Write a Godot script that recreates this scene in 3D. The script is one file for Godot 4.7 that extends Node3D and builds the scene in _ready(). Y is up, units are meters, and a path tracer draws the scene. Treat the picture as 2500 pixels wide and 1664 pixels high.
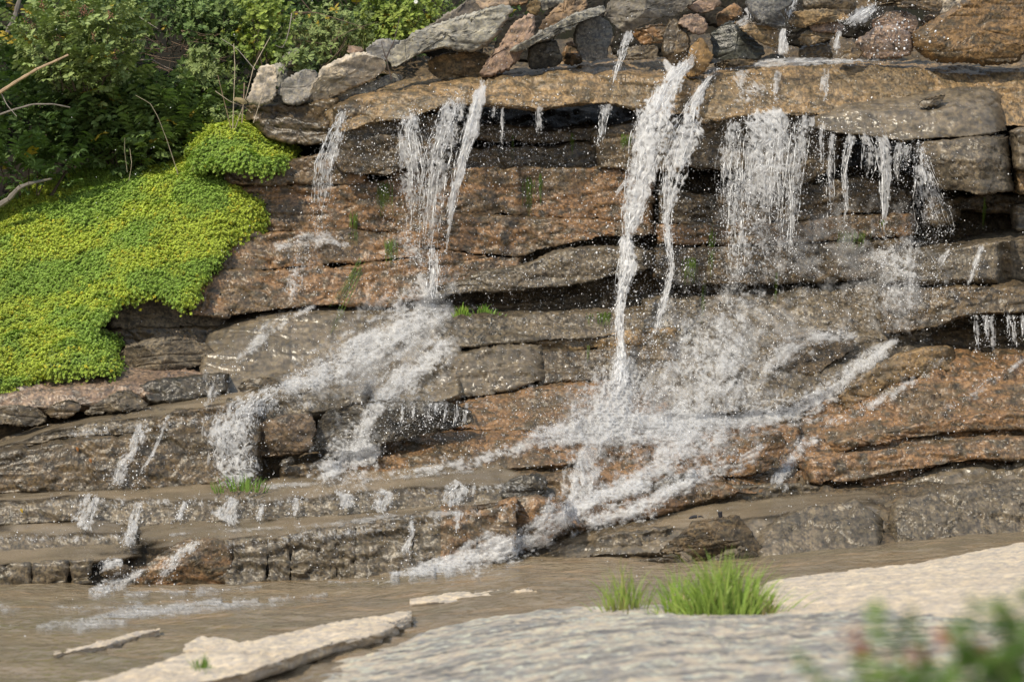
extends Node3D
# A rock terrace with falling water. Pixels of the 2500 x 1664 photograph plus a distance give the traced outlines their places.

const FOCAL := 7089.0
const EYE := Vector3(0, 1.65, 0)
const CELL := 8
const DW := 325
const DH := 220

var rng := RandomNumberGenerator.new()
var na := FastNoiseLite.new()
var nb := FastNoiseLite.new()
var nc := FastNoiseLite.new()
var nf := FastNoiseLite.new()
var nr := FastNoiseLite.new()
var mats := {}
var near := PackedFloat32Array()      # distance of the nearest rock per 8-pixel cell: where water, moss and drops come to lie
var used := {}

func at(x: float, y: float, d: float) -> Vector3:
	return EYE + Vector3((x - 1250.0) * d / FOCAL, (832.0 - y) * d / FOCAL, -d)

func noise_of(seed_: int, kind: int, freq: float, oct: int) -> FastNoiseLite:
	var n := FastNoiseLite.new()
	n.seed = seed_
	n.noise_type = kind
	n.frequency = freq
	n.fractal_octaves = oct
	if oct < 2:
		n.fractal_type = FastNoiseLite.FRACTAL_NONE
	return n

func numbered(called: String) -> String:
	var k: int = used.get(called, 0)
	used[called] = k + 1
	return called if k == 0 else "%s_%03d" % [called, k]

func tag(o: Node, label: String, category := "", group := "", kind := "") -> void:
	if label: o.set_meta("label", label)
	if category: o.set_meta("category", category)
	if group: o.set_meta("group", group)
	if kind: o.set_meta("kind", kind)

func put(called: String, m: Mesh, mat: Material, where := Vector3.ZERO, parent: Node = null) -> MeshInstance3D:
	var o := MeshInstance3D.new()
	o.mesh = m
	o.material_override = mat
	o.position = where
	if parent == null:
		o.name = numbered(called)
		add_child(o, true)
	else:
		o.name = called
		parent.add_child(o, true)
	return o

func base(called: String, where := Vector3.ZERO) -> Node3D:
	var o := Node3D.new()
	o.name = numbered(called)
	o.position = where
	add_child(o, true)
	return o

func sm(a: float, b: float, x: float) -> float:
	var t := clampf((x - a) / (b - a), 0.0, 1.0)
	return t * t * (3.0 - 2.0 * t)

func curve_x(c: Array, x: float, at_: int) -> float:
	# c: x, y, x, y ...
	var n := c.size() / 2
	if x <= c[0]: return c[1]
	for i in range(1, n):
		if x <= c[2 * i]:
			var x0: float = c[2 * i - 2]
			var x1: float = c[2 * i]
			return lerpf(c[2 * i - 1], c[2 * i + 1], (x - x0) / maxf(x1 - x0, 0.001))
	return c[2 * n - 1]

# ---- grids ----
func normals_of(P: PackedVector3Array, rows: int, cols: int, wrap: bool) -> PackedVector3Array:
	var N := PackedVector3Array()
	N.resize(rows * cols)
	for i in rows:
		var u := maxi(i - 1, 0) * cols
		var d := mini(i + 1, rows - 1) * cols
		var r := i * cols
		for j in cols:
			var l := j - 1
			var k := j + 1
			if wrap:
				l = (l + cols) % cols
				k = k % cols
			else:
				l = maxi(l, 0)
				k = mini(k, cols - 1)
			N[r + j] = (P[d + j] - P[u + j]).cross(P[r + k] - P[r + l]).normalized()
	return N

func grid_mesh(P: PackedVector3Array, N: PackedVector3Array, C: PackedColorArray, rows: int, cols: int, wrap: bool, cut := 0.0) -> ArrayMesh:
	var I := PackedInt32Array()
	var last := cols if wrap else cols - 1
	for i in rows - 1:
		for j in last:
			var a := i * cols + j
			var b := i * cols + (j + 1) % cols
			var c := a + cols
			var d := b + cols
			if cut > 0.0 and maxf(maxf(C[a].a, C[b].a), maxf(C[c].a, C[d].a)) < cut:
				continue
			I.append(a); I.append(b); I.append(d)
			I.append(a); I.append(d); I.append(c)
	var arr := []
	arr.resize(Mesh.ARRAY_MAX)
	if cut > 0.0:
		# keep only the points in use
		var re := PackedInt32Array()
		re.resize(P.size())
		re.fill(-1)
		var P2 := PackedVector3Array()
		var N2 := PackedVector3Array()
		var C2 := PackedColorArray()
		for k in I.size():
			var v := I[k]
			if re[v] < 0:
				re[v] = P2.size()
				P2.append(P[v]); N2.append(N[v]); C2.append(C[v])
			I[k] = re[v]
		P = P2; N = N2; C = C2
	if I.is_empty(): return null
	arr[Mesh.ARRAY_VERTEX] = P
	arr[Mesh.ARRAY_NORMAL] = N
	arr[Mesh.ARRAY_COLOR] = C
	arr[Mesh.ARRAY_INDEX] = I
	var m := ArrayMesh.new()
	m.add_surface_from_arrays(Mesh.PRIMITIVE_TRIANGLES, arr)
	return m

func see(p: Vector3) -> void:
	var d := EYE.z - p.z
	if d < 1.0: return
	var cx := int((1250.0 + p.x * FOCAL / d + 50.0) / CELL)
	var cy := int((832.0 - (p.y - EYE.y) * FOCAL / d + 40.0) / CELL)
	if cx < 0 or cy < 0 or cx >= DW or cy >= DH: return
	var k := cy * DW + cx
	if d < near[k]: near[k] = d

func depth_at(x: float, y: float) -> float:
	var cx := clampi(int((x + 50.0) / CELL), 1, DW - 2)
	var cy := clampi(int((y + 40.0) / CELL), 1, DH - 2)
	var s := 0.0
	var n := 0
	for j in range(-1, 2):
		for i in range(-1, 2):
			var v := near[(cy + j) * DW + cx + i]
			if v < 90.0:
				s += v
				n += 1
	return s / n if n else 20.0

# ---- stone ----
# the colour of a stone at p: two tones in layers, blots of a third
func stone_colour(p: Vector3, pal: Array, seed_: float) -> Color:
	var q := p + Vector3(seed_ * 3.7, seed_ * 1.3, seed_ * 2.1)
	var a := na.get_noise_3d(q.x * 1.1, q.y * 3.2, q.z * 1.1)
	var b := nb.get_noise_3d(q.x * 3.0, q.y * 5.5, q.z * 3.0)
	var f := nf.get_noise_3d(p.x, p.y, p.z)
	var st := na.get_noise_3d(q.x * 9.0, q.y * 0.7, 3.0)
	var c: Color = (pal[0] as Color).lerp(pal[1], sm(-0.28, 0.3, a + 0.35 * b + 0.2 * st))
	c = c.lerp(pal[2], sm(0.02, 0.42, b + 0.35 * f - 0.2 * a) * 0.85)
	var k := 1.0 + 0.34 * f + 0.1 * b
	return Color(c.r * k, c.g * k, c.b * k)

func roughen(P: PackedVector3Array, rows: int, cols: int, wrap: bool, amp: float, seed_: float, lo_row := 0, hi_row := 99999, blocky := 1.0) -> void:
	var N := normals_of(P, rows, cols, wrap)
	for i in rows:
		if i < lo_row or i > hi_row: continue
		for j in cols:
			var k := i * cols + j
			var p := P[k]
			var q := p + Vector3(seed_, seed_ * 0.7, -seed_)
			var h := 0.020 * na.get_noise_3d(q.x * 1.6, q.y * 3.4, q.z * 1.6)
			h += 0.010 * nb.get_noise_3d(q.x * 1.3, q.y * 4.0, q.z * 1.3)
			h += blocky * 0.011 * nc.get_noise_3d(q.x * 0.8, q.y * 1.9, q.z * 0.8)
			h += 0.0042 * nf.get_noise_3d(q.x * 0.55, q.y * 0.8, q.z * 0.55)
			var r := absf(nr.get_noise_3d(q.x * 0.9, q.y * 4.5, q.z * 0.9))
			h -= 0.013 * (1.0 - sm(0.0, 0.09, r))
			var w := absf(nr.get_noise_3d(q.x * 2.2, q.y * 0.5 + 7.0, q.z * 2.2))
			h -= blocky * 0.009 * (1.0 - sm(0.0, 0.045, w))
			P[k] = p + N[k] * (h * amp)

# weathered bedrock: long drawn patches, crusts of lichen with a crisp edge
func crust_colour(p: Vector3, pal: Array, seed_: float) -> Color:
	var u := p.x * 0.95 + p.z * 0.3
	var v := p.z * 0.95 - p.x * 0.3
	if pal.size() > 3:
		u *= 1.7
		v *= 1.9
	var a := na.get_noise_3d(u * 0.9, v * 1.5, seed_)
	var b := nb.get_noise_3d(u * 1.1, v * 2.0, seed_ + 4.0)
	var e := nb.get_noise_3d(u * 2.6, v * 4.0, seed_ + 9.0)
	var f := nf.get_noise_3d(u * 0.8, p.y, v * 1.3)
	var c: Color = (pal[0] as Color).lerp(pal[1], sm(-0.12, 0.16, a + 0.5 * b + 0.2 * f))
	c = c.lerp(pal[2], sm(0.16, 0.24, b * 0.6 + e * 0.6 + 0.3 * f - 0.2 * a))
	if pal.size() > 3: c = c.lerp(pal[3], sm(0.2, 0.3, na.get_noise_3d(u * 1.6, v * 4.0, seed_ + 19.0) + 0.25 * f))
	var k := 1.0 + 0.16 * f
	return Color(c.r * k, c.g * k, c.b * k)

func paint(P: PackedVector3Array, pal: Array, seed_: float, crust := false) -> PackedColorArray:
	var C := PackedColorArray()
	C.resize(P.size())
	for k in P.size():
		C[k] = crust_colour(P[k], pal, seed_) if crust else stone_colour(P[k], pal, seed_)
	return C

func local(P: PackedVector3Array) -> Vector3:
	# moves the points round their middle foot and says where that is
	var lo := P[0]
	var hi := P[0]
	for p in P:
		lo = lo.min(p)
		hi = hi.max(p)
	var c := Vector3((lo.x + hi.x) / 2, lo.y, (lo.z + hi.z) / 2)
	for k in P.size():
		P[k] -= c
	return c

# A ledge or step: lines from its back or top edge down its face, each a list of x, y, distance triples; rounded where they meet, rough, closed at the back.
# how: round (rows blurred), amp, back, step
func ledge_points(lines: Array, how: Dictionary) -> Array:
	var step: float = how.get("step", 0.0125)
	var x0 := 1e9
	var x1 := -1e9
	for l in lines:
		x0 = minf(x0, l[0])
		x1 = maxf(x1, l[l.size() - 3])
	var seed_: float = how.get("seed", 1.0)
	var jag: float = how.get("jag", 1.0)
	var dmean: float = lines[0][2]
	var cols := clampi(int((x1 - x0) * dmean / FOCAL / step), 6, 620)
	# the columns of every line
	var L := []
	for l in lines:
		var row := PackedVector3Array()
		var n: int = l.size() / 3
		var s := 0
		for j in cols:
			var t := float(j) / (cols - 1)
			var x := lerpf(l[0], l[3 * n - 3], t)
			while s < n - 2 and x > l[3 * s + 3]: s += 1
			var u := clampf((x - l[3 * s]) / maxf(l[3 * s + 3] - l[3 * s], 0.001), 0.0, 1.0)
			var y := lerpf(l[3 * s + 1], l[3 * s + 4], u)
			var d := lerpf(l[3 * s + 2], l[3 * s + 5], u)
			y += jag * (3.2 * na.get_noise_2d(x * 0.012 + seed_ * 9.0, L.size() * 7.0) + 2.0 * nb.get_noise_2d(x * 0.03, seed_ * 5.0 + L.size()))
			row.append(Vector3(x, y, d))
		L.append(row)
	var rows_px := []
	for k in L.size() - 1:
		var far := 0.0
		for j in range(0, cols, maxi(1, cols / 12)):
			var a: Vector3 = L[k][j]
			var b: Vector3 = L[k + 1][j]
			far = maxf(far, at(a.x, a.y, a.z).distance_to(at(b.x, b.y, b.z)))
		var n := clampi(int(far / step), 2, 160)
		for i in n:
			var row := PackedVector3Array()
			row.resize(cols)
			for j in cols:
				row[j] = (L[k][j] as Vector3).lerp(L[k + 1][j], float(i) / n)
			rows_px.append(row)
	rows_px.append(L[L.size() - 1])
	# back edges: the same line farther off
	var back: float = how.get("back", 0.5)
	var head := []
	var foot := []
	for s in [1.0, 0.6, 0.3, 0.12, 0.04]:
		var r0 := PackedVector3Array()
		for j in cols:
			r0.append((L[0][j] as Vector3) + Vector3(0, 0, back * s))
		head.append(r0)
	for s in [0.04, 0.12, 0.3, 0.6, 1.0]:
		var r1 := PackedVector3Array()
		for j in cols:
			r1.append((L[L.size() - 1][j] as Vector3) + Vector3(0, how.get("sink", 16.0) * minf(s * 2.5, 1.0), back * s * (0.35 if how.get("sink", 16.0) > 0.0 else 1.0)))
		foot.append(r1)
	var all := head + rows_px + foot
	var rows := all.size()
	var P := PackedVector3Array()
	P.resize(rows * cols)
	var side: float = how.get("side", 0.25)
	var edge: int = how.get("edge", 3)
	for i in rows:
		for j in cols:
			var q: Vector3 = all[i][j]
			var e := mini(j, cols - 1 - j)
			if e < edge:
				var s := 1.0 - float(e) / edge
				q.z += side * (1.0 - sqrt(maxf(0.0, 1.0 - s * s)))
			P[i * cols + j] = at(q.x, q.y, q.z)
	var soft: int = how.get("round", 3)
	for pass_ in soft:
		var Q := P.duplicate()
		for i in range(1, rows - 1):
			for j in cols:
				Q[i * cols + j] = (P[(i - 1) * cols + j] + P[i * cols + j] * 2.0 + P[(i + 1) * cols + j]) * 0.25
		P = Q
	roughen(P, rows, cols, false, how.get("amp", 1.0), seed_, 3, rows - 4, how.get("blocky", 1.0))
	return [P, rows, cols]

func ledge(called: String, label: String, lines: Array, pal: Array, how := {}) -> MeshInstance3D:
	how["seed"] = how.get("seed", float(used.size() % 50) * 0.37 + float(label.length()) * 0.11)
	var g := ledge_points(lines, how)
	var P: PackedVector3Array = g[0]
	var C := paint(P, pal, how["seed"], how.get("mat", "wet") == "pale")
	for p in P: see(p)
	var where := local(P)
	var N := normals_of(P, g[1], g[2], false)
	var m := grid_mesh(P, N, C, g[1], g[2], false)
	var o := put(called, m, mats[how.get("mat", "wet")], where)
	tag(o, label, how.get("category", "rock"), how.get("group", ""), how.get("kind", ""))
	return o

# two edge lines (x, y pairs) and distances left and right make a slab with a face
func slab(called: String, label: String, top: Array, bottom: Array, d0: float, d1: float, pal: Array, how := {}) -> MeshInstance3D:
	var lean: float = how.get("lean", 0.0)
	var tuck: float = how.get("tuck", 0.0)
	var tread: float = how.get("tread", 0.0)
	var lines := []
	var x0: float = top[0]
	var x1: float = top[top.size() - 2]
	if tread > 0.0:
		var b := []
		for i in range(0, top.size(), 2):
			b.append_array([top[i], top[i + 1], lerpf(d0, d1, (top[i] - x0) / (x1 - x0)) + tread])
		lines.append(b)
	var a := []
	var drop: float = how.get("drop", 0.0 if tread > 0.0 else -5.0)
	for i in range(0, top.size(), 2):
		a.append_array([top[i], top[i + 1] + drop, lerpf(d0, d1, (top[i] - x0) / (x1 - x0))])
	lines.append(a)
	var c := []
	for i in range(0, bottom.size(), 2):
		c.append_array([bottom[i], bottom[i + 1] + how.get("gap", 4.0), lerpf(d0, d1, (bottom[i] - x0) / (x1 - x0)) - lean])
	lines.append(c)
	if tuck > 0.0:
		var e := []
		for i in range(0, bottom.size(), 2):
			e.append_array([bottom[i], bottom[i + 1] - how.get("rise", 2.0), lerpf(d0, d1, (bottom[i] - x0) / (x1 - x0)) - lean + tuck])
		lines.append(e)
		how["sink"] = how.get("sink", 0.0)
	return ledge(called, label, lines, pal, how)

# A loose stone: the outline traced from the front, bulging towards the viewer and cut by a few planes, closed behind.
func stone(called: String, label: String, poly: Array, d: float, pal: Array, how := {}) -> MeshInstance3D:
	var n := poly.size() / 2
	var pts := PackedVector2Array()
	for i in n:
		pts.append(Vector2(poly[2 * i], poly[2 * i + 1]))
	var area := 0.0
	for i in n:
		area += pts[i].cross(pts[(i + 1) % n])
	if area > 0.0: pts.reverse()      # y runs down: this makes the order run counter-clockwise to the eye
	# one round of corner cutting, then even spacing
	var cutp := PackedVector2Array()
	var ck: float = how.get("corner", 0.16)
	for i in n:
		var p := pts[i]
		cutp.append(p.lerp(pts[(i + n - 1) % n], ck))
		cutp.append(p.lerp(pts[(i + 1) % n], ck))
	var total := 0.0
	for i in cutp.size():
		total += cutp[i].distance_to(cutp[(i + 1) % cutp.size()])
	var seed_: float = how.get("seed", float(used.get(called, 0)) * 1.37 + 0.5)
	var step_px := 4.2 * 20.0 / d
	var cols := clampi(int(total / step_px), 28, 420)
	var ring := PackedVector2Array()
	var i0 := 0
	var run := 0.0
	var seg := cutp[0].distance_to(cutp[1])
	for j in cols:
		var want := total * j / cols
		while want > run + seg:
			run += seg
			i0 += 1
			seg = cutp[i0 % cutp.size()].distance_to(cutp[(i0 + 1) % cutp.size()])
		var p := cutp[i0 % cutp.size()].lerp(cutp[(i0 + 1) % cutp.size()], (want - run) / maxf(seg, 0.001))
		ring.append(p + Vector2(nb.get_noise_2d(p.x * 0.05, p.y * 0.05 + seed_), nb.get_noise_2d(p.x * 0.05 + 50.0, p.y * 0.05 + seed_)) * 4.0 * how.get("jag", 1.0))
	var mid := Vector2.ZERO
	var lo := ring[0]
	var hi := ring[0]
	for p in ring:
		mid += p / cols
		lo = lo.min(p)
		hi = hi.max(p)
	if how.has("mid"): mid = Vector2(how["mid"][0], how["mid"][1])
	var size := minf(hi.x - lo.x, hi.y - lo.y) * d / FOCAL
	var thick: float = how.get("thick", 0.42) * size
	var rows_f := clampi(int(maxf(hi.x - lo.x, hi.y - lo.y) * 0.5 / step_px), 6, 46)
	var radii := PackedFloat32Array()
	for i in rows_f + 1:
		radii.append(sin(PI / 2 * float(i) / rows_f) if i < rows_f else 1.0)
	rng.seed = int(seed_ * 1000.0) + 77 + called.hash() % 1000
	var cuts := []
	for k in how.get("cuts", 6):
		var ang: float = TAU * k / 6.0 + rng.randf_range(-0.5, 0.5)
		var tilt := rng.randf_range(0.25, 1.0)
		cuts.append([Vector2(cos(ang), sin(ang)) * tilt, rng.randf_range(0.62, 1.02)])
	cuts.append([Vector2(rng.randf_range(-0.2, 0.2), rng.randf_range(-0.25, 0.15)), rng.randf_range(0.55, 0.8)])
	var tip: Array = how.get("tip", [0.0, 0.0])     # how much the left and the top lean back
	var back := 4
	var rows := rows_f + 1 + back
	var P := PackedVector3Array()
	P.resize(rows * cols)
	var pw: float = how.get("power", 2.6)
	for i in rows:
		var r := 0.0
		var behind := i > rows_f
		if not behind: r = radii[i]
		else: r = [0.97, 0.8, 0.45, 0.0][i - rows_f - 1]
		for j in cols:
			var q := mid.lerp(ring[j], r)
			var h := pow(maxf(0.0, 1.0 - pow(r, pw)), 1.0 / pw)
			if not behind:
				var v := (q - mid) * d / FOCAL / size * 2.0
				for c in cuts:
					h = minf(h, (c[1] as float) - v.dot(c[0]) * 0.62)
				h = maxf(h, -0.15)
				h *= thick
				h += (tip[0] * (q.x - mid.x) + tip[1] * (q.y - mid.y)) * d / FOCAL
			else:
				h = -h * thick * 0.9 + (tip[0] * (q.x - mid.x) + tip[1] * (q.y - mid.y)) * d / FOCAL * (1.0 if i == rows_f + 1 else 0.6)
			P[i * cols + j] = at(q.x, q.y, d - h)
	roughen(P, rows, cols, true, how.get("amp", 0.55), seed_ + 20.0, 1, rows_f)
	for i in rows_f + 1:
		for j in cols: see(P[i * cols + j])
	var C := paint(P, pal, seed_)
	var where := local(P)
	var N := normals_of(P, rows, cols, true)
	for j in cols:
		N[j] = Vector3(0, 0.1, 1).normalized()
	var m := grid_mesh(P, N, C, rows, cols, true)
	var o := put(called, m, mats[how.get("mat", "damp")], where)
	tag(o, label, how.get("category", "rock"), how.get("group", ""), how.get("kind", ""))
	return o

# ---- materials ----
func grain_image(size: int, seed_: int, dark: float, freq: float) -> Image:
	var n1 := noise_of(seed_, FastNoiseLite.TYPE_CELLULAR, freq, 1)
	n1.cellular_return_type = FastNoiseLite.RETURN_CELL_VALUE
	var i1 := n1.get_seamless_image(size, size)
	var n2 := noise_of(seed_ + 1, FastNoiseLite.TYPE_SIMPLEX_SMOOTH, freq * 0.22, 4)
	var i2 := n2.get_seamless_image(size, size)
	var n3 := noise_of(seed_ + 2, FastNoiseLite.TYPE_VALUE, freq * 2.4, 2)
	var i3 := n3.get_seamless_image(size, size)
	var out := Image.create(size, size, false, Image.FORMAT_RGB8)
	for y in size:
		for x in size:
			var a := i1.get_pixel(x, y).r
			var b := i2.get_pixel(x, y).r
			var c := i3.get_pixel(x, y).r
			var k := a * 0.55 + b * 0.12 + c * 0.45
			var v := lerpf(dark, 1.0, sm(0.22, 0.85, k))
			var w := (a - 0.5) * 0.10
			out.set_pixel(x, y, Color(v + w * 0.4, v, v - w))
	return out

func bump_image(size: int, seed_: int, freq: float, oct: int) -> Image:
	var n := noise_of(seed_, FastNoiseLite.TYPE_SIMPLEX_SMOOTH, freq, oct)
	var a := n.get_seamless_image(size, size)
	a.convert(Image.FORMAT_RGB8)
	return a

func stone_material(grain: Texture2D, bump: Texture2D, rough: float, scale: float, relief: float, spec := 0.5) -> StandardMaterial3D:
	var m := StandardMaterial3D.new()
	m.vertex_color_use_as_albedo = true
	m.albedo_texture = grain
	m.uv1_triplanar = true
	m.uv1_world_triplanar = true
	m.uv1_scale = Vector3.ONE * scale
	m.roughness = rough
	m.metallic_specular = spec
	m.heightmap_enabled = true
	m.heightmap_texture = bump
	m.heightmap_scale = relief
	return m

func plain_material(col: Color, rough: float, spec := 0.5) -> StandardMaterial3D:
	var m := StandardMaterial3D.new()
	m.albedo_color = col.linear_to_srgb()
	m.roughness = rough
	m.metallic_specular = spec
	return m

func make_materials() -> void:
	na = noise_of(11, FastNoiseLite.TYPE_SIMPLEX_SMOOTH, 1.0, 3)
	nb = noise_of(23, FastNoiseLite.TYPE_SIMPLEX_SMOOTH, 3.0, 2)
	nc = noise_of(37, FastNoiseLite.TYPE_CELLULAR, 6.0, 1)
	nc.cellular_return_type = FastNoiseLite.RETURN_CELL_VALUE
	nc.domain_warp_enabled = true
	nc.domain_warp_amplitude = 0.12
	nc.domain_warp_frequency = 4.0
	nf = noise_of(41, FastNoiseLite.TYPE_SIMPLEX_SMOOTH, 22.0, 2)
	nr = noise_of(53, FastNoiseLite.TYPE_SIMPLEX_SMOOTH, 1.3, 1)
	var grain := ImageTexture.create_from_image(grain_image(512, 5, 0.60, 0.12))
	var fine := ImageTexture.create_from_image(grain_image(512, 9, 0.80, 0.10))
	var bump := ImageTexture.create_from_image(bump_image(512, 3, 0.045, 4))
	mats["wet"] = stone_material(grain, bump, 0.40, 1.15, 0.5, 0.45)
	mats["film"] = stone_material(fine, bump, 0.33, 1.0, 0.35, 0.5)
	mats["damp"] = stone_material(grain, bump, 0.6, 1.3, 0.5, 0.4)
	mats["half"] = stone_material(grain, bump, 0.46, 1.3, 0.6, 0.45)
	mats["dry"] = stone_material(fine, bump, 0.9, 1.3, 0.5, 0.3)
	mats["pale"] = stone_material(fine, bump, 0.8, 0.8, 0.22, 0.3)
	var w := StandardMaterial3D.new()
	w.vertex_color_use_as_albedo = true
	w.transparency = BaseMaterial3D.TRANSPARENCY_ALPHA
	w.roughness = 0.35
	w.metallic_specular = 0.5
	w.backlight_enabled = true
	w.backlight = Color(1, 1, 1)
	mats["white_water"] = w
	var dr := StandardMaterial3D.new()
	dr.vertex_color_use_as_albedo = true
	dr.roughness = 0.12
	dr.metallic_specular = 0.7
	mats["drop"] = dr
	var ripple := ImageTexture.create_from_image(bump_image(512, 77, 0.02, 4))
	var wa := StandardMaterial3D.new()
	wa.vertex_color_use_as_albedo = true
	wa.roughness = 0.1
	wa.metallic_specular = 0.5
	wa.uv1_triplanar = true
	wa.uv1_world_triplanar = true
	wa.uv1_scale = Vector3(0.9, 1.0, 1.6)
	wa.heightmap_enabled = true
	wa.heightmap_texture = ripple
	wa.heightmap_scale = 1.3
	mats["stream"] = wa
	var fw := StandardMaterial3D.new()
	fw.vertex_color_use_as_albedo = true
	fw.transparency = BaseMaterial3D.TRANSPARENCY_ALPHA
	fw.roughness = 0.27
	fw.metallic_specular = 0.6
	mats["film_water"] = fw
	var le := StandardMaterial3D.new()
	le.vertex_color_use_as_albedo = true
	le.roughness = 0.5
	le.metallic_specular = 0.35
	le.cull_mode = BaseMaterial3D.CULL_DISABLED
	le.backlight_enabled = true
	le.backlight = Color(0.55, 0.6, 0.35)
	mats["leaf"] = le
	var st := StandardMaterial3D.new()
	st.vertex_color_use_as_albedo = true
	st.roughness = 0.85
	mats["stem"] = st

func _ready() -> void:
	# camera
	var cam := Camera3D.new()
	cam.name = "camera"
	cam.position = EYE
	cam.keep_aspect = Camera3D.KEEP_HEIGHT
	cam.near = 0.5
	cam.far = 400.0
	var lens := CameraAttributesPhysical.new()
	lens.frustum_focal_length = 102.3
	lens.frustum_focus_distance = 19.3
	lens.frustum_near = 0.5
	lens.frustum_far = 400.0
	lens.exposure_aperture = 2.8
	cam.attributes = lens
	cam.fov = rad_to_deg(2.0 * atan(832.0 / FOCAL))
	add_child(cam)
	# sky, exposure
	var env := Environment.new()
	var sky := Sky.new()
	var sm_ := ProceduralSkyMaterial.new()
	sm_.sky_top_color = Color(0.53, 0.58, 0.645)
	sm_.sky_horizon_color = Color(0.85, 0.835, 0.80)
	sm_.sky_curve = 0.12
	sm_.sky_energy_multiplier = 1.35
	sm_.ground_bottom_color = Color(0.22, 0.2, 0.16)
	sm_.ground_horizon_color = Color(0.5, 0.5, 0.46)
	sky.sky_material = sm_
	env.background_mode = Environment.BG_SKY
	env.sky = sky
	env.tonemap_mode = Environment.TONE_MAPPER_LINEAR
	env.tonemap_exposure = 1.25
	env.sdfgi_enabled = true
	env.ssao_enabled = true
	env.ssil_enabled = true
	var we := WorldEnvironment.new()
	we.name = "world_environment"
	we.environment = env
	add_child(we)
	# sun: high, from the left and a little from behind the viewer
	var sun := DirectionalLight3D.new()
	sun.name = "sun"
	sun.light_energy = 1.15
	sun.light_color = Color(1.0, 0.95, 0.86)
	sun.light_angular_distance = 0.5
	sun.shadow_enabled = true
	add_child(sun)
	sun.look_at_from_position(Vector3(-0.60, 1.0, 0.80) * 10.0, Vector3.ZERO)
	# the place
	near.resize(DW * DH)
	near.fill(99.0)
	make_materials()
	land()
	ledges()
	boulders()
	bank()
	water()
	plants()
	small_things()

func tones(a: Color, b: Color, c: Color) -> Array:
	return [a, b, c]

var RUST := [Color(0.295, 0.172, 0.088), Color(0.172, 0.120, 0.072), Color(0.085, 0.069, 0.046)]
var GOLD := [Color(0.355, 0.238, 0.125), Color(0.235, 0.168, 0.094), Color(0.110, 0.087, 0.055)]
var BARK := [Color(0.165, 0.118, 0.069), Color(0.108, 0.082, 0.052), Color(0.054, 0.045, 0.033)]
var MUD := [Color(0.205, 0.164, 0.115), Color(0.145, 0.118, 0.083), Color(0.088, 0.073, 0.054)]
var DARK := [Color(0.105, 0.086, 0.062), Color(0.068, 0.058, 0.043), Color(0.038, 0.034, 0.028)]
var SLATE := [Color(0.37, 0.345, 0.290), Color(0.25, 0.236, 0.202), Color(0.130, 0.123, 0.106)]
var TAN := [Color(0.62, 0.53, 0.42), Color(0.44, 0.38, 0.31), Color(0.23, 0.206, 0.173)]
var ROSE := [Color(0.35, 0.245, 0.18), Color(0.26, 0.183, 0.14), Color(0.135, 0.104, 0.082)]
var PALE := [Color(0.62, 0.52, 0.405), Color(0.56, 0.465, 0.36), Color(0.47, 0.405, 0.33)]
var LICHEN := [Color(0.46, 0.395, 0.32), Color(0.27, 0.252, 0.230), Color(0.47, 0.465, 0.39), Color(0.17, 0.160, 0.148)]

func land() -> void:
	# the hill behind everything and the rock mass under the ledges
	var hill := []
	for r in [[2600.0, 20.0], [760.0, 20.4], [420.0, 21.6], [200.0, 22.4], [-200.0, 23.2], [-900.0, 25.0], [-1500.0, 40.0]]:
		var row := []
		for k in 13:
			var x := -3000.0 + k * 708.0
			row.append_array([x, r[0] + 40.0 * sin(k * 1.7), r[1] + (0.5 if x < 600.0 else 1.6)])
		hill.push_front(row)
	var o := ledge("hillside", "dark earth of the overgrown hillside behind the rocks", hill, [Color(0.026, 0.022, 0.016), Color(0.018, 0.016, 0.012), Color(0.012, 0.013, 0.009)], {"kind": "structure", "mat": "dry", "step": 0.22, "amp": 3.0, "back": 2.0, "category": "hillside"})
	near.fill(99.0)
	var rock := [
		[520, 250, 22.4, 1200, 100, 22.4, 3150, 40, 22.4],
		[420, 300, 21.3, 1200, 225, 21.6, 3150, 210, 21.6],
		[380, 460, 20.45, 1200, 430, 20.6, 3150, 450, 20.7],
		[330, 750, 20.1, 1200, 720, 20.2, 3150, 720, 20.2],
		[-560, 960, 19.7, 600, 930, 19.6, 1700, 1000, 19.4, 3150, 950, 19.6],
		[-560, 1200, 18.9, 900, 1150, 18.8, 1700, 1150, 18.7, 3150, 1150, 18.6],
		[-560, 1330, 18.3, 900, 1300, 18.3, 1700, 1250, 18.2, 3150, 1210, 18.2],
		[-560, 1460, 17.7, 900, 1440, 17.7, 1700, 1380, 17.7, 3150, 1320, 17.7]]
	ledge("cliff", "dark wet rock mass at the back of the ledges", rock, BARK, {"kind": "structure", "mat": "damp", "step": 0.03, "amp": 1.6, "round": 4, "back": 0.8, "category": "cliff"})

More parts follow.
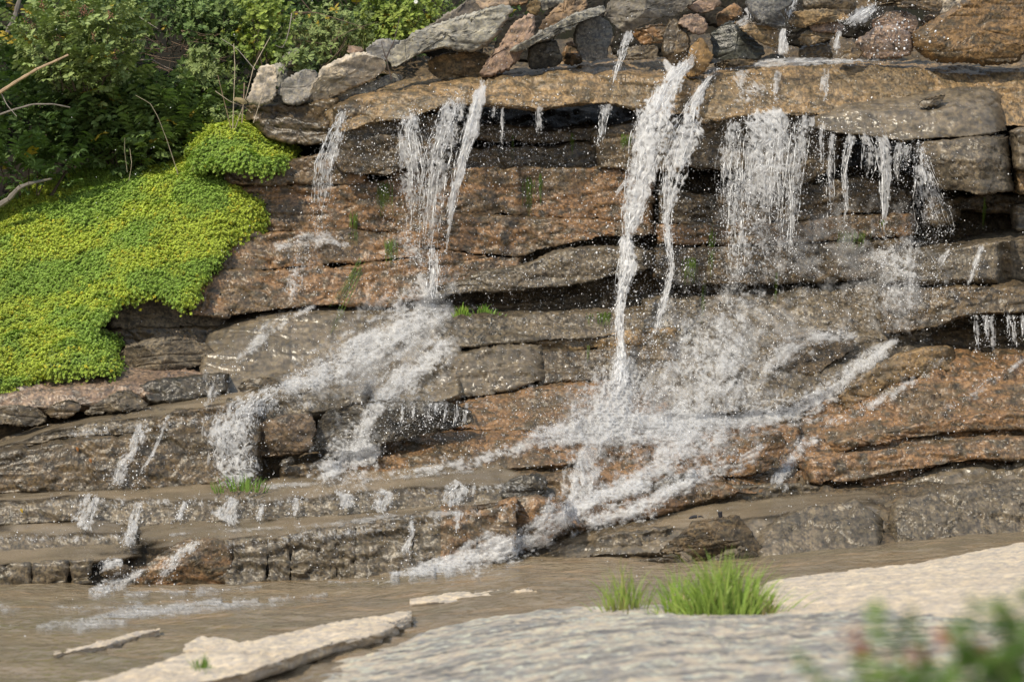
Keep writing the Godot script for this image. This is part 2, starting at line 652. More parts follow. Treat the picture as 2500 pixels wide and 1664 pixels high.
func ledges() -> void:
	# --- the topmost band ---
	ledge("rock_ledge", "long orange brown granite ledge with an arched lip under the boulders",
		[[770, 258, 20.75, 850, 228, 20.75, 905, 213, 20.8, 1000, 190, 20.85, 1200, 172, 20.9, 1350, 155, 20.9, 1500, 142, 20.9, 1620, 140, 20.9, 1720, 152, 20.9],
		[790, 285, 20.25, 850, 250, 20.2, 905, 230, 20.15, 1000, 222, 20.1, 1200, 198, 20.1, 1350, 182, 20.1, 1500, 178, 20.1, 1620, 190, 20.05, 1720, 200, 20.05],
		[810, 330, 20.1, 850, 320, 20.0, 905, 300, 20.0, 1000, 290, 19.95, 1090, 255, 19.95, 1200, 252, 19.9, 1240, 256, 19.9, 1310, 268, 19.88, 1370, 262, 19.9, 1420, 252, 19.95, 1480, 250, 20.0, 1560, 268, 20.0, 1620, 280, 20.0, 1720, 280, 20.0],
		[810, 336, 20.6, 850, 330, 20.6, 905, 306, 20.6, 1000, 292, 20.6, 1090, 256, 20.6, 1310, 264, 20.65, 1370, 258, 20.65, 1480, 246, 20.65, 1620, 276, 20.6, 1720, 276, 20.6]],
		GOLD, {"round": 3, "amp": 1.15, "blocky": 0.9, "sink": 0.0, "mat": "half"})
	ledge("rock_ledge", "broad golden granite ledge with water sheeting over it on the right",
		[[1690, 168, 20.85, 1760, 158, 20.9, 1860, 152, 20.9, 2050, 148, 20.9, 2250, 148, 20.95, 2400, 154, 21.0, 3050, 158, 21.0],
		[1690, 210, 20.15, 1760, 175, 20.2, 1860, 166, 20.25, 2050, 160, 20.25, 2250, 168, 20.3, 2400, 178, 20.35, 3050, 180, 20.35],
		[1690, 300, 19.98, 1760, 290, 19.95, 1860, 278, 19.95, 2000, 282, 19.95, 2150, 300, 20.0, 2300, 300, 20.05, 3050, 330, 20.1],
		[1690, 296, 20.5, 1860, 274, 20.5, 2000, 276, 20.5, 2150, 290, 20.5, 2300, 296, 20.5, 3050, 326, 20.5]],
		GOLD, {"round": 3, "amp": 1.15, "blocky": 0.9, "sink": 0.0, "mat": "half"})
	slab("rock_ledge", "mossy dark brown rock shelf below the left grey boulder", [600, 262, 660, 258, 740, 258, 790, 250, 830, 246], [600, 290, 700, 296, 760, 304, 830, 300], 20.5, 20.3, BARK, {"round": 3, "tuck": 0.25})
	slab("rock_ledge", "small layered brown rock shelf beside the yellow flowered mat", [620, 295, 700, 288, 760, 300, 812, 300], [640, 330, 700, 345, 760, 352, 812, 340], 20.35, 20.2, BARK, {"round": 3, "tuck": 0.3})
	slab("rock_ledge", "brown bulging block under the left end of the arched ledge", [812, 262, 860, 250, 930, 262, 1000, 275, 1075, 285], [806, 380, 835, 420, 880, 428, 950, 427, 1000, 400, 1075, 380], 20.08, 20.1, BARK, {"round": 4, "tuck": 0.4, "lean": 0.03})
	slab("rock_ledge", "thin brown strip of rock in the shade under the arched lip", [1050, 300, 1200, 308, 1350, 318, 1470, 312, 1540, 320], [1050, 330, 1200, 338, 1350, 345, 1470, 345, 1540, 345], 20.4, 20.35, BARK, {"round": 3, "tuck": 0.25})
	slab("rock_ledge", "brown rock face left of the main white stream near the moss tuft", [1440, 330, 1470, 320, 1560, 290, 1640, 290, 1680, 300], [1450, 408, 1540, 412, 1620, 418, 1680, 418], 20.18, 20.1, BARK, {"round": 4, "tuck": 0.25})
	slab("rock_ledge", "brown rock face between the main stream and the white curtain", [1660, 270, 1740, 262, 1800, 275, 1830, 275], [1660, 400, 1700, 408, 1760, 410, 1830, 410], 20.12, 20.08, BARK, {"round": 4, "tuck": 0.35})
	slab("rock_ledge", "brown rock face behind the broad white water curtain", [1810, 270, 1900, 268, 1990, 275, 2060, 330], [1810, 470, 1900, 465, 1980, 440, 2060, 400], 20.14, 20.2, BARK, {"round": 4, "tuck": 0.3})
	# smooth slabs at the right
	ledge("rock_ledge", "smooth brown wet slab lying across the right end of the golden ledge",
		[[1970, 272, 20.1, 2080, 244, 20.12, 2200, 236, 20.12, 2330, 212, 20.1, 2400, 212, 20.1, 2450, 236, 20.15],
		[1975, 290, 19.9, 2080, 268, 19.88, 2200, 276, 19.85, 2330, 262, 19.82, 2400, 258, 19.85, 2450, 262, 19.95],
		[1985, 312, 19.82, 2080, 330, 19.8, 2200, 344, 19.75, 2330, 336, 19.75, 2400, 330, 19.78, 2462, 318, 19.9],
		[1985, 310, 20.4, 2080, 326, 20.4, 2200, 340, 20.3, 2330, 334, 20.2, 2462, 316, 20.2]],
		MUD, {"round": 4, "amp": 0.7, "blocky": 0.4, "edge": 8, "mat": "film", "sink": 0.0})
	stone("rock", "small stone lying in the notch of the smooth brown slab", [2238, 262, 2252, 242, 2290, 232, 2312, 228, 2308, 240, 2290, 258, 2258, 266], 19.85, BARK, {"mat": "wet"})
	stone("rock", "orange brown blunt stone tip overhanging the dark hollow on the right", [1985, 300, 2040, 290, 2130, 300, 2172, 285, 2190, 300, 2215, 330, 2215, 348, 2180, 340, 2130, 318, 2060, 318, 2010, 315], 19.95, GOLD, {"mat": "wet", "thick": 0.5})
	ledge("rock_ledge", "big square brown block with a pale worn top edge at the right",
		[[2228, 340, 20.2, 2300, 334, 20.15, 2420, 326, 20.15, 2458, 322, 20.2],
		[2228, 350, 19.85, 2300, 342, 19.7, 2420, 332, 19.7, 2458, 334, 19.8],
		[2240, 400, 19.8, 2300, 390, 19.62, 2400, 388, 19.6, 2468, 390, 19.75],
		[2270, 450, 19.85, 2310, 465, 19.72, 2400, 474, 19.62, 2476, 464, 19.75],
		[2280, 452, 20.3, 2310, 462, 20.2, 2400, 470, 20.2, 2476, 460, 20.2]],
		MUD, {"round": 2, "amp": 0.8, "edge": 5, "sink": 0.0})
	slab("rock_ledge", "dark grey brown block at the right edge beside the square block", [2462, 328, 2500, 316, 3050, 310], [2475, 408, 2500, 412, 3050, 420], 19.75, 19.8, MUD, {"round": 4, "tuck": 0.3, "edge": 5})
	slab("rock_ledge", "small orange block wedged under the right edge block", [2472, 414, 3050, 420], [2476, 466, 3050, 470], 19.9, 19.9, GOLD, {"round": 3, "tuck": 0.3, "edge": 4})
	slab("rock_ledge", "brown block tucked below the square block", [2255, 482, 2330, 484, 2352, 482], [2255, 545, 2300, 548, 2345, 530], 19.95, 20.0, BARK, {"round": 4, "tuck": 0.3, "edge": 6})
	slab("rock_ledge", "long shaded brown layer receding under the square block", [2330, 482, 2460, 476, 3050, 470], [2330, 508, 2460, 512, 3050, 505], 20.3, 20.2, BARK, {"round": 3, "tuck": 0.4})
	slab("rock_ledge", "brown block standing at the right edge above the big sloping slab", [2464, 506, 2500, 500, 3050, 496], [2470, 556, 2500, 556, 3050, 552], 20.0, 20.0, MUD, {"round": 3, "tuck": 0.3, "edge": 5})
	# --- middle layers, left ---
	slab("rock_ledge", "pink orange rock layer poking out under the flowered mat", [535, 392, 620, 402, 700, 396, 760, 382, 830, 372, 905, 392], [545, 446, 650, 449, 720, 441, 800, 446, 860, 450, 905, 440], 20.12, 20.2, RUST, {"round": 2, "tuck": 0.24, "gap": 5.0, "edge": 6})
	slab("rock_ledge", "tall orange brown rock layer with green drips right of the mat", [560, 460, 650, 456, 720, 452, 860, 455, 960, 440, 1060, 440], [580, 566, 700, 562, 780, 563, 860, 556, 920, 560, 1000, 576, 1060, 580], 20.2, 20.2, RUST, {"round": 3, "tuck": 0.07, "gap": 5.0})
	slab("rock_ledge", "rounded rust orange layer with a small white trickle over it", [520, 592, 580, 575, 700, 568, 860, 563, 1000, 582, 1040, 590], [520, 655, 640, 656, 760, 646, 860, 641, 930, 631, 1040, 622], 19.98, 20.1, RUST, {"round": 3, "tuck": 0.07, "gap": 5.0, "lean": 0.06})
	slab("rock_ledge", "lower rust orange layer with the long green strand across it", [470, 690, 540, 660, 640, 662, 760, 654, 860, 650, 960, 640, 1060, 632], [450, 764, 560, 772, 640, 757, 760, 742, 860, 740, 960, 744, 1060, 722], 19.85, 20.0, RUST, {"round": 3, "tuck": 0.07, "gap": 5.0, "lean": 0.1})
	# middle layers, centre and right
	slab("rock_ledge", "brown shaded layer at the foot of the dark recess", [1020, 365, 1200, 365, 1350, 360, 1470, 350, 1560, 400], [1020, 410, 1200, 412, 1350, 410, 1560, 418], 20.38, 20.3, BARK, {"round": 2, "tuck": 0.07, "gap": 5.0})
	slab("rock_ledge", "wide brown and orange rock face left of the main stream", [950, 420, 1150, 412, 1300, 410, 1480, 415, 1600, 425], [950, 515, 1100, 520, 1290, 524, 1380, 532, 1450, 532, 1600, 545], 20.22, 20.2, RUST, {"round": 3, "tuck": 0.07, "gap": 5.0})
	slab("rock_ledge", "long orange rock layer below the dark horizontal crack", [960, 522, 1100, 526, 1290, 530, 1450, 540, 1600, 552], [960, 585, 1080, 602, 1200, 620, 1260, 624, 1300, 612, 1380, 592, 1450, 577, 1600, 566], 20.1, 20.12, RUST, {"round": 2, "tuck": 0.07, "gap": 5.0, "lean": 0.03})
	slab("rock_ledge", "thin orange rock layer under the dark crevice in the middle", [1010, 612, 1080, 612, 1200, 630, 1280, 632], [1010, 690, 1080, 700, 1150, 675, 1280, 655], 20.02, 20.05, RUST, {"round": 2, "tuck": 0.07, "gap": 5.0, "lean": 0.03})
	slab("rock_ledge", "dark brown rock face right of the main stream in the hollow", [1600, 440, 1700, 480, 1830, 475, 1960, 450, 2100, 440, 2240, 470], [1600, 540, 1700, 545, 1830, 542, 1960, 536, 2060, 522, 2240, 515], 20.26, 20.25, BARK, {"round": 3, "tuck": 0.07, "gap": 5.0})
	slab("rock_ledge", "orange brown layer between two black cracks right of the main stream", [1600, 552, 1700, 553, 1830, 550, 1960, 544, 2060, 530, 2240, 526], [1600, 590, 1700, 592, 1830, 596, 1960, 590, 2060, 580, 2240, 572], 20.12, 20.1, RUST, {"round": 2, "tuck": 0.07, "gap": 5.0})
	slab("rock_ledge", "dark brown slab sprinkled with drops above the long black slot", [1590, 612, 1700, 606, 1830, 606, 1960, 600, 2080, 590, 2240, 590], [1590, 668, 1700, 690, 1830, 690, 1960, 686, 2060, 678, 2240, 660], 20.0, 20.0, BARK, {"round": 2, "tuck": 0.28, "gap": 5.0})
	slab("rock_ledge", "lens shaped grey brown rock in the middle with a black slot beneath", [1060, 705, 1130, 688, 1180, 664, 1290, 645, 1350, 618, 1440, 604, 1540, 606, 1600, 622], [1060, 718, 1120, 712, 1250, 706, 1360, 698, 1420, 690, 1500, 668, 1600, 650], 19.88, 19.95, MUD, {"round": 5, "tuck": 0.28, "gap": 5.0, "edge": 10, "lean": 0.03})
	slab("rock_ledge", "thin orange brown shelf low between the two streams", [1260, 838, 1330, 832, 1450, 818, 1560, 808, 1660, 800], [1260, 846, 1340, 852, 1420, 850, 1500, 842, 1660, 830], 19.72, 19.75, GOLD, {"round": 3, "tuck": 0.07, "gap": 5.0})
	# --- the big sloping slabs below the wall ---
	ledge("rock_ledge", "big smooth grey brown sloping slab under the left streams",
		[[500, 800, 20.05, 560, 778, 20.05, 640, 752, 20.05, 760, 742, 20.05, 900, 742, 20.1, 1060, 735, 20.1, 1130, 740, 20.1],
		[500, 815, 19.75, 560, 800, 19.75, 640, 775, 19.75, 760, 765, 19.75, 900, 765, 19.8, 1060, 770, 19.8, 1130, 770, 19.85],
		[480, 930, 19.35, 560, 905, 19.4, 660, 890, 19.45, 760, 905, 19.42, 900, 930, 19.4, 1060, 940, 19.4, 1130, 900, 19.5],
		[470, 985, 19.15, 560, 970, 19.15, 660, 955, 19.2, 760, 965, 19.15, 900, 985, 19.1, 1060, 985, 19.1, 1130, 960, 19.2]],
		MUD, {"round": 8, "amp": 0.7, "blocky": 0.3, "mat": "film"})
	ledge("rock_ledge", "grey brown wet slab below the black slot in the middle",
		[[1000, 765, 20.15, 1120, 752, 20.15, 1260, 752, 20.2, 1400, 745, 20.25, 1600, 740, 20.25],
		[1000, 785, 19.8, 1120, 775, 19.8, 1260, 768, 19.82, 1400, 765, 19.85, 1600, 760, 19.9],
		[1000, 860, 19.62, 1120, 848, 19.62, 1260, 835, 19.62, 1400, 828, 19.68, 1600, 812, 19.75],
		[1000, 862, 19.9, 1120, 850, 19.9, 1260, 838, 19.9, 1400, 830, 19.9, 1600, 815, 19.95]],
		MUD, {"round": 5, "amp": 0.8, "mat": "wet"})
	slab("rock_ledge", "rounded olive brown boulder face in the centre between the splashes", [1040, 900, 1110, 862, 1200, 846, 1290, 842, 1330, 850], [1040, 960, 1110, 975, 1200, 965, 1290, 935, 1345, 925], 19.42, 19.55, MUD, {"round": 8, "lean": 0.12, "edge": 12, "mat": "film", "tuck": 0.1})
	slab("rock_ledge", "dark brown rock face left of the foot of the main stream", [1300, 856, 1400, 858, 1520, 850, 1660, 835], [1300, 940, 1400, 925, 1520, 915, 1660, 930], 19.65, 19.65, BARK, {"round": 4, "lean": 0.15})
	ledge("rock_ledge", "reddish brown sloping shelf running down from the main stream to the left",
		[[1060, 985, 19.4, 1200, 958, 19.5, 1330, 930, 19.55, 1500, 918, 19.6, 1640, 925, 19.6],
		[1060, 1000, 19.15, 1200, 975, 19.25, 1330, 955, 19.3, 1500, 950, 19.35, 1640, 960, 19.4],
		[1060, 1040, 19.0, 1200, 1050, 19.0, 1330, 1050, 19.0, 1500, 1035, 19.05, 1640, 1030, 19.1]],
		RUST, {"round": 6, "amp": 1.1})
	ledge("rock_ledge", "brown wet rock face behind the spray on the right",
		[[1560, 705, 20.3, 1700, 708, 20.3, 1900, 700, 20.3, 2060, 690, 20.25, 2280, 655, 20.2],
		[1560, 730, 19.98, 1700, 725, 19.95, 1900, 722, 19.95, 2060, 712, 19.95, 2280, 700, 19.92],
		[1560, 850, 19.72, 1700, 835, 19.7, 1900, 830, 19.7, 2060, 830, 19.72, 2280, 830, 19.78],
		[1560, 1000, 19.25, 1700, 1010, 19.2, 1900, 1000, 19.25, 2060, 940, 19.45, 2280, 850, 19.75]],
		MUD, {"round": 5, "amp": 1.3, "mat": "wet"})
	stone("rock", "dark brown bulge behind the spray with white foam on its left", [1880, 845, 1930, 815, 2010, 805, 2080, 820, 2090, 850, 2030, 885, 1990, 930, 1900, 950, 1800, 975, 1740, 960, 1790, 920, 1860, 900], 19.6, BARK, {"mat": "wet", "thick": 0.35})
	ledge("rock_ledge", "long flat slab with a sharp front edge low on the right",
		[[2130, 632, 20.1, 2200, 612, 20.1, 2330, 585, 20.15, 2400, 572, 20.2, 2500, 553, 20.2, 3050, 545, 20.2],
		[2140, 642, 19.75, 2200, 630, 19.7, 2330, 606, 19.68, 2400, 594, 19.66, 2470, 585, 19.64, 2478, 584, 19.8, 3050, 568, 20.0],
		[2140, 690, 19.72, 2200, 686, 19.66, 2330, 684, 19.64, 2400, 682, 19.62, 2438, 682, 19.62, 2446, 682, 19.85, 3050, 682, 20.05]],
		MUD, {"round": 2, "amp": 0.5, "tuck": 0.2, "edge": 4})
	ledge("rock_ledge", "lower brown slab overhanging the black hollow at the right edge",
		[[2140, 690, 19.85, 2330, 688, 19.85, 2440, 684, 19.85, 3050, 680, 19.9],
		[2140, 705, 19.68, 2330, 700, 19.62, 2440, 700, 19.6, 3050, 700, 19.65],
		[2150, 815, 19.66, 2290, 800, 19.58, 2330, 778, 19.55, 2400, 766, 19.55, 2500, 762, 19.55, 3050, 765, 19.6],
		[2150, 815, 20.2, 2290, 798, 20.2, 2330, 775, 20.3, 2400, 762, 20.3, 3050, 760, 20.3]],
		BARK, {"round": 2, "amp": 0.8, "edge": 4, "sink": 0.0})
	# the orange folds at the lower right
	ledge("rock_ledge", "orange granite folds sloping down at the lower right",
		[[1980, 985, 19.5, 2080, 935, 19.6, 2180, 880, 19.7, 2280, 850, 19.75, 2400, 850, 19.8, 3050, 855, 19.8],
		[1960, 1010, 19.3, 2080, 970, 19.35, 2180, 930, 19.4, 2280, 905, 19.4, 2400, 905, 19.4, 3050, 890, 19.4],
		[1900, 1070, 18.98, 2080, 1055, 18.95, 2280, 1020, 18.95, 2400, 1000, 19.0, 3050, 985, 19.0],
		[1880, 1160, 18.65, 2000, 1165, 18.6, 2140, 1165, 18.58, 2280, 1150, 18.6, 2400, 1120, 18.65, 3050, 1090, 18.7],
		[1880, 1185, 18.6, 2000, 1190, 18.55, 2140, 1190, 18.52, 2280, 1175, 18.55, 2400, 1145, 18.6, 3050, 1120, 18.65]],
		RUST, {"round": 5, "amp": 1.7})
	slab("rock_ledge", "curved orange brown fold with a dark crease at the far right", [2030, 985, 2110, 915, 2190, 868, 2260, 850, 2330, 850], [2060, 1000, 2140, 960, 2220, 925, 2290, 905, 2330, 895], 19.2, 19.42, GOLD, {"round": 4, "tuck": 0.2, "edge": 6})
	slab("rock_ledge", "second orange fold ending in a dark crack at the lower right", [2020, 1088, 2130, 1062, 2280, 1030, 2400, 1010, 3050, 1000], [2030, 1100, 2130, 1085, 2250, 1065, 2330, 1050, 2450, 1048, 3050, 1045], 18.76, 18.82, RUST, {"round": 4, "tuck": 0.2, "edge": 8})
	slab("rock_ledge", "third orange fold with a black gap under it at the lower right", [1950, 1130, 2050, 1110, 2200, 1098, 2400, 1072, 3050, 1060], [1960, 1168, 2060, 1178, 2140, 1162, 2250, 1140, 2400, 1120, 3050, 1105], 18.5, 18.56, RUST, {"round": 5, "tuck": 0.2, "lean": 0.05, "edge": 8})
	slab("rock_ledge", "smooth brown dome of rock at the right edge above the wet wall", [2180, 1190, 2260, 1150, 2330, 1126, 2400, 1130, 2440, 1145, 2500, 1118, 3050, 1100], [2160, 1230, 2260, 1200, 2400, 1180, 3050, 1175], 18.55, 18.6, MUD, {"round": 6, "lean": 0.15, "edge": 8, "mat": "film"})
	slab("rock", "small dark square block standing in the wet ledge at the lower right", [1956, 1178, 1990, 1170], [1962, 1208, 1988, 1206], 18.5, 18.5, BARK, {"round": 3, "tuck": 0.1})
	# --- steps on the left ---
	ledge("rock_ledge", "pale reddish gravelly bank under the lower edge of the mat",
		[[-500, 950, 19.4, 60, 925, 19.4, 200, 900, 19.45, 330, 900, 19.5, 500, 905, 19.5],
		[-500, 985, 19.0, 60, 955, 19.05, 200, 945, 19.05, 330, 940, 19.05, 500, 930, 19.1],
		[-500, 1010, 18.95, 60, 1000, 18.95, 200, 990, 18.95, 330, 975, 19.0, 500, 970, 19.05]],
		[Color(0.34, 0.24, 0.17), Color(0.25, 0.17, 0.12), Color(0.11, 0.09, 0.07)], {"round": 5, "amp": 1.2})
	stone("rock", "flat dark rock lying left of the small upper left pool", [-30, 1005, 20, 990, 80, 990, 115, 1015, 108, 1034, 70, 1042, 20, 1036, -30, 1030], 18.88, MUD, {"mat": "wet"})
	stone("rock", "low brown rock between the flat dark rock and the peaked rock", [102, 1008, 125, 985, 170, 972, 200, 985, 192, 1005, 165, 1020, 120, 1018], 18.88, BARK, {"mat": "wet"})
	stone("rock", "peaked olive brown rock at the end of the reddish bank", [200, 1008, 240, 985, 280, 955, 310, 950, 340, 965, 362, 985, 350, 998, 280, 1004, 220, 1012], 18.9, MUD, {"mat": "wet"})
	slab("rock_ledge", "long dark glistening ridge right of the reddish bank", [330, 945, 400, 930, 480, 918, 560, 915], [350, 975, 420, 975, 500, 965, 560, 950], 19.05, 19.1, DARK, {"round": 4, "lean": 0.08})
	stone("rock", "brown oval rock under the hanging tip of the mat", [283, 870, 310, 840, 370, 828, 450, 826, 500, 840, 528, 862, 520, 880, 470, 896, 400, 906, 330, 900, 290, 892], 19.55, MUD, {"mat": "damp", "thick": 0.5, "cuts": 3})
	stone("rock", "small dark wet rock with water round it left of the big splash", [575, 945, 610, 922, 660, 918, 685, 935, 680, 952, 630, 960, 590, 960], 19.1, BARK, {"mat": "wet"})
	slab("rock_ledge", "brown rock shelf in the shade of the overhanging mat", [240, 780, 270, 730, 350, 708, 420, 720, 460, 755, 560, 775], [250, 810, 300, 800, 400, 796, 480, 790, 560, 800], 19.82, 19.95, MUD, {"round": 4, "tuck": 0.35, "edge": 6, "mat": "damp"})
	slab("rock_ledge", "shaded brown layer with a crack above the oval rock", [250, 805, 330, 800, 430, 800, 520, 805, 560, 820], [270, 850, 350, 838, 430, 835, 520, 850, 560, 880], 19.85, 19.85, BARK, {"round": 3, "tuck": 0.2})
	ledge("rock_ledge", "wet brown tread with a ragged dark front on the left",
		[[-500, 1100, 18.95, 0, 1078, 18.95, 130, 1035, 19.0, 260, 1010, 19.0, 390, 985, 19.05, 560, 960, 19.1, 760, 950, 19.15, 900, 935, 19.2],
		[-500, 1110, 18.72, 0, 1092, 18.72, 130, 1048, 18.75, 260, 1030, 18.75, 380, 1020, 18.75, 470, 1010, 18.8, 620, 980, 18.85, 760, 968, 18.9, 900, 950, 18.95],
		[-500, 1125, 18.7, 0, 1110, 18.7, 130, 1070, 18.72, 260, 1062, 18.72, 380, 1060, 18.72, 470, 1060, 18.75, 620, 1040, 18.78, 760, 1015, 18.85, 900, 990, 18.9]],
		MUD, {"round": 3, "amp": 1.0, "mat": "wet"})
	ledge("rock_ledge", "tall dark olive brown rock face on the left with a water streak down it",
		[[-500, 1105, 18.72, 0, 1095, 18.72, 100, 1075, 18.74, 200, 1062, 18.74, 360, 1055, 18.74, 480, 1052, 18.75, 560, 1040, 18.76, 640, 1035, 18.78],
		[-500, 1118, 18.55, 0, 1106, 18.55, 100, 1088, 18.55, 200, 1075, 18.56, 360, 1064, 18.56, 480, 1060, 18.58, 560, 1048, 18.6, 640, 1044, 18.62],
		[-500, 1210, 18.5, 200, 1202, 18.5, 350, 1196, 18.5, 480, 1188, 18.5, 640, 1176, 18.52]],
		BARK, {"round": 3, "amp": 0.9})
	slab("rock_ledge", "smooth brown block with a fine crack beside the left lacy fall", [365, 1030, 420, 1008, 520, 992, 620, 985, 640, 990], [368, 1125, 440, 1128, 520, 1126, 640, 1110], 18.66, 18.72, BARK, {"round": 3, "lean": 0.04, "tuck": 0.06})
	slab("rock_ledge", "lower brown block under the fine crack beside the left lacy fall", [330, 1130, 420, 1134, 520, 1130, 640, 1118], [335, 1196, 420, 1194, 520, 1186, 640, 1178], 18.55, 18.6, BARK, {"round": 3, "lean": 0.03})
	stone("rock", "light brown rounded block right of the left lacy fall", [600, 1105, 605, 1055, 640, 1025, 700, 1012, 760, 1008, 772, 1040, 762, 1095, 740, 1105, 690, 1112, 640, 1116], 18.72, [Color(0.20, 0.14, 0.09), Color(0.13, 0.095, 0.065), Color(0.07, 0.055, 0.04)], {"mat": "wet", "thick": 0.45})
	stone("rock", "large dark boulder with water veils falling down its front", [764, 1085, 770, 1045, 795, 1005, 850, 985, 950, 976, 1050, 978, 1110, 986, 1150, 1000, 1158, 1030, 1110, 1045, 1020, 1062, 930, 1090, 860, 1112, 790, 1110], 18.75, DARK, {"mat": "wet", "thick": 0.5})
	slab("rock", "small dark brown block at the foot of the light brown block", [678, 1150, 720, 1140, 800, 1128, 830, 1130], [678, 1182, 740, 1176, 830, 1160], 18.55, 18.58, BARK, {"round": 3, "tuck": 0.05})
	stone("rock", "little dark pebble lying on the ledge right of the green grass fringe", [680, 1136, 692, 1120, 712, 1113, 722, 1125, 715, 1134, 695, 1140], 18.5, DARK, {"mat": "wet"})
	ledge("rock_ledge", "brown sloping ledge with orange streaks left of the wide white apron",
		[[790, 1130, 18.95, 900, 1095, 19.0, 1000, 1070, 19.0, 1150, 1045, 19.05, 1300, 1045, 19.05, 1420, 1060, 19.0],
		[790, 1150, 18.65, 900, 1125, 18.7, 1000, 1100, 18.75, 1150, 1080, 18.8, 1300, 1075, 18.8, 1420, 1085, 18.8],
		[790, 1180, 18.5, 900, 1175, 18.5, 1000, 1160, 18.5, 1150, 1150, 18.5, 1300, 1140, 18.5, 1420, 1130, 18.6]],
		RUST, {"round": 6, "amp": 1.0})
	# first step with its wet tread
	ledge("rock_ledge", "long first step at the left with a brown flooded tread",
		[[-500, 1222, 18.6, 0, 1212, 18.6, 200, 1200, 18.6, 350, 1194, 18.6, 660, 1172, 18.65, 850, 1160, 18.7, 1000, 1150, 18.7, 1150, 1140, 18.7, 1300, 1130, 18.7],
		[-500, 1232, 18.3, 0, 1224, 18.3, 160, 1210, 18.32, 340, 1222, 18.3, 530, 1226, 18.3, 660, 1222, 18.3, 860, 1206, 18.32, 1000, 1192, 18.35, 1150, 1185, 18.38, 1300, 1180, 18.4],
		[-500, 1290, 18.22, 0, 1282, 18.22, 230, 1270, 18.22, 340, 1288, 18.2, 430, 1276, 18.22, 620, 1270, 18.22, 800, 1262, 18.24, 920, 1255, 18.25, 1060, 1240, 18.28, 1300, 1225, 18.3]],
		MUD, {"round": 2, "amp": 0.9, "mat": "wet"})
	ledge("rock_ledge", "second step low at the left with thin water over its front",
		[[-500, 1296, 18.3, 60, 1290, 18.3, 230, 1275, 18.3, 345, 1290, 18.3],
		[-500, 1312, 18.1, 60, 1308, 18.1, 230, 1298, 18.1, 345, 1300, 18.12],
		[-500, 1348, 18.02, 60, 1342, 18.02, 230, 1330, 18.05, 345, 1330, 18.05],
		[-500, 1372, 17.85, 60, 1368, 17.85, 230, 1358, 17.9, 345, 1350, 17.95]],
		MUD, {"round": 2, "amp": 0.8, "mat": "wet"})
	for s in [[-90.0, 76.0, 1378.0, 1374.0, 1436.0, 1426.0, "lowest left kerb block, cut off by the picture's edge"], [77.5, 168.0, 1376.0, 1370.0, 1425.0, 1410.0, "middle one of the three low kerb blocks at the left pool edge"], [169.5, 226.0, 1369.0, 1366.0, 1410.0, 1400.0, "right one of the three low kerb blocks at the left pool edge"]]:
		slab("kerb_block", s[6], [s[0], s[2], s[1], s[3]], [s[0], s[4] + 4, s[1], s[5] + 4], 17.7, 17.7, MUD, {"round": 2, "edge": 2, "side": 0.03, "tread": 0.2, "back": 0.1, "seed": 5.0})
	stone("rock", "little dark rock with a white trickle over it at the pool edge", [240, 1402, 255, 1388, 300, 1378, 330, 1382, 322, 1400, 290, 1408, 255, 1410], 17.75, BARK, {"mat": "wet"})
	# the long low wall
	stone("rock", "rust brown rounded end of the long low wall beside the pool", [328, 1435, 330, 1400, 352, 1378, 400, 1345, 450, 1318, 520, 1312, 565, 1325, 572, 1400, 560, 1432, 500, 1438, 420, 1440, 345, 1446], 17.72, RUST, {"mat": "wet", "thick": 0.4})
	var joints := [548.0, 652.0, 708.0, 822.0, 868.0, 1008.0, 1076.0, 1165.0, 1262.0]
	var ytop := [548, 1320, 640, 1312, 700, 1306, 820, 1290, 900, 1276, 985, 1262, 1080, 1240, 1165, 1232, 1270, 1215]
	var ybot := [548, 1430, 700, 1420, 900, 1408, 985, 1400, 1080, 1380, 1165, 1352, 1270, 1330]
	var say := ["first wall block from the rust brown end", "second wall block from the rust brown end", "third wall block from the rust brown end, with a fine joint", "fourth wall block from the rust brown end", "middle block of the long low wall", "wall block left of the white plume", "wall block behind the white plume, rust red at its top", "last wall block beside the foaming chute"]
	for k in 8:
		var a: float = joints[k]
		var b: float = joints[k + 1]
		var m := (a + b) / 2
		slab("wall_block", say[k] + ", wet grey brown", [a, curve_x(ytop, a, 0), m, curve_x(ytop, m, 0), b, curve_x(ytop, b, 0)], [a, curve_x(ybot, a, 0) + 5, m, curve_x(ybot, m, 0) + 5, b, curve_x(ybot, b, 0) + 5], 17.70, 17.70, MUD if k < 6 else RUST, {"round": 1, "edge": 1, "side": 0.006, "tread": 0.22, "lean": 0.06, "amp": 1.6, "back": 0.1, "seed": 3.0, "group": "blocks of the long low wall"})
	# steps in the foaming cascade
	stone("rock", "dark square block standing in the middle of the foaming cascade", [1222, 1205, 1235, 1178, 1270, 1160, 1318, 1152, 1335, 1165, 1338, 1195, 1310, 1215, 1260, 1222, 1228, 1218], 18.3, DARK, {"mat": "wet"})
	stone("rock", "dark long block with foam running along its top in the cascade", [1580, 1195, 1600, 1175, 1660, 1155, 1700, 1150, 1705, 1165, 1680, 1185, 1620, 1200, 1590, 1205], 18.4, DARK, {"mat": "wet"})
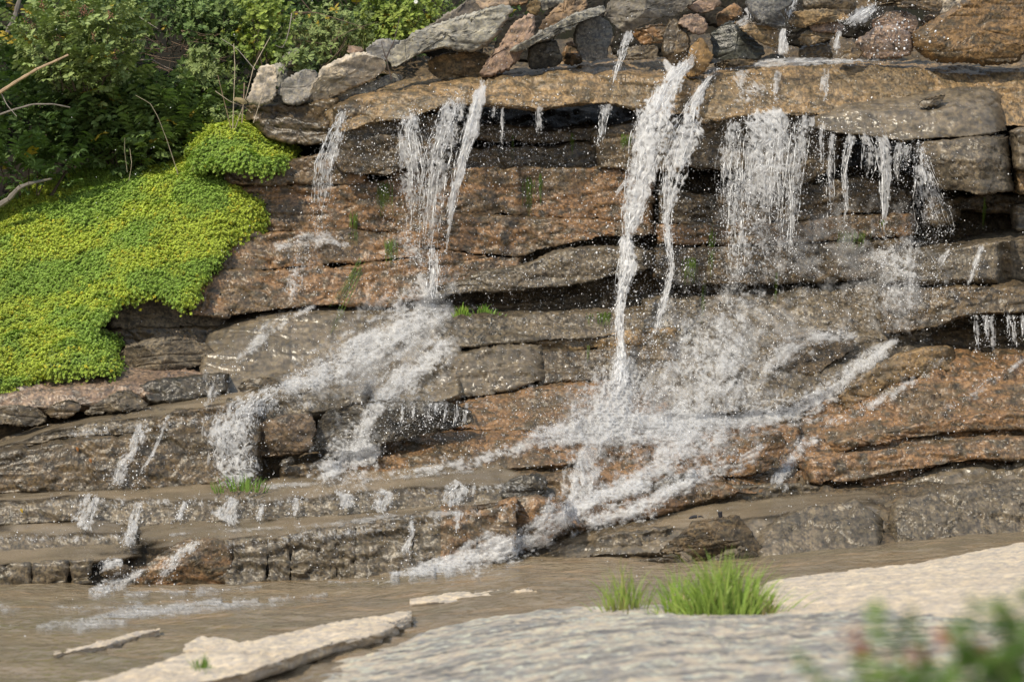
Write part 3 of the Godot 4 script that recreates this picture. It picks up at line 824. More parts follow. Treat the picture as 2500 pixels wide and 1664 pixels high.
	ledge("rock_ledge", "red brown stepped rock under the foaming cascade",
		[[1250, 1060, 19.0, 1400, 1050, 19.05, 1600, 1040, 19.1, 1800, 1040, 19.1, 1960, 1030, 19.15],
		[1250, 1090, 18.72, 1400, 1085, 18.75, 1600, 1075, 18.8, 1800, 1060, 18.85, 1960, 1045, 18.95],
		[1250, 1150, 18.6, 1400, 1140, 18.62, 1600, 1130, 18.65, 1800, 1140, 18.65, 1960, 1120, 18.8],
		[1250, 1170, 18.4, 1400, 1165, 18.42, 1600, 1160, 18.45, 1800, 1165, 18.5, 1960, 1160, 18.6],
		[1250, 1230, 18.3, 1400, 1215, 18.32, 1600, 1190, 18.38, 1800, 1175, 18.45, 1960, 1172, 18.55],
		[1250, 1245, 18.1, 1400, 1235, 18.15, 1600, 1210, 18.2, 1800, 1190, 18.35, 1960, 1180, 18.5],
		[1250, 1310, 17.95, 1400, 1290, 18.0, 1600, 1250, 18.1, 1800, 1200, 18.3, 1960, 1185, 18.45]],
		RUST, {"round": 3, "amp": 1.6})
	stone("rock", "rust brown rock filling the corner between the low wall and the cascade", [1235, 1232, 1262, 1212, 1310, 1204, 1375, 1222, 1392, 1262, 1345, 1318, 1280, 1348, 1240, 1338], 17.9, RUST, {"mat": "wet", "thick": 0.3})
	stone("rock", "rust brown rock knob right of the foaming cascade", [1745, 1130, 1775, 1095, 1830, 1065, 1900, 1055, 1925, 1075, 1910, 1110, 1880, 1150, 1830, 1165, 1770, 1168], 18.5, RUST, {"mat": "wet", "thick": 0.45})
	slab("rock_ledge", "low wet ledge with rough front right of the cascade's foot", [1600, 1222, 1680, 1200, 1800, 1186, 1950, 1180, 2010, 1186], [1600, 1250, 1680, 1236, 1800, 1222, 1950, 1212, 2010, 1205], 18.35, 18.4, MUD, {"round": 3, "tread": 0.15, "mat": "wet"})
	# lower right wall
	ledge("rock_ledge", "flat flooded ledge between the cascade and the two wall blocks",
		[[1340, 1320, 18.2, 1480, 1268, 18.25, 1640, 1245, 18.3, 1800, 1226, 18.35, 1960, 1210, 18.4, 2160, 1196, 18.5, 2230, 1190, 18.5],
		[1300, 1345, 17.95, 1480, 1318, 17.95, 1600, 1302, 17.95, 1720, 1285, 18.0, 1870, 1262, 18.05, 2000, 1230, 18.15, 2100, 1225, 18.2, 2160, 1250, 18.15, 2230, 1220, 18.25],
		[1260, 1380, 17.75, 1480, 1352, 17.8, 1600, 1350, 17.8, 1720, 1350, 17.8, 1870, 1350, 17.8, 2000, 1340, 17.85, 2160, 1320, 17.9, 2230, 1310, 17.95]],
		MUD, {"round": 3, "amp": 0.7, "mat": "film"})
	slab("rock_ledge", "low brown block face under the flooded ledge, left of the wedge rock", [1440, 1318, 1500, 1304, 1590, 1296, 1650, 1290], [1430, 1350, 1500, 1352, 1590, 1352, 1650, 1352], 17.88, 17.9, MUD, {"round": 3, "edge": 5})
	stone("rock", "brown wedge rock with a dark hollow under it behind the tall grass", [1605, 1348, 1640, 1318, 1672, 1296, 1690, 1272, 1740, 1264, 1800, 1256, 1832, 1290, 1862, 1345, 1872, 1380, 1800, 1378, 1750, 1366, 1700, 1376, 1660, 1352], 17.78, BARK, {"mat": "damp", "thick": 0.5, "cuts": 8, "corner": 0.1, "mid": [1745, 1315]})
	stone("rock", "flat triangular slab leaning at the foot of the wedge rock", [1718, 1372, 1760, 1350, 1815, 1332, 1840, 1345, 1868, 1372, 1840, 1382, 1780, 1385, 1730, 1384], 17.7, MUD, {"mat": "damp", "cuts": 3})
	stone("rock", "thin flat stone tilted against the wedge rock by the grass", [1655, 1346, 1668, 1345, 1700, 1370, 1722, 1390, 1712, 1398, 1690, 1392, 1672, 1370], 17.62, MUD, {"mat": "damp"})
	stone("rock", "flat dark slab at the water line left of the thin tilted stone", [1480, 1385, 1510, 1372, 1600, 1362, 1650, 1352, 1668, 1372, 1680, 1390, 1690, 1402, 1600, 1404, 1520, 1402, 1490, 1398], 17.6, BARK, {"mat": "wet", "cuts": 3})
	ledge("wall_block", "smooth grey brown wet wall block left of the notch at the lower right",
		[[1830, 1290, 18.3, 1900, 1245, 18.35, 2000, 1216, 18.4, 2090, 1206, 18.45, 2120, 1230, 18.4, 2160, 1262, 18.35],
		[1845, 1305, 17.95, 1900, 1265, 17.95, 2000, 1236, 18.0, 2090, 1222, 18.0, 2120, 1245, 18.0, 2160, 1276, 18.0],
		[1840, 1330, 17.8, 1900, 1322, 17.78, 2000, 1310, 17.78, 2090, 1300, 17.8, 2160, 1298, 17.85],
		[1835, 1375, 17.7, 1900, 1372, 17.68, 2000, 1360, 17.68, 2090, 1348, 17.7, 2160, 1338, 17.75]],
		MUD, {"round": 4, "amp": 0.8, "edge": 5, "mat": "wet"})
	ledge("wall_block", "long rough glittering grey wall block right of the notch at the lower right",
		[[2168, 1258, 18.35, 2182, 1220, 18.4, 2260, 1192, 18.45, 2400, 1172, 18.5, 3050, 1160, 18.5],
		[2170, 1270, 17.95, 2190, 1234, 18.0, 2260, 1206, 18.05, 2400, 1186, 18.1, 3050, 1175, 18.1],
		[2164, 1334, 17.78, 2190, 1330, 17.78, 2300, 1318, 17.8, 2500, 1304, 17.85, 3050, 1298, 17.85]],
		MUD, {"round": 3, "amp": 1.5, "edge": 5, "mat": "wet"})

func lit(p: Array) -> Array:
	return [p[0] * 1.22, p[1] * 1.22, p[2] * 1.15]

func boulders() -> void:
	var b := "boulder"
	var G := {"group": "boulders piled on the topmost ledge"}
	stone(b, "upright tan slab, leftmost of the boulders, beside the dry stalks", [632, 163, 671, 156, 676, 190, 674, 230, 663, 249, 638, 259, 608, 256, 604, 239, 623, 191], 20.35, TAN, {"mat": "dry", "thick": 0.3, "cuts": 2})
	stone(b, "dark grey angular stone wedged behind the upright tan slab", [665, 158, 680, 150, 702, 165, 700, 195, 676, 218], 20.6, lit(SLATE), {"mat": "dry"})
	stone(b, "grey boulder with a pale patch between the two tan ones", [674, 228, 682, 205, 707, 184, 745, 166, 772, 172, 778, 182, 768, 222, 753, 245, 722, 256, 692, 254, 684, 237], 20.4, [Color(0.36, 0.33, 0.29), Color(0.25, 0.235, 0.215), Color(0.15, 0.145, 0.135)], {"mat": "dry", "thick": 0.4, "cuts": 4})
	stone(b, "big pale tan boulder with a flat sunlit face at the left", [753, 226, 782, 165, 810, 151, 849, 132, 881, 124, 914, 132, 942, 145, 944, 168, 925, 182, 895, 201, 858, 214, 820, 231, 787, 249, 759, 243], 20.3, TAN, {"mat": "dry", "thick": 0.34, "cuts": 3, "tip": [0.0, -0.5]})
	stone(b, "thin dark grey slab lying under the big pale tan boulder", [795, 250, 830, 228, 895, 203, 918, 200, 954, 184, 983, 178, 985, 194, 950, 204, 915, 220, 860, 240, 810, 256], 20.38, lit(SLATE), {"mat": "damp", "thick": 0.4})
	stone(b, "smooth grey boulder behind the pale tan one at the edge of the weeds", [887, 121, 923, 94, 988, 99, 990, 120, 960, 140, 935, 152, 905, 142], 20.75, [Color(0.34, 0.32, 0.30), Color(0.25, 0.24, 0.23), Color(0.15, 0.145, 0.14)], {"mat": "dry", "thick": 0.4, "cuts": 3})
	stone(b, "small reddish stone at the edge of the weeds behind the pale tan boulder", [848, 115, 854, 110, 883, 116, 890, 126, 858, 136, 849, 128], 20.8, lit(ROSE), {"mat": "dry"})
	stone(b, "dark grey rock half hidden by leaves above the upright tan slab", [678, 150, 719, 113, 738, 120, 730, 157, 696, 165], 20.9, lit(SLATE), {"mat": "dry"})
	stone(b, "brownish grey slab lying behind the longest grey boulder", [1000, 92, 1067, 50, 1107, 24, 1157, -12, 1180, -6, 1180, 22, 1150, 50, 1100, 75, 1040, 100], 20.85, [Color(0.29, 0.25, 0.21), Color(0.22, 0.19, 0.165), Color(0.13, 0.12, 0.105)], {"mat": "dry", "thick": 0.4, "cuts": 3})
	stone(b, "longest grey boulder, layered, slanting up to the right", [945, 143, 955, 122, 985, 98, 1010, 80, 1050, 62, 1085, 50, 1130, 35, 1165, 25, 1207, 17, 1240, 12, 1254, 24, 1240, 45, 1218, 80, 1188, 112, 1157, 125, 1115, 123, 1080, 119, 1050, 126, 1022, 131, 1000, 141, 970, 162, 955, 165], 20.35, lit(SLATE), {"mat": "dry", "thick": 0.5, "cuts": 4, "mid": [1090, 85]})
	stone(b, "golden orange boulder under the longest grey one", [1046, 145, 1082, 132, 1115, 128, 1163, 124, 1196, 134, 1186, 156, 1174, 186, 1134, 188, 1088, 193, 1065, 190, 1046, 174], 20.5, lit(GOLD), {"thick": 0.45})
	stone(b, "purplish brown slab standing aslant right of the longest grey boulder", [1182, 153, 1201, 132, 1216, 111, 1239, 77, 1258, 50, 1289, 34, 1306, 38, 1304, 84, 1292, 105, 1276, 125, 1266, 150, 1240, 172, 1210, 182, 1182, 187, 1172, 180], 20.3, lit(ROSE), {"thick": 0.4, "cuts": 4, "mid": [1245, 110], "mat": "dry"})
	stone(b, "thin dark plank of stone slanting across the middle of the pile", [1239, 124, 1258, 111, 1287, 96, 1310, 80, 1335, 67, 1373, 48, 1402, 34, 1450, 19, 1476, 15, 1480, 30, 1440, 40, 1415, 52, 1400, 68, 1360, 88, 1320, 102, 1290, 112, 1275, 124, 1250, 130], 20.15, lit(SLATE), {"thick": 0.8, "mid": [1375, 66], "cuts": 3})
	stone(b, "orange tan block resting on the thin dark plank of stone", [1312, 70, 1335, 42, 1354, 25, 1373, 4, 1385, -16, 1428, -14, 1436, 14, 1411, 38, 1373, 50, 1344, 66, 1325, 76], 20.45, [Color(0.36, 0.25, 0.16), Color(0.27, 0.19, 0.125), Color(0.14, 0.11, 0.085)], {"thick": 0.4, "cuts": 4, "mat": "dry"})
	stone(b, "square wet grey block under the thin dark plank", [1287, 115, 1306, 104, 1354, 94, 1362, 100, 1372, 142, 1369, 154, 1341, 163, 1298, 168, 1292, 164, 1288, 142], 20.35, [Color(0.17, 0.155, 0.125), Color(0.12, 0.11, 0.095), Color(0.06, 0.056, 0.05)], {"mat": "wet", "thick": 0.35, "cuts": 2})
	stone(b, "round grey boulder in the middle with an orange rim", [1399, 88, 1411, 54, 1438, 38, 1463, 35, 1480, 50, 1496, 65, 1497, 92, 1487, 116, 1484, 142, 1457, 149, 1423, 150, 1408, 126], 20.3, [Color(0.23, 0.22, 0.205), Color(0.17, 0.165, 0.155), Color(0.10, 0.098, 0.092)], {"mat": "damp", "thick": 0.32, "power": 3.4, "cuts": 2})
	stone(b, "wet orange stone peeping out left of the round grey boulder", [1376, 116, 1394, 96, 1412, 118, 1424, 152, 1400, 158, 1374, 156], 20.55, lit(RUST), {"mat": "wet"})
	stone(b, "large overhanging grey boulder at the top centre", [1475, 33, 1484, 13, 1492, -16, 1700, -16, 1694, 6, 1668, 25, 1643, 42, 1630, 38, 1591, 52, 1557, 65, 1549, 73, 1522, 80, 1507, 67, 1488, 50], 20.3, [Color(0.29, 0.265, 0.23), Color(0.21, 0.19, 0.165), Color(0.12, 0.11, 0.095)], {"mat": "dry", "thick": 0.55, "mid": [1575, 18], "tip": [0.0, -0.4]})
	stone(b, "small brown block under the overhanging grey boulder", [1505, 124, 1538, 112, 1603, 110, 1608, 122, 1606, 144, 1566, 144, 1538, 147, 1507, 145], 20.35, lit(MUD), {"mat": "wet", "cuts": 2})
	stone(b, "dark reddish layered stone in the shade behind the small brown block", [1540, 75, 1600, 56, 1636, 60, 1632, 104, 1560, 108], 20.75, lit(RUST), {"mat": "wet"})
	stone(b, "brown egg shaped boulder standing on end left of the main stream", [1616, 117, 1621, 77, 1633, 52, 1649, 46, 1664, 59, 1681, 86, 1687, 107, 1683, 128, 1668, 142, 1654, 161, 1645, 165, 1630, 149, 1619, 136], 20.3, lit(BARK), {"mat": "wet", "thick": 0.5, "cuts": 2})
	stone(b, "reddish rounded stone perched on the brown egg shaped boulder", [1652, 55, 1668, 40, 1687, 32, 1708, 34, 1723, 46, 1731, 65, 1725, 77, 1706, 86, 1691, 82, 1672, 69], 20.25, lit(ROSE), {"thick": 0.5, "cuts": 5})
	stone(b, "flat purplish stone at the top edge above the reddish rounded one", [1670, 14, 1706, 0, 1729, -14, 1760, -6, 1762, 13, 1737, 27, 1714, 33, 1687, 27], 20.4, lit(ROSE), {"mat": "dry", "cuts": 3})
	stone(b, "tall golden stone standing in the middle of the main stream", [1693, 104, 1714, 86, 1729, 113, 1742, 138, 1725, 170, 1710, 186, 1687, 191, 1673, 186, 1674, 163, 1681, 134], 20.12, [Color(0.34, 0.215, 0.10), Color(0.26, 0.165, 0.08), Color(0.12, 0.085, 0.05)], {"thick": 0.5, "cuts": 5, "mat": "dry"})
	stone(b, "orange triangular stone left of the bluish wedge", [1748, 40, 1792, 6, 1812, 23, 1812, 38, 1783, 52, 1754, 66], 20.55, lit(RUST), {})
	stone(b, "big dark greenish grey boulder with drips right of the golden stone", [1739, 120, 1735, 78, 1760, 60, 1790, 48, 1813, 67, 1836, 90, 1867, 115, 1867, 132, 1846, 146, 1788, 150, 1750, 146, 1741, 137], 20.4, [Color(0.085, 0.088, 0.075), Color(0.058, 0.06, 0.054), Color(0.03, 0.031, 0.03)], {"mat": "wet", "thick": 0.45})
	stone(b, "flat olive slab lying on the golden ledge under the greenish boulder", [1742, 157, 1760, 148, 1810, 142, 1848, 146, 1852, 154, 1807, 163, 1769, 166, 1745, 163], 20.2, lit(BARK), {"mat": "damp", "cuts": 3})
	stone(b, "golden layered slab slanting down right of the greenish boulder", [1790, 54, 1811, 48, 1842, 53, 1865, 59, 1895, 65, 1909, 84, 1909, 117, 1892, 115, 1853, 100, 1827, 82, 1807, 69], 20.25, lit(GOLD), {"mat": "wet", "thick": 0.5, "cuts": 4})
	stone(b, "bluish grey wedge pointing down at the top of the pile", [1813, -14, 1924, -14, 1938, 4, 1903, 31, 1920, 52, 1918, 65, 1884, 68, 1857, 58, 1836, 36], 20.15, [Color(0.22, 0.215, 0.21), Color(0.17, 0.168, 0.165), Color(0.10, 0.10, 0.098)], {"mat": "damp", "thick": 0.4, "cuts": 2, "corner": 0.1, "mid": [1872, 18]})
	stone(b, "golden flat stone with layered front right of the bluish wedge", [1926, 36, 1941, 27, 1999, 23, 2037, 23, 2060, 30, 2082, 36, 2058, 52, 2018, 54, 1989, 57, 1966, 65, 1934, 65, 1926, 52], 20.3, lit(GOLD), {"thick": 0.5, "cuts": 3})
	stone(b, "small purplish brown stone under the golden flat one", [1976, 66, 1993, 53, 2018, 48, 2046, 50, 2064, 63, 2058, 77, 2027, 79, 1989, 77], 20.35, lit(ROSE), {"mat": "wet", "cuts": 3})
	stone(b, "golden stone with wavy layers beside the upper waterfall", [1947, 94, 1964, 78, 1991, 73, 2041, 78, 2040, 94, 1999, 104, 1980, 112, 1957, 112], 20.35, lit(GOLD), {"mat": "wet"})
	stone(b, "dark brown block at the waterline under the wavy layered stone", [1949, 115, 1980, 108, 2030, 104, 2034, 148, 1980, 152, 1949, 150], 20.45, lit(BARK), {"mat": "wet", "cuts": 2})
	stone(b, "dark brown slab at the top edge above the golden flat stone", [1958, -14, 2080, -14, 2088, 15, 2088, 36, 2060, 33, 2033, 28, 1962, 28], 20.6, lit(BARK), {"mat": "wet"})
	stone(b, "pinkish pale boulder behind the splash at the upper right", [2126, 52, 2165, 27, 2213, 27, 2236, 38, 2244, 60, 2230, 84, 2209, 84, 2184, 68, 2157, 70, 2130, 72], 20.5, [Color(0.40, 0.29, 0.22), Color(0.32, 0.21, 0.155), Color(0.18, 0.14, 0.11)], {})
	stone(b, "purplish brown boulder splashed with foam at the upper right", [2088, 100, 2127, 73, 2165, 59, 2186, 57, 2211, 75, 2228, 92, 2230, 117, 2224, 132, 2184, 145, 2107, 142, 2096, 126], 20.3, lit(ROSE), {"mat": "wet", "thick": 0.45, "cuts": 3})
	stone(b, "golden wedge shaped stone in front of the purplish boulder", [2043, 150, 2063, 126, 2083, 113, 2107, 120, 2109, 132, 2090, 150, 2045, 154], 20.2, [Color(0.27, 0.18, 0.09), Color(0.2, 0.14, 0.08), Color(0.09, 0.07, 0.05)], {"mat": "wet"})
	stone(b, "huge rounded orange brown boulder in the upper right corner", [2228, 77, 2251, 61, 2299, 32, 2337, 13, 2375, -14, 2540, -20, 2545, 110, 2500, 134, 2484, 155, 2413, 157, 2289, 153, 2251, 136, 2232, 117], 20.3, [Color(0.27, 0.165, 0.075), Color(0.18, 0.12, 0.062), Color(0.085, 0.066, 0.04)], {"mat": "wet", "thick": 0.4, "cuts": 3, "mid": [2385, 75]})
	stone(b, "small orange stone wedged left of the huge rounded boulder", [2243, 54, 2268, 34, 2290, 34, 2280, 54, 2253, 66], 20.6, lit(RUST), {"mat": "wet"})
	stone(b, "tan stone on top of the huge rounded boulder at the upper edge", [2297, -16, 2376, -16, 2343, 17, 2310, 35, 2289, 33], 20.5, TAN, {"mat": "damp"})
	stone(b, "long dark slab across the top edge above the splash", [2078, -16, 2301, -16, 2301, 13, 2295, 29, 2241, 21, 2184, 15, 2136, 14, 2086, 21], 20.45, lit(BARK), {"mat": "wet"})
	stone(b, "pale pink stone at the top edge above the longest grey boulder", [1160, 4, 1170, -20, 1250, -20, 1247, 14, 1205, 16, 1176, 24], 20.7, [Color(0.45, 0.34, 0.25), Color(0.36, 0.27, 0.2), Color(0.2, 0.16, 0.13)], {"mat": "dry"})
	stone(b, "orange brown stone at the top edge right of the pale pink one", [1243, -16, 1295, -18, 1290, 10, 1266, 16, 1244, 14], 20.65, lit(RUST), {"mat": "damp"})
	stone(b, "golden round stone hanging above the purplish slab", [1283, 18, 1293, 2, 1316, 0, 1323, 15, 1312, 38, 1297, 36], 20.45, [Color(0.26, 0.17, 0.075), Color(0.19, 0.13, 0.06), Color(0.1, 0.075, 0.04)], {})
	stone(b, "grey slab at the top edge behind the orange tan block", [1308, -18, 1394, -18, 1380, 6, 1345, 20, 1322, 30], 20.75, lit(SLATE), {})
	for k in 9:
		# more of the pile behind, mostly hidden
		var x: float = [1100.0, 1275.0, 1400.0, 1560.0, 1660.0, 1790.0, 1960.0, 2110.0, 2330.0][k]
		var y: float = [95.0, 95.0, 10.0, 90.0, 20.0, 20.0, 60.0, 45.0, 40.0][k]
		var words: String = ["under the middle of the longest grey boulder", "behind the purplish aslant slab", "behind the orange tan block", "in the gap below the overhanging grey boulder", "behind the flat purplish stone", "behind the orange triangular stone", "in the gap right of the bluish wedge", "behind the splash on the pinkish boulder", "behind the huge rounded boulder"][k]
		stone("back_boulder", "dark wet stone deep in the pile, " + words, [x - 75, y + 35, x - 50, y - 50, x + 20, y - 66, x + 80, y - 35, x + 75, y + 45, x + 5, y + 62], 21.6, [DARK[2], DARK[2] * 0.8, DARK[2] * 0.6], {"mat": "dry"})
	for k in 3:
		# the pile goes on beyond the right edge
		var x: float = [2640.0, 2800.0, 2960.0][k]
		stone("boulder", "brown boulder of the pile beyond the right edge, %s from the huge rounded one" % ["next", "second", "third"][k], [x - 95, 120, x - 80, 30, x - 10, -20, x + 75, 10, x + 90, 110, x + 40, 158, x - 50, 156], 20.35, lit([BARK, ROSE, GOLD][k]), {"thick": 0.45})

# triples of x, y and height below the eye become x, y, distance
func low(l: Array) -> Array:
	var o := []
	for i in range(0, l.size(), 3):
		o.append_array([l[i], l[i + 1], l[i + 2] * FOCAL / (l[i + 1] - 832.0)])
	return o

func bank() -> void:
	# ground under the viewer, out of sight below the frame, and the bed that the stream runs over
	var g := ledge("ground", "bare ground of the near bank running out under the viewer",
		[[-2500, 1800, 14.5, 1250, 1800, 14.0, 5000, 1800, 14.0], [-6000, 2600, 7.0, 1250, 2500, 7.0, 8000, 2500, 7.0], [-9000, 8500, 1.9, 1250, 8500, 1.9, 12000, 8500, 1.9], [-9000, 14000, 1.0, 1250, 14000, 1.0, 12000, 14000, 1.0]],
		LICHEN, {"kind": "structure", "mat": "pale", "step": 0.3, "amp": 2.0, "back": 0.2, "side": 0.1, "category": "ground"})
	# flowing water over the flat rock: one sheet from the foot of the steps to under the slabs
	treads()
	var W := [
		[-1000, 1440, 17.75, 0, 1424, 17.75, 330, 1424, 17.75, 560, 1422, 17.75, 900, 1404, 17.75, 1100, 1378, 17.75, 1300, 1362, 17.75, 1480, 1362, 17.7, 1650, 1372, 17.65, 1850, 1362, 17.65, 2160, 1326, 17.75, 2500, 1295, 17.8, 3500, 1270, 17.8],
		[-1000, 1480, 16.4, 330, 1478, 16.4, 900, 1452, 16.5, 1300, 1410, 16.6, 1650, 1400, 16.7, 2160, 1372, 16.6, 2500, 1340, 16.6, 3500, 1320, 16.6],
		[-1000, 1600, 13.8, 330, 1590, 13.8, 900, 1560, 13.9, 1300, 1515, 14.1, 1650, 1490, 14.4, 2160, 1460, 14.4, 3500, 1420, 14.4],
		[-1000, 1780, 11.3, 330, 1780, 11.3, 900, 1740, 11.4, 1300, 1700, 11.5, 1650, 1680, 11.6, 2160, 1650, 11.6, 3500, 1600, 11.6]]
	var how := {"seed": 4.0, "amp": 0.0, "step": 0.022, "round": 2, "back": 0.3, "jag": 0.0, "side": 0.0}
	var a := ledge_points(W, how)
	var P: PackedVector3Array = a[0]
	var rows: int = a[1]
	var cols: int = a[2]
	var C := PackedColorArray()
	C.resize(P.size())
	for k in P.size():
		var p := P[k]
		# long ripples drawn out along the flow
		var u := p.x * 0.97 + p.z * 0.22
		var v := p.z * 0.97 - p.x * 0.22
		var r := nb.get_noise_3d(u * 0.5, v * 1.5, 1.0)
		var r2 := nf.get_noise_3d(u * 0.10, v * 0.26, 5.0)
		P[k].y += 0.016 * r + 0.016 * r2
		var c := Color(0.200, 0.153, 0.098).lerp(Color(0.160, 0.126, 0.082), sm(-0.3, 0.3, na.get_noise_3d(u * 0.5, v * 1.4, 9.0)))
		c = c.lerp(Color(0.29, 0.19, 0.10), 0.35 * sm(0.12, 0.45, na.get_noise_3d(u * 1.1, v * 3.0, 29.0)))
		C[k] = c
		see(P[k])
	var where := local(P)
	var o := put("water", grid_mesh(P, normals_of(P, rows, cols, false), C, rows, cols, false), mats["stream"], where)
	tag(o, "shallow brown stream running over flat rock below the falls", "water", "", "structure")
	# slabs of pale rock
	ledge("bank_slab", "big lichen spotted grey rock slab across the bottom of the picture", [
		low([700, 1668, 1.50, 780, 1618, 1.47, 900, 1584, 1.44, 960, 1578, 1.42, 1060, 1536, 1.38, 1200, 1506, 1.34, 1400, 1482, 1.29, 1560, 1474, 1.26, 1700, 1482, 1.24, 1800, 1500, 1.23, 1900, 1498, 1.21, 2100, 1486, 1.18, 2300, 1494, 1.17, 2500, 1500, 1.15, 3400, 1500, 1.13]),
		low([700, 1680, 1.49, 960, 1600, 1.41, 1200, 1535, 1.32, 1400, 1515, 1.26, 1560, 1510, 1.23, 1800, 1530, 1.20, 2100, 1530, 1.15, 2500, 1540, 1.12, 3400, 1540, 1.10]),
		low([700, 1720, 1.48, 960, 1660, 1.40, 1200, 1600, 1.31, 1560, 1580, 1.21, 2100, 1600, 1.14, 3400, 1610, 1.09]),
		low([700, 1860, 1.47, 960, 1820, 1.39, 1560, 1780, 1.20, 2100, 1790, 1.13, 3400, 1800, 1.08])],
		LICHEN, {"mat": "pale", "round": 6, "amp": 0.65, "back": 0.4, "step": 0.0165, "category": "rock slab", "side": 0.0, "blocky": 0.6})
	ledge("bank_slab", "smooth cream rock slope rising to the right beside the tall grass", [
		low([1855, 1432, 1.235, 1880, 1418, 1.23, 2000, 1402, 1.22, 2100, 1390, 1.21, 2250, 1372, 1.19, 2380, 1348, 1.17, 2500, 1324, 1.15, 3400, 1300, 1.12]),
		low([1855, 1445, 1.23, 2000, 1425, 1.205, 2250, 1400, 1.165, 2500, 1360, 1.12, 3400, 1340, 1.09]),
		low([1855, 1490, 1.225, 2000, 1495, 1.20, 2250, 1500, 1.16, 2500, 1500, 1.11, 3400, 1500, 1.08]),
		low([1855, 1540, 1.26, 2250, 1560, 1.2, 3400, 1560, 1.15])],
		PALE, {"mat": "pale", "round": 6, "amp": 0.3, "back": 0.3, "step": 0.0155, "category": "rock slab", "side": 0.1})
	ledge("bank_slab", "long narrow cream slab with a dark wet lower edge at the bottom left",
		[[170, 1676, 11.9, 350, 1630, 12.6, 470, 1594, 13.1, 600, 1566, 13.5, 800, 1522, 14.2, 930, 1506, 14.5, 1004, 1490, 14.75],
		[170, 1690, 11.7, 350, 1648, 12.3, 600, 1586, 13.1, 800, 1540, 13.8, 930, 1520, 14.1, 1004, 1502, 14.5],
		[170, 1740, 11.2, 350, 1700, 11.6, 600, 1640, 12.3, 800, 1572, 13.3, 930, 1546, 13.7, 1004, 1512, 14.35],
		[170, 1745, 11.25, 600, 1655, 12.35, 800, 1586, 13.35, 930, 1560, 13.75, 1004, 1522, 14.4]],
		PALE, {"mat": "pale", "round": 3, "amp": 0.7, "back": 0.2, "step": 0.012, "category": "rock slab", "side": 0.05})
	ledge("bank_slab", "thin cream sliver of rock showing in the brown water at the left",
		[[130, 1592, 13.75, 250, 1566, 14.1, 310, 1548, 14.4, 390, 1532, 14.7], [130, 1596, 13.6, 250, 1576, 13.95, 310, 1560, 14.25, 390, 1536, 14.6], [130, 1600, 13.62, 250, 1582, 13.97, 310, 1565, 14.27, 390, 1538, 14.62]],
		PALE, {"mat": "pale", "round": 2, "amp": 0.4, "back": 0.1, "category": "rock slab", "side": 0.02, "step": 0.01})
	ledge("bank_slab", "small pinkish hump of rock in the water above the grass tuft",
		[[450, 1580, 13.8, 490, 1558, 14.0, 520, 1552, 14.05, 570, 1562, 14.0, 600, 1572, 13.9], [450, 1582, 13.7, 500, 1574, 13.85, 560, 1576, 13.8, 600, 1578, 13.75], [450, 1586, 13.65, 520, 1588, 13.6, 600, 1586, 13.65]],
		PALE, {"mat": "pale", "round": 2, "amp": 0.6, "back": 0.1, "category": "rock slab", "side": 0.02, "step": 0.01})
	ledge("bank_slab", "low cream slab with a notch at the edge of the little pool by the grass",
		[[1000, 1462, 15.75, 1100, 1446, 16.0, 1200, 1440, 16.1, 1320, 1434, 16.2, 1420, 1422, 16.4, 1485, 1414, 16.5],
		[1000, 1466, 15.6, 1100, 1458, 15.75, 1200, 1456, 15.8, 1320, 1448, 15.95, 1420, 1432, 16.2, 1485, 1420, 16.4],
		[1000, 1472, 15.55, 1200, 1466, 15.65, 1320, 1456, 15.85, 1420, 1440, 16.1, 1485, 1428, 16.3]],
		PALE, {"mat": "pale", "round": 2, "amp": 0.6, "back": 0.15, "category": "rock slab", "side": 0.02, "step": 0.01})
	stone("bank_slab", "small cream stone at the right end of the low notched slab", [1222, 1462, 1240, 1446, 1290, 1434, 1320, 1444, 1322, 1456, 1270, 1464], 15.7, PALE, {"mat": "pale", "category": "rock slab"})

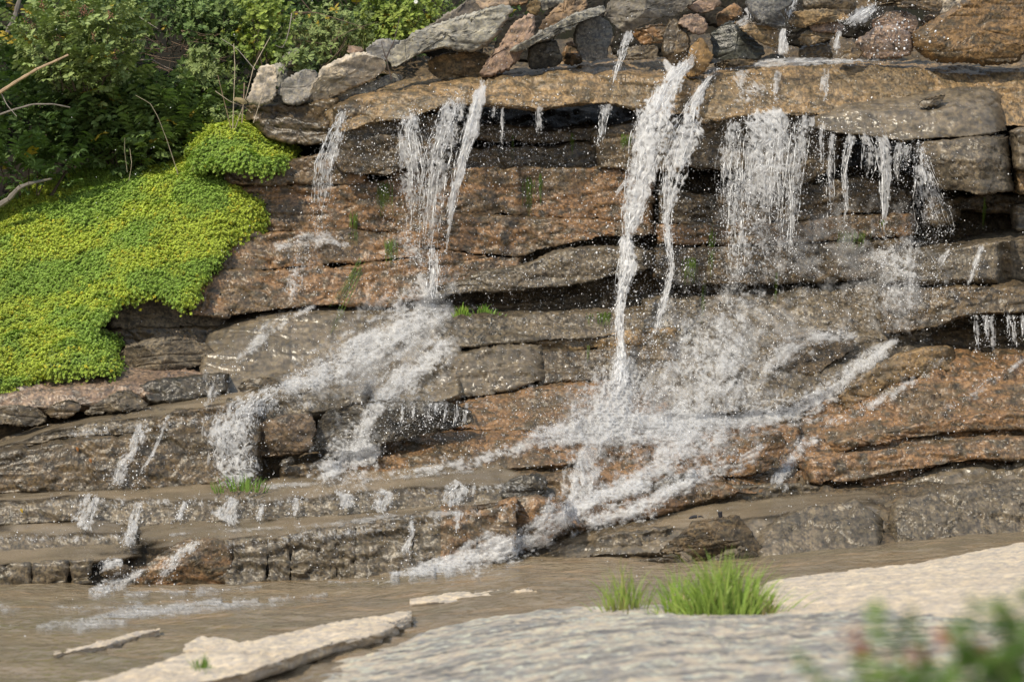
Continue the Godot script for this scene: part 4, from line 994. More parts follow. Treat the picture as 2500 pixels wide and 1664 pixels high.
# thin brown water standing and sliding on the treads of the steps
func treads() -> void:
	var T := [
		["thin brown water sliding over the upper left tread", [[-60, 1098, 18.93, 0, 1076, 18.93, 130, 1034, 18.96, 260, 1008, 18.98, 390, 984, 19.02, 560, 958, 19.05, 760, 945, 19.1], [-60, 1108, 18.69, 0, 1091, 18.69, 130, 1047, 18.72, 260, 1029, 18.72, 380, 1019, 18.72, 470, 1009, 18.77, 620, 979, 18.82, 760, 966, 18.87]]],
		["brown water flooding the first long tread at the left", [[-60, 1208, 18.5, 0, 1204, 18.5, 200, 1196, 18.5, 350, 1190, 18.5, 660, 1166, 18.55, 850, 1150, 18.6, 1000, 1140, 18.6, 1150, 1126, 18.62, 1280, 1112, 18.65], [-60, 1231, 18.27, 0, 1223, 18.27, 160, 1209, 18.29, 340, 1221, 18.27, 530, 1225, 18.27, 660, 1221, 18.27, 860, 1205, 18.29, 1000, 1191, 18.32, 1150, 1184, 18.35, 1280, 1180, 18.37]]],
		["brown water on the second tread above the long low wall", [[340, 1286, 18.17, 430, 1272, 18.18, 620, 1266, 18.18, 800, 1258, 18.2, 920, 1250, 18.2, 1060, 1232, 18.24, 1260, 1215, 18.26], [340, 1345, 17.86, 430, 1326, 17.86, 548, 1319, 17.86, 640, 1311, 17.86, 700, 1305, 17.86, 820, 1289, 17.87, 900, 1275, 17.88, 985, 1261, 17.88, 1080, 1240, 17.9, 1165, 1231, 17.9, 1260, 1216, 17.92]]],
		["shallow brown water over the submerged step at the left edge", [[-60, 1284, 18.2, 60, 1280, 18.2, 230, 1268, 18.2, 345, 1286, 18.2], [-60, 1312, 18.07, 60, 1308, 18.07, 230, 1298, 18.07, 345, 1300, 18.08]]],
		["shallow brown water in front of the submerged step at the left edge", [[-60, 1345, 18.0, 60, 1340, 18.0, 230, 1328, 18.02, 345, 1330, 18.0], [-60, 1380, 17.72, 60, 1376, 17.72, 230, 1367, 17.72, 345, 1356, 17.75]]],
		["smooth water sliding over the flat ledge above the wedge rock", [[1340, 1316, 18.16, 1480, 1264, 18.2, 1640, 1241, 18.25, 1800, 1222, 18.3, 1960, 1207, 18.36, 2160, 1193, 18.45], [1300, 1343, 17.92, 1480, 1317, 17.92, 1600, 1301, 17.92, 1720, 1284, 17.96, 1870, 1261, 18.0, 2000, 1229, 18.1, 2100, 1222, 18.15, 2160, 1222, 18.18]]],
	]
	for t in T:
		var a := ledge_points(t[1], {"seed": 4.0, "amp": 0.0, "step": 0.016, "round": 1, "back": 0.05, "jag": 0.25, "side": 0.0})
		var P: PackedVector3Array = a[0]
		var C := PackedColorArray()
		C.resize(P.size())
		for k in P.size():
			var p := P[k]
			P[k].y += 0.006 * nb.get_noise_3d(p.x * 0.8, p.z * 3.0, 1.0) + 0.003 * nf.get_noise_3d(p.x * 0.3, p.z, 5.0)
			var cc := Color(0.25, 0.195, 0.13).lerp(Color(0.175, 0.14, 0.095), sm(-0.3, 0.3, na.get_noise_3d(p.x * 0.9, p.z * 3.0, 9.0)))
			var cols2: int = a[2]
			var rr := k / cols2
			var edge := minf(rr - 4.0, a[1] - 5.0 - rr) / 4.0
			var e2 := minf(k % cols2, cols2 - 1 - k % cols2) / 14.0
			cc.a = 0.72 * sm(-0.3, 1.0, minf(edge, e2) + 1.2 * nb.get_noise_3d(p.x * 1.5, p.z * 2.0, 4.0))
			C[k] = cc
			see(P[k])
		var where := local(P)
		var o := put("water", grid_mesh(P, normals_of(P, a[1], a[2], false), C, a[1], a[2], false, 0.03), mats["film_water"], where)
		tag(o, t[0], "water", "", "structure")

# A stream of broken water along a path of x, y, half width: a sheet with holes where noise says so, bulging and torn at the edges.
# d: one distance, a list of them, or below zero to lie that far in front of the rock.
func flow(called: String, label: String, path: Array, d: Variant, how := {}) -> Node3D:
	var n := path.size() / 3
	var holder := base(called)
	tag(holder, label, how.get("category", "waterfall"), how.get("group", ""))
	var step: float = how.get("step", 2.6)
	var thr: float = how.get("thr", 0.5)
	var seed_: float = how.get("seed", float(path[0]) * 0.013)
	var len_ := 0.0
	for i in n - 1:
		len_ += Vector2(path[3 * i], path[3 * i + 1]).distance_to(Vector2(path[3 * i + 3], path[3 * i + 4]))
	var rows := maxi(4, int(len_ / step))
	var hw_most := 0.0
	for i in n: hw_most = maxf(hw_most, path[3 * i + 2])
	var cols := maxi(5, int(2.0 * hw_most / step))
	var spine := PackedVector3Array()
	var dist := PackedFloat32Array()
	var i := 0
	var run := 0.0
	var seg := Vector2(path[0], path[1]).distance_to(Vector2(path[3], path[4]))
	for r in rows:
		var want := len_ * r / (rows - 1)
		while want > run + seg and i < n - 2:
			run += seg
			i += 1
			seg = Vector2(path[3 * i], path[3 * i + 1]).distance_to(Vector2(path[3 * i + 3], path[3 * i + 4]))
		var t := clampf((want - run) / maxf(seg, 0.01), 0.0, 1.0)
		spine.append(Vector3(lerpf(path[3 * i], path[3 * i + 3], t), lerpf(path[3 * i + 1], path[3 * i + 4], t), lerpf(path[3 * i + 2], path[3 * i + 5], t)))
		if d is Array: dist.append(lerpf(d[i], d[i + 1], t))
		else: dist.append(d)
	var smooth := spine.duplicate()
	for pass_ in 6:
		for r in range(1, rows - 1):
			smooth[r] = (spine[r - 1] + spine[r] * 2.0 + spine[r + 1]) * 0.25
		spine = smooth.duplicate()
	var lace: float = how.get("lace", 0.5)
	var most: float = how.get("most", 0.66)
	var kx: float = how.get("kx", 0.042)
	var ky: float = how.get("ky", 0.008)
	var tone: float = how.get("tone", 0.80)
	var wild: float = how.get("wild", 0.012)
	for layer in how.get("layers", 2):
		var P := PackedVector3Array()
		var C := PackedColorArray()
		P.resize(rows * cols)
		C.resize(rows * cols)
		var s0: float = seed_ + layer * 31.0
		for r in rows:
			var tan_ := (spine[mini(r + 2, rows - 1)] - spine[maxi(r - 2, 0)])
			var side := Vector2(-tan_.y, tan_.x).normalized()
			if side.x < 0.0: side = -side
			if how.get("flat", false): side = Vector2(side.x, side.y * 0.35)
			var t := float(r) / (rows - 1)
			var L := len_ * t
			var ends := sm(0.0, how.get("start", 0.06), t) * (1.0 - sm(1.0 - how.get("end", 0.4), 1.0, t))
			for c in cols:
				var s := 2.0 * c / (cols - 1) - 1.0
				var off := s * spine[r].z
				var wob := nb.get_noise_3d(L * 0.006, s * 0.6, s0) * spine[r].z * 0.35
				var q := Vector2(spine[r].x, spine[r].y) + side * (off + wob)
				var big := nb.get_noise_3d(off * kx * 0.42, L * ky * 0.5, s0)
				var mid := nb.get_noise_3d(off * kx, L * ky, s0 + 7.0)
				var fine := nf.get_noise_3d(off * 0.007, L * 0.0028, s0 * 0.1)
				var web := 1.0 - absf(nb.get_noise_3d(off * kx * 0.8 + mid * 0.25, L * ky * 1.1, s0 + 17.0)) * 3.4
				var v := lerpf(0.5 + 0.75 * big + 0.55 * mid, web + 0.3 * big, lace) + 0.32 * fine
				v += 0.34 * (1.0 - s * s) - 0.44 * pow(absf(s), 2.5) - (1.0 - ends) * 0.7 - 0.12 * t
				var a := sm(thr - 0.16, thr + 0.22, v) * most
				a *= 0.72 + 0.28 * sm(-0.4, 0.4, fine)
				var dd := dist[r]
				if dd < 0.0: dd = depth_at(q.x, q.y) + dd
				dd -= wild * (0.9 * mid + 0.55 * fine + 0.6) + layer * 0.025
				P[r * cols + c] = at(q.x, q.y, dd)
				C[r * cols + c] = Color(tone, tone, tone * 1.01, a)
		var m := grid_mesh(P, normals_of(P, rows, cols, false), C, rows, cols, false, 0.05)
		if m: put("water_sheet", m, mats["white_water"], Vector3.ZERO, holder).set_meta("kind", "stuff")
	# beaded strands: thin tubes whose width swells and breaks
	var strands: int = how.get("strands", int(hw_most * 0.5) if d is Array else 0)
	if strands > 0 and rows > 8:
		var s := Sheet.new()
		for k in strands:
			var off0 := rng.randf_range(-1.0, 1.0)
			var r_a := rng.randi_range(0, rows / 3)
			var r_b := rng.randi_range(rows / 2, rows - 1)
			var ph := rng.randf() * 100.0
			var fat := rng.randf_range(0.0012, 0.0036)
			var g := rng.randf_range(0.5, 0.9)
			var last := Vector3.ZERO
			var last_r := 0.0
			for r in range(r_a, r_b, 2):
				var t := float(r - r_a) / maxf(r_b - r_a, 1)
				var wx := off0 * spine[r].z * (1.0 + 0.25 * t) + 4.0 * nb.get_noise_2d(r * 0.012, ph)
				var dd := dist[r]
				if dd < 0.0: dd = depth_at(spine[r].x + wx, spine[r].y) + dd
				var p := at(spine[r].x + wx, spine[r].y + 1.5 * nb.get_noise_2d(ph, r * 0.05), dd - 0.05 - 0.03 * nb.get_noise_2d(ph * 2.0, r * 0.01))
				var rad := fat * maxf(0.0, 0.25 + 1.5 * nb.get_noise_2d(r * 0.05, ph * 3.0)) * sm(0.0, 0.1, t) * (1.0 - sm(0.8, 1.0, t))
				if rad > 0.0002 or last_r > 0.0002:
					if last != Vector3.ZERO: s.stalk(last, p, last_r, rad, Color(g, g, g), 4)
				last = p
				last_r = rad
		if s.v.size() > 0: put("strands", s.done(), mats["drop"], Vector3.ZERO, holder).set_meta("kind", "stuff")
	# drops flung off it
	var count: int = how.get("drops", int(len_ * 0.9))
	if count > 0:
		for k in count:
			var r := rng.randi_range(0, rows - 1)
			var s := rng.randfn(0.0, 0.75)
			var spread: float = how.get("spread", 1.0)
			var x := spine[r].x + s * (spine[r].z * 0.9 + 7.0) * spread
			var y := spine[r].y + rng.randfn(0.0, 8.0)
			var dd := dist[r]
			if dd < 0.0: dd = depth_at(x, y) + dd
			drop(x, y, dd - rng.randf_range(-0.05, 0.16))
	return holder

# Foam lying on the rock along a stroke: thick in the middle, breaking up into patches outwards.
func foam(label: String, path: Array, off: float, how := {}) -> Node3D:
	var n := path.size() / 3
	var holder := base("foam")
	tag(holder, label, "foam", how.get("group", ""))
	var step: float = how.get("step", 3.0)
	var lo := Vector2(1e9, 1e9)
	var hi := -lo
	var seg := []
	var acc := 0.0
	for i in n:
		var w: float = path[3 * i + 2] * 2.0
		lo = lo.min(Vector2(path[3 * i] - w, path[3 * i + 1] - w))
		hi = hi.max(Vector2(path[3 * i] + w, path[3 * i + 1] + w))
		if i < n - 1:
			var a := Vector2(path[3 * i], path[3 * i + 1])
			var b := Vector2(path[3 * i + 3], path[3 * i + 4])
			seg.append([a, b, path[3 * i + 2], path[3 * i + 5], acc, a.distance_to(b), (b - a).normalized()])
			acc += a.distance_to(b)
	lo = lo.max(Vector2(-40, -30))
	hi = hi.min(Vector2(2540, 1690))
	var cols := int((hi.x - lo.x) / step) + 2
	var rows := int((hi.y - lo.y) / step) + 2
	var seed_: float = float(path[0]) * 0.017 + float(path[1]) * 0.011
	var thr: float = how.get("thr", 0.5)
	var most: float = how.get("most", 0.74)
	var tone: float = how.get("tone", 0.80)
	var lace: float = how.get("lace", 0.4)
	var puff: float = how.get("puff", 0.014)
	var long: float = how.get("long", 2.2)
	var squash: float = how.get("squash", 1.0)
	for layer in how.get("layers", 2):
		var P := PackedVector3Array()
		var C := PackedColorArray()
		P.resize(rows * cols)
		C.resize(rows * cols)
		var s0: float = seed_ + layer * 31.0
		for r in rows:
			for c in cols:
				var q := lo + Vector2(c, r) * step
				q += Vector2(nb.get_noise_3d(q.x * 0.01, q.y * 0.01, s0 + 3.0), nb.get_noise_3d(q.x * 0.01, q.y * 0.01, s0 + 9.0)) * 7.0
				var best := 9.0
				var along := 0.0
				var across := 0.0
				for g in seg:
					var a: Vector2 = g[0]
					var dir: Vector2 = g[6]
					var t := clampf((q - a).dot(dir), 0.0, g[5])
					var e := q - (a + dir * t)
					var w := lerpf(g[2], g[3], t / maxf(g[5], 0.01))
					var s := Vector2(e.x, e.y / squash).length() / maxf(w, 1.0)
					if s < best:
						best = s
						along = g[4] + (q - a).dot(dir)
						across = dir.cross(q - a)
				var a_ := 0.0
				var bump := 0.0
				if best < 2.2:
					var k := 0.021 if layer else 0.012
					var big := nb.get_noise_3d(across * k * 0.4, along * k * 0.4 / long, s0)
					var mid := nb.get_noise_3d(across * k, along * k / long, s0 + 7.0)
					var fine := nf.get_noise_3d(across * 0.0055, along * 0.0055 / sqrt(long), s0 * 0.1)
					var web := 1.0 - absf(nb.get_noise_3d(across * k * 0.75 + mid * 0.3, along * k * 0.75 / long, s0 + 17.0)) * 3.2
					var v := lerpf(0.35 + 0.7 * big + 0.6 * mid, web * 0.8 + 0.4 * big, lace) + 0.26 * fine
					v += 0.62 * exp(-best * best * 1.3) - 0.36 - 0.35 * sm(1.2, 2.2, best)
					a_ = sm(thr - 0.2, thr + 0.3, v) * most
					a_ *= 0.65 + 0.35 * sm(-0.4, 0.4, fine)
					bump = 0.8 * mid + 0.7 * fine + 0.5
				var dd: float = depth_at(q.x, q.y) + off - puff * bump * minf(a_ * 2.0, 1.0) - layer * 0.03
				P[r * cols + c] = at(q.x, q.y, dd)
				C[r * cols + c] = Color(tone, tone, tone * 1.01, a_)
		var m := grid_mesh(P, normals_of(P, rows, cols, false), C, rows, cols, false, 0.05)
		if m: put("foam_sheet", m, mats["white_water"], Vector3.ZERO, holder).set_meta("kind", "stuff")
	for k in int(0.65 * how.get("drops", 0)):
		var g: Array = seg[rng.randi_range(0, seg.size() - 1)]
		var t := rng.randf()
		var w := lerpf(g[2], g[3], t) * 1.0
		var p: Vector2 = (g[0] as Vector2).lerp(g[1], t) + Vector2(rng.randfn(0, 0.8) * w, rng.randfn(0, 0.8) * w * squash - w * 0.2)
		drop(p.x, p.y, depth_at(p.x, p.y) - 0.02 - 0.2 * rng.randf() * rng.randf(), how.get("size", 0.9))
	return holder

var drops: Array[Transform3D] = []
var drop_tint: Array[Color] = []

func drop(x: float, y: float, d: float, size := 1.0) -> void:
	var r := (0.0010 + 0.0036 * pow(rng.randf(), 5.0)) * size
	var p := at(x, y, d)
	var stretch := rng.randf_range(1.0, 1.7)
	var b := Basis.from_euler(Vector3(rng.randf_range(-0.4, 0.4), 0, rng.randf_range(-0.7, 0.7))).scaled_local(Vector3(r, r * stretch, r))
	drops.append(Transform3D(b, p))
	var g := rng.randf_range(0.25, 0.9)
	drop_tint.append(Color(g, g, g * 1.02))

func spatter(x: float, y: float, rx: float, ry: float, count: int, reach := 0.25, size := 1.0, tilt := 0.0) -> void:
	for k in count:
		var a := rng.randfn(0.0, 0.5)
		var b := rng.randfn(0.0, 0.5)
		var xx := x + a * rx - b * ry * tilt
		var yy := y + b * ry + a * rx * tilt
		if xx < -40 or xx > 2540 or yy < -30 or yy > 1690: continue
		drop(xx, yy, depth_at(xx, yy) - 0.02 - reach * rng.randf() * rng.randf(), size)

func spill_drops(called: String, label: String) -> void:
	var s := SphereMesh.new()
	s.radius = 1.0
	s.height = 2.0
	s.radial_segments = 8
	s.rings = 4
	var mm := MultiMesh.new()
	mm.transform_format = MultiMesh.TRANSFORM_3D
	mm.use_colors = true
	mm.mesh = s
	mm.instance_count = drops.size()
	for k in drops.size():
		mm.set_instance_transform(k, drops[k])
		mm.set_instance_color(k, drop_tint[k])
	var o := MultiMeshInstance3D.new()
	o.multimesh = mm
	o.material_override = mats["drop"]
	o.name = numbered(called)
	add_child(o, true)
	tag(o, label, "spray", "", "stuff")
	drops.clear()
	drop_tint.clear()

func water() -> void:
	rng.seed = 4242
	var W := "waterfall"
	# falls from the top ledge, left to right
	flow(W, "small lacy fall at the left end of the arched ledge", [842, 262, 8, 832, 290, 16, 815, 340, 24, 795, 395, 28, 788, 460, 24, 778, 530, 14, 770, 570, 12], [20.15, 19.95, 19.85, 19.82, 19.85, 19.88, 19.9], {"thr": 0.62, "drops": 700})
	flow(W, "broad lacy fall over the brown bulging block", [1012, 262, 20, 995, 320, 30, 1002, 390, 42, 1008, 480, 40, 1000, 560, 34, 992, 640, 28], [19.95, 19.85, 19.82, 19.85, 19.9, 19.92], {"end": 0.55, "thr": 0.66, "drops": 1000})
	flow(W, "lacy fall left of the clear water jet", [1125, 222, 20, 1100, 280, 40, 1075, 360, 42, 1060, 440, 38, 1052, 520, 32, 1046, 600, 26, 1052, 700, 20], [19.98, 19.88, 19.82, 19.82, 19.84, 19.88, 19.85], {"thr": 0.6, "drops": 1200})
	flow(W, "smooth clear jet arching off the ledge right of the lacy falls", [1180, 196, 12, 1168, 240, 17, 1150, 320, 19, 1128, 390, 16, 1112, 460, 12, 1098, 540, 8, 1090, 610, 6, 1078, 650, 10], [19.98, 19.82, 19.72, 19.7, 19.7, 19.72, 19.75, 19.78], {"thr": 0.34, "lace": 0.15, "most": 0.75, "drops": 350, "kx": 0.03})
	flow(W, "torn water below the clear jet", [1055, 600, 10, 1062, 660, 14, 1050, 720, 16, 1062, 750, 22], [19.82, 19.78, 19.7, 19.66], {"thr": 0.62, "drops": 300})
	for k in 4:
		var x: float = [1205.0, 1228.0, 1316.0, 1322.0][k]
		flow("drip", "%s thin drip hanging from the arched lip over the dark recess" % ["first", "second", "third", "last"][k], [x, 258, 6, x - 2, 285, 5, x - 5, 296 + 30 * ((k * 3) % 4), 3], 19.9, {"thr": 0.64, "drops": 40, "strands": 3, "category": "water", "group": "drips from the arched lip"})
	flow(W, "thin broken trickle dropping left of the round grey boulder's right side", [1540, 74, 16, 1524, 110, 12, 1512, 150, 8, 1500, 190, 6, 1492, 226, 8], [20.2, 20.12, 20.1, 20.02, 19.95], {"thr": 0.5, "drops": 130})
	flow(W, "short torn trickle under the arched lip left of the main stream", [1482, 252, 16, 1474, 290, 11, 1468, 330, 6, 1458, 360, 4], [19.85, 19.83, 19.82, 19.82], {"thr": 0.52, "drops": 120})
	flow(W, "thick white main stream pouring between the boulders", [1684, 128, 8, 1668, 160, 15, 1648, 186, 24, 1628, 220, 30, 1605, 270, 46, 1588, 330, 52, 1572, 400, 40, 1558, 470, 34, 1546, 530, 26, 1534, 572, 12, 1530, 600, 22, 1534, 650, 24, 1522, 700, 18, 1512, 760, 13, 1514, 830, 11, 1518, 880, 16, 1512, 960, 34, 1500, 1020, 40], [20.1, 20.0, 19.95, 19.9, 19.8, 19.75, 19.72, 19.7, 19.68, 19.66, 19.64, 19.6, 19.56, 19.52, 19.48, 19.4, 19.2, 19.0], {"thr": 0.46, "lace": 0.38, "strands": 14, "drops": 1900, "layers": 3, "tone": 0.86, "most": 0.9, "end": 0.15})
	flow(W, "right branch of the main stream coming round the tall golden stone", [1748, 164, 8, 1722, 200, 12, 1698, 250, 18, 1676, 320, 42, 1654, 390, 42, 1640, 460, 26, 1628, 530, 10, 1632, 590, 12, 1642, 650, 9, 1626, 720, 9, 1606, 790, 11, 1585, 860, 20], [20.1, 20.05, 19.95, 19.82, 19.76, 19.72, 19.7, 19.66, 19.62, 19.58, 19.52, 19.42], {"thr": 0.5, "lace": 0.42, "strands": 12, "drops": 1200, "tone": 0.86, "most": 0.9, "end": 0.15})
	flow(W, "stray arm thrown out to the left of the main stream", [1528, 440, 5, 1512, 462, 6, 1500, 482, 4], [19.66, 19.64, 19.62], {"thr": 0.4, "lace": 0.1, "drops": 30})
	flow(W, "broad white water curtain right of the main stream, its middle part", [1868, 258, 54, 1874, 300, 66, 1872, 350, 70, 1866, 410, 66, 1862, 470, 60, 1858, 540, 56, 1850, 620, 50], [19.92, 19.85, 19.82, 19.8, 19.8, 19.78, 19.76], {"thr": 0.54, "lace": 0.35, "kx": 0.03, "end": 0.6, "strands": 34, "drops": 1500, "layers": 3, "tone": 0.82})
	flow(W, "left edge of the broad white water curtain", [1792, 285, 14, 1788, 330, 26, 1780, 400, 30, 1776, 470, 24, 1782, 560, 20], [19.92, 19.85, 19.82, 19.8, 19.78], {"thr": 0.64, "lace": 0.5, "end": 0.6, "strands": 14, "drops": 700})
	flow(W, "torn lower fringe of the broad white water curtain", [1826, 400, 26, 1812, 470, 36, 1806, 540, 30, 1800, 640, 24, 1802, 700, 18], [19.8, 19.78, 19.77, 19.75, 19.74], {"thr": 0.7, "lace": 0.6, "end": 0.5, "strands": 14, "drops": 900})
	for k in 5:
		var x: float = [1908.0, 2008.0, 2034.0, 2196.0, 2216.0][k]
		var y: float = [300.0, 300.0, 318.0, 345.0, 352.0][k]
		var l: float = [330.0, 150.0, 240.0, 110.0, 60.0][k]
		flow(W, "thin beaded strand %s" % ["between the curtain and the lacy strand", "at the left end of the dark hollow", "just right of the left end of the dark hollow", "near the right end of the dark hollow", "at the right end of the dark hollow"][k], [x, y, 9, x - 6, y + l * 0.4, 11, x - 4, y + l, 6], 19.8, {"thr": 0.66, "lace": 0.5, "end": 0.6, "strands": 6, "drops": 240})
	flow(W, "lacy strand right of the broad white curtain", [1975, 272, 26, 1955, 330, 32, 1945, 400, 28, 1938, 470, 20, 1934, 560, 13, 1930, 660, 10], [19.88, 19.82, 19.8, 19.8, 19.78, 19.75], {"thr": 0.58, "drops": 700})
	flow(W, "thin strand in front of the dark hollow, third from its right side", [2082, 318, 16, 2070, 360, 13, 2062, 420, 10, 2066, 490, 9, 2060, 570, 8], [19.85, 19.8, 19.8, 19.8, 19.8], {"thr": 0.6, "drops": 260})
	flow(W, "narrow curtain in front of the dark hollow left of the glassy strand", [2112, 322, 14, 2124, 360, 18, 2122, 410, 16, 2110, 450, 8], [19.84, 19.8, 19.8, 19.8], {"thr": 0.62, "drops": 160})
	flow(W, "glassy strand falling in front of the dark hollow", [2150, 322, 14, 2160, 370, 20, 2164, 430, 18, 2162, 480, 12, 2160, 540, 8, 2168, 600, 9], [19.82, 19.78, 19.76, 19.75, 19.74, 19.74], {"thr": 0.44, "lace": 0.35, "drops": 260})
	flow(W, "ragged water beside the square block at the right", [2246, 345, 9, 2250, 400, 22, 2262, 450, 28, 2272, 500, 44, 2290, 560, 44, 2260, 600, 30], [19.7, 19.62, 19.6, 19.68, 19.75, 19.72], {"thr": 0.74, "drops": 900})
	flow(W, "slanting splash running down the flat slab at the right edge", [2400, 598, 8, 2385, 640, 9, 2372, 680, 8, 2356, 712, 6], [19.6, 19.58, 19.56, 19.55], {"thr": 0.5, "drops": 90})
	flow(W, "shorter slanting splash left of it on the flat slab", [2318, 604, 6, 2300, 635, 9, 2284, 662, 5], [19.6, 19.6, 19.6], {"thr": 0.5, "drops": 60})
	flow(W, "small white splash where the glassy strand strikes the rock", [2190, 612, 26, 2150, 628, 34, 2134, 660, 18], -0.06, {"thr": 0.55, "drops": 350})
	flow(W, "vertical veil on the slab at the right", [2226, 660, 14, 2222, 720, 16, 2224, 770, 10], -0.05, {"thr": 0.6, "drops": 250})
	for k in 6:
		var x: float = [2384.0, 2408.0, 2421.0, 2462.0, 2474.0, 2497.0][k]
		var l: float = [90.0, 70.0, 110.0, 60.0, 90.0, 70.0][k]
		flow("drip", "drip of water %s under the overhang at the right edge" % ["first from the left", "second from the left", "third and longest", "fourth from the left", "fifth from the left", "last, at the picture's edge,"][k], [x, 768, 7, x + 3, 768 + l * 0.5, 6, x + 6, 768 + l, 3], 19.52, {"thr": 0.62, "drops": 90, "strands": 5, "group": "drips under the right overhang"})
	# among the boulders
	flow(W, "white rope of water falling in the middle of the boulder pile", [1914, 68, 9, 1912, 100, 11, 1914, 140, 16], [20.05, 20.0, 19.98], {"thr": 0.3, "lace": 0.15, "drops": 120})
	flow(W, "thin spray at the top edge behind the bluish wedge", [1938, -10, 14, 1928, 25, 14, 1920, 60, 6], [20.4, 20.3, 20.2], {"thr": 0.55, "drops": 160})
	flow(W, "white splash bursting over the pinkish boulder", [2140, 14, 10, 2108, 34, 20, 2076, 52, 20, 2056, 66, 8], [20.25, 20.18, 20.12, 20.12], {"thr": 0.42, "lace": 0.4, "drops": 420})
	flow(W, "small forked fall below that splash", [2052, 74, 6, 2044, 105, 11, 2044, 138, 9], [20.12, 20.1, 20.08], {"thr": 0.45, "drops": 60})
	flow(W, "white water slipping left of the bluish wedge", [1822, 18, 8, 1832, 42, 12, 1812, 56, 14, 1790, 66, 6], [20.3, 20.2, 20.15, 20.15], {"thr": 0.4, "drops": 60})
	flow(W, "splash lapping at the left of the tall golden stone", [1620, 146, 6, 1636, 168, 12, 1662, 178, 14, 1690, 150, 10, 1700, 120, 5], [20.1, 20.02, 20.0, 20.05, 20.08], {"thr": 0.35, "lace": 0.2, "drops": 80})
	flow("foam", "line of foam along the top of the golden ledge", [1836, 158, 8, 1900, 152, 12, 1980, 150, 10, 2060, 148, 8, 2160, 146, 4], [20.12, 20.1, 20.12, 20.15, 20.2], {"thr": 0.3, "lace": 0.2, "drops": 120, "category": "foam", "kx": 0.03, "wild": 0.02})
	for s in [[1900.0, 170.0, 60.0, 0.6, "left"], [2018.0, 165.0, 40.0, 0.62, "right"]]:
		flow("trickle", "thin white trickle sliding down the %s half of the golden ledge" % s[4], [s[0], s[1], 10, s[0] - 4, s[1] + 40, 12, s[0] - 8, s[1] + 90, 10], -0.03, {"thr": s[3], "drops": 60, "wild": 0.015, "category": "water"})
	flow("trickle", "patchy white water on the golden ledge above the curtain", [1800, 172, 20, 1830, 215, 44, 1850, 262, 70], -0.03, {"thr": 0.72, "drops": 200, "wild": 0.015, "category": "water"})
	# the left apron
	foam("white splash running down the big left slab", [1075, 738, 40, 1020, 770, 60, 960, 806, 62, 890, 850, 58, 820, 892, 50, 760, 922, 40, 705, 945, 26], -0.05, {"long": 3.0, "thr": 0.46, "lace": 0.45, "drops": 2200, "layers": 3})
	foam("second tongue of white water below the left splash", [1080, 850, 30, 1030, 895, 48, 975, 930, 46, 930, 970, 34, 905, 1020, 22, 880, 1080, 24, 868, 1108, 30], -0.06, {"long": 3.0, "thr": 0.48, "lace": 0.45, "drops": 1300, "layers": 3})
	foam("thin water film running down the left edge of the big slab", [760, 752, 10, 680, 790, 22, 610, 850, 30, 545, 900, 34, 520, 950, 30, 505, 985, 20], -0.04, {"long": 3.0, "thr": 0.76, "drops": 700})
	for k in 7:
		var x: float = [985.0, 1012.0, 1050.0, 1066.0, 1090.0, 1118.0, 1140.0][k]
		var vl := rng.randf_range(0.5, 1.1)
		flow("veil", "%s thin veil of water on the front of the large dark boulder" % ["first", "second", "third", "fourth", "fifth", "sixth", "last"][k], [x, 982, 5, x - 3, 982 + 36 * vl, 5, x - 8, 982 + 76 * vl, 3], -0.06, {"thr": 0.62, "drops": 70, "strands": 4, "group": "veils on the large dark boulder", "category": "water"})
	foam("white burst at the foot of the large dark boulder", [905, 1105, 24, 860, 1118, 50, 815, 1148, 44, 790, 1165, 20], -0.06, {"thr": 0.38, "lace": 0.4, "drops": 700, "layers": 3})
	flow(W, "lacy fall pouring over the brown blocks with grass behind it", [680, 945, 20, 640, 975, 34, 590, 1015, 50, 560, 1060, 66, 556, 1110, 60, 590, 1160, 60, 600, 1188, 70], -0.06, {"end": 0.1, "thr": 0.56, "lace": 0.7, "drops": 900, "layers": 3})
	flow(W, "thin streak of water down the tall dark face at the left", [352, 1030, 16, 338, 1070, 20, 320, 1105, 14, 296, 1140, 22, 280, 1190, 26], -0.05, {"end": 0.1, "thr": 0.5, "drops": 380})
	flow("trickle", "slim trickle on the smooth brown block", [414, 1010, 6, 392, 1060, 6, 372, 1110, 5, 345, 1150, 5, 322, 1195, 6], -0.04, {"thr": 0.6, "drops": 160, "category": "water"})
	for s in [[228.0, 1212.0, 30.0, 190.0, 1290.0, 36.0, 0.62, "first"], [340.0, 1228.0, 14.0, 308.0, 1340.0, 18.0, 0.55, "second"], [452.0, 1230.0, 8.0, 432.0, 1270.0, 8.0, 0.52, "third"], [575.0, 1222.0, 26.0, 545.0, 1274.0, 44.0, 0.5, "fourth"], [640.0, 1235.0, 8.0, 630.0, 1270.0, 8.0, 0.55, "fifth"], [725.0, 1220.0, 8.0, 718.0, 1262.0, 7.0, 0.52, "sixth"], [850.0, 1210.0, 24.0, 842.0, 1240.0, 16.0, 0.56, "seventh"], [945.0, 1202.0, 24.0, 922.0, 1252.0, 22.0, 0.5, "eighth"], [1130.0, 1188.0, 34.0, 1090.0, 1232.0, 26.0, 0.55, "ninth"]]:
		flow("small_fall", "%s little fall from the left along the first step" % s[7], [s[0], s[1] - 6, s[2] * 0.8, lerpf(s[0], s[3], 0.5), lerpf(s[1], s[4], 0.45), s[2], s[3], s[4], s[5]], -0.05, {"end": 0.12, "thr": s[6] - 0.14, "drops": 170, "group": "little falls along the first step", "category": "waterfall"})
	flow("small_fall", "white sheet running down the rust brown end of the low wall", [490, 1318, 10, 440, 1350, 16, 400, 1390, 18, 380, 1430, 20], -0.05, {"thr": 0.45, "drops": 180})
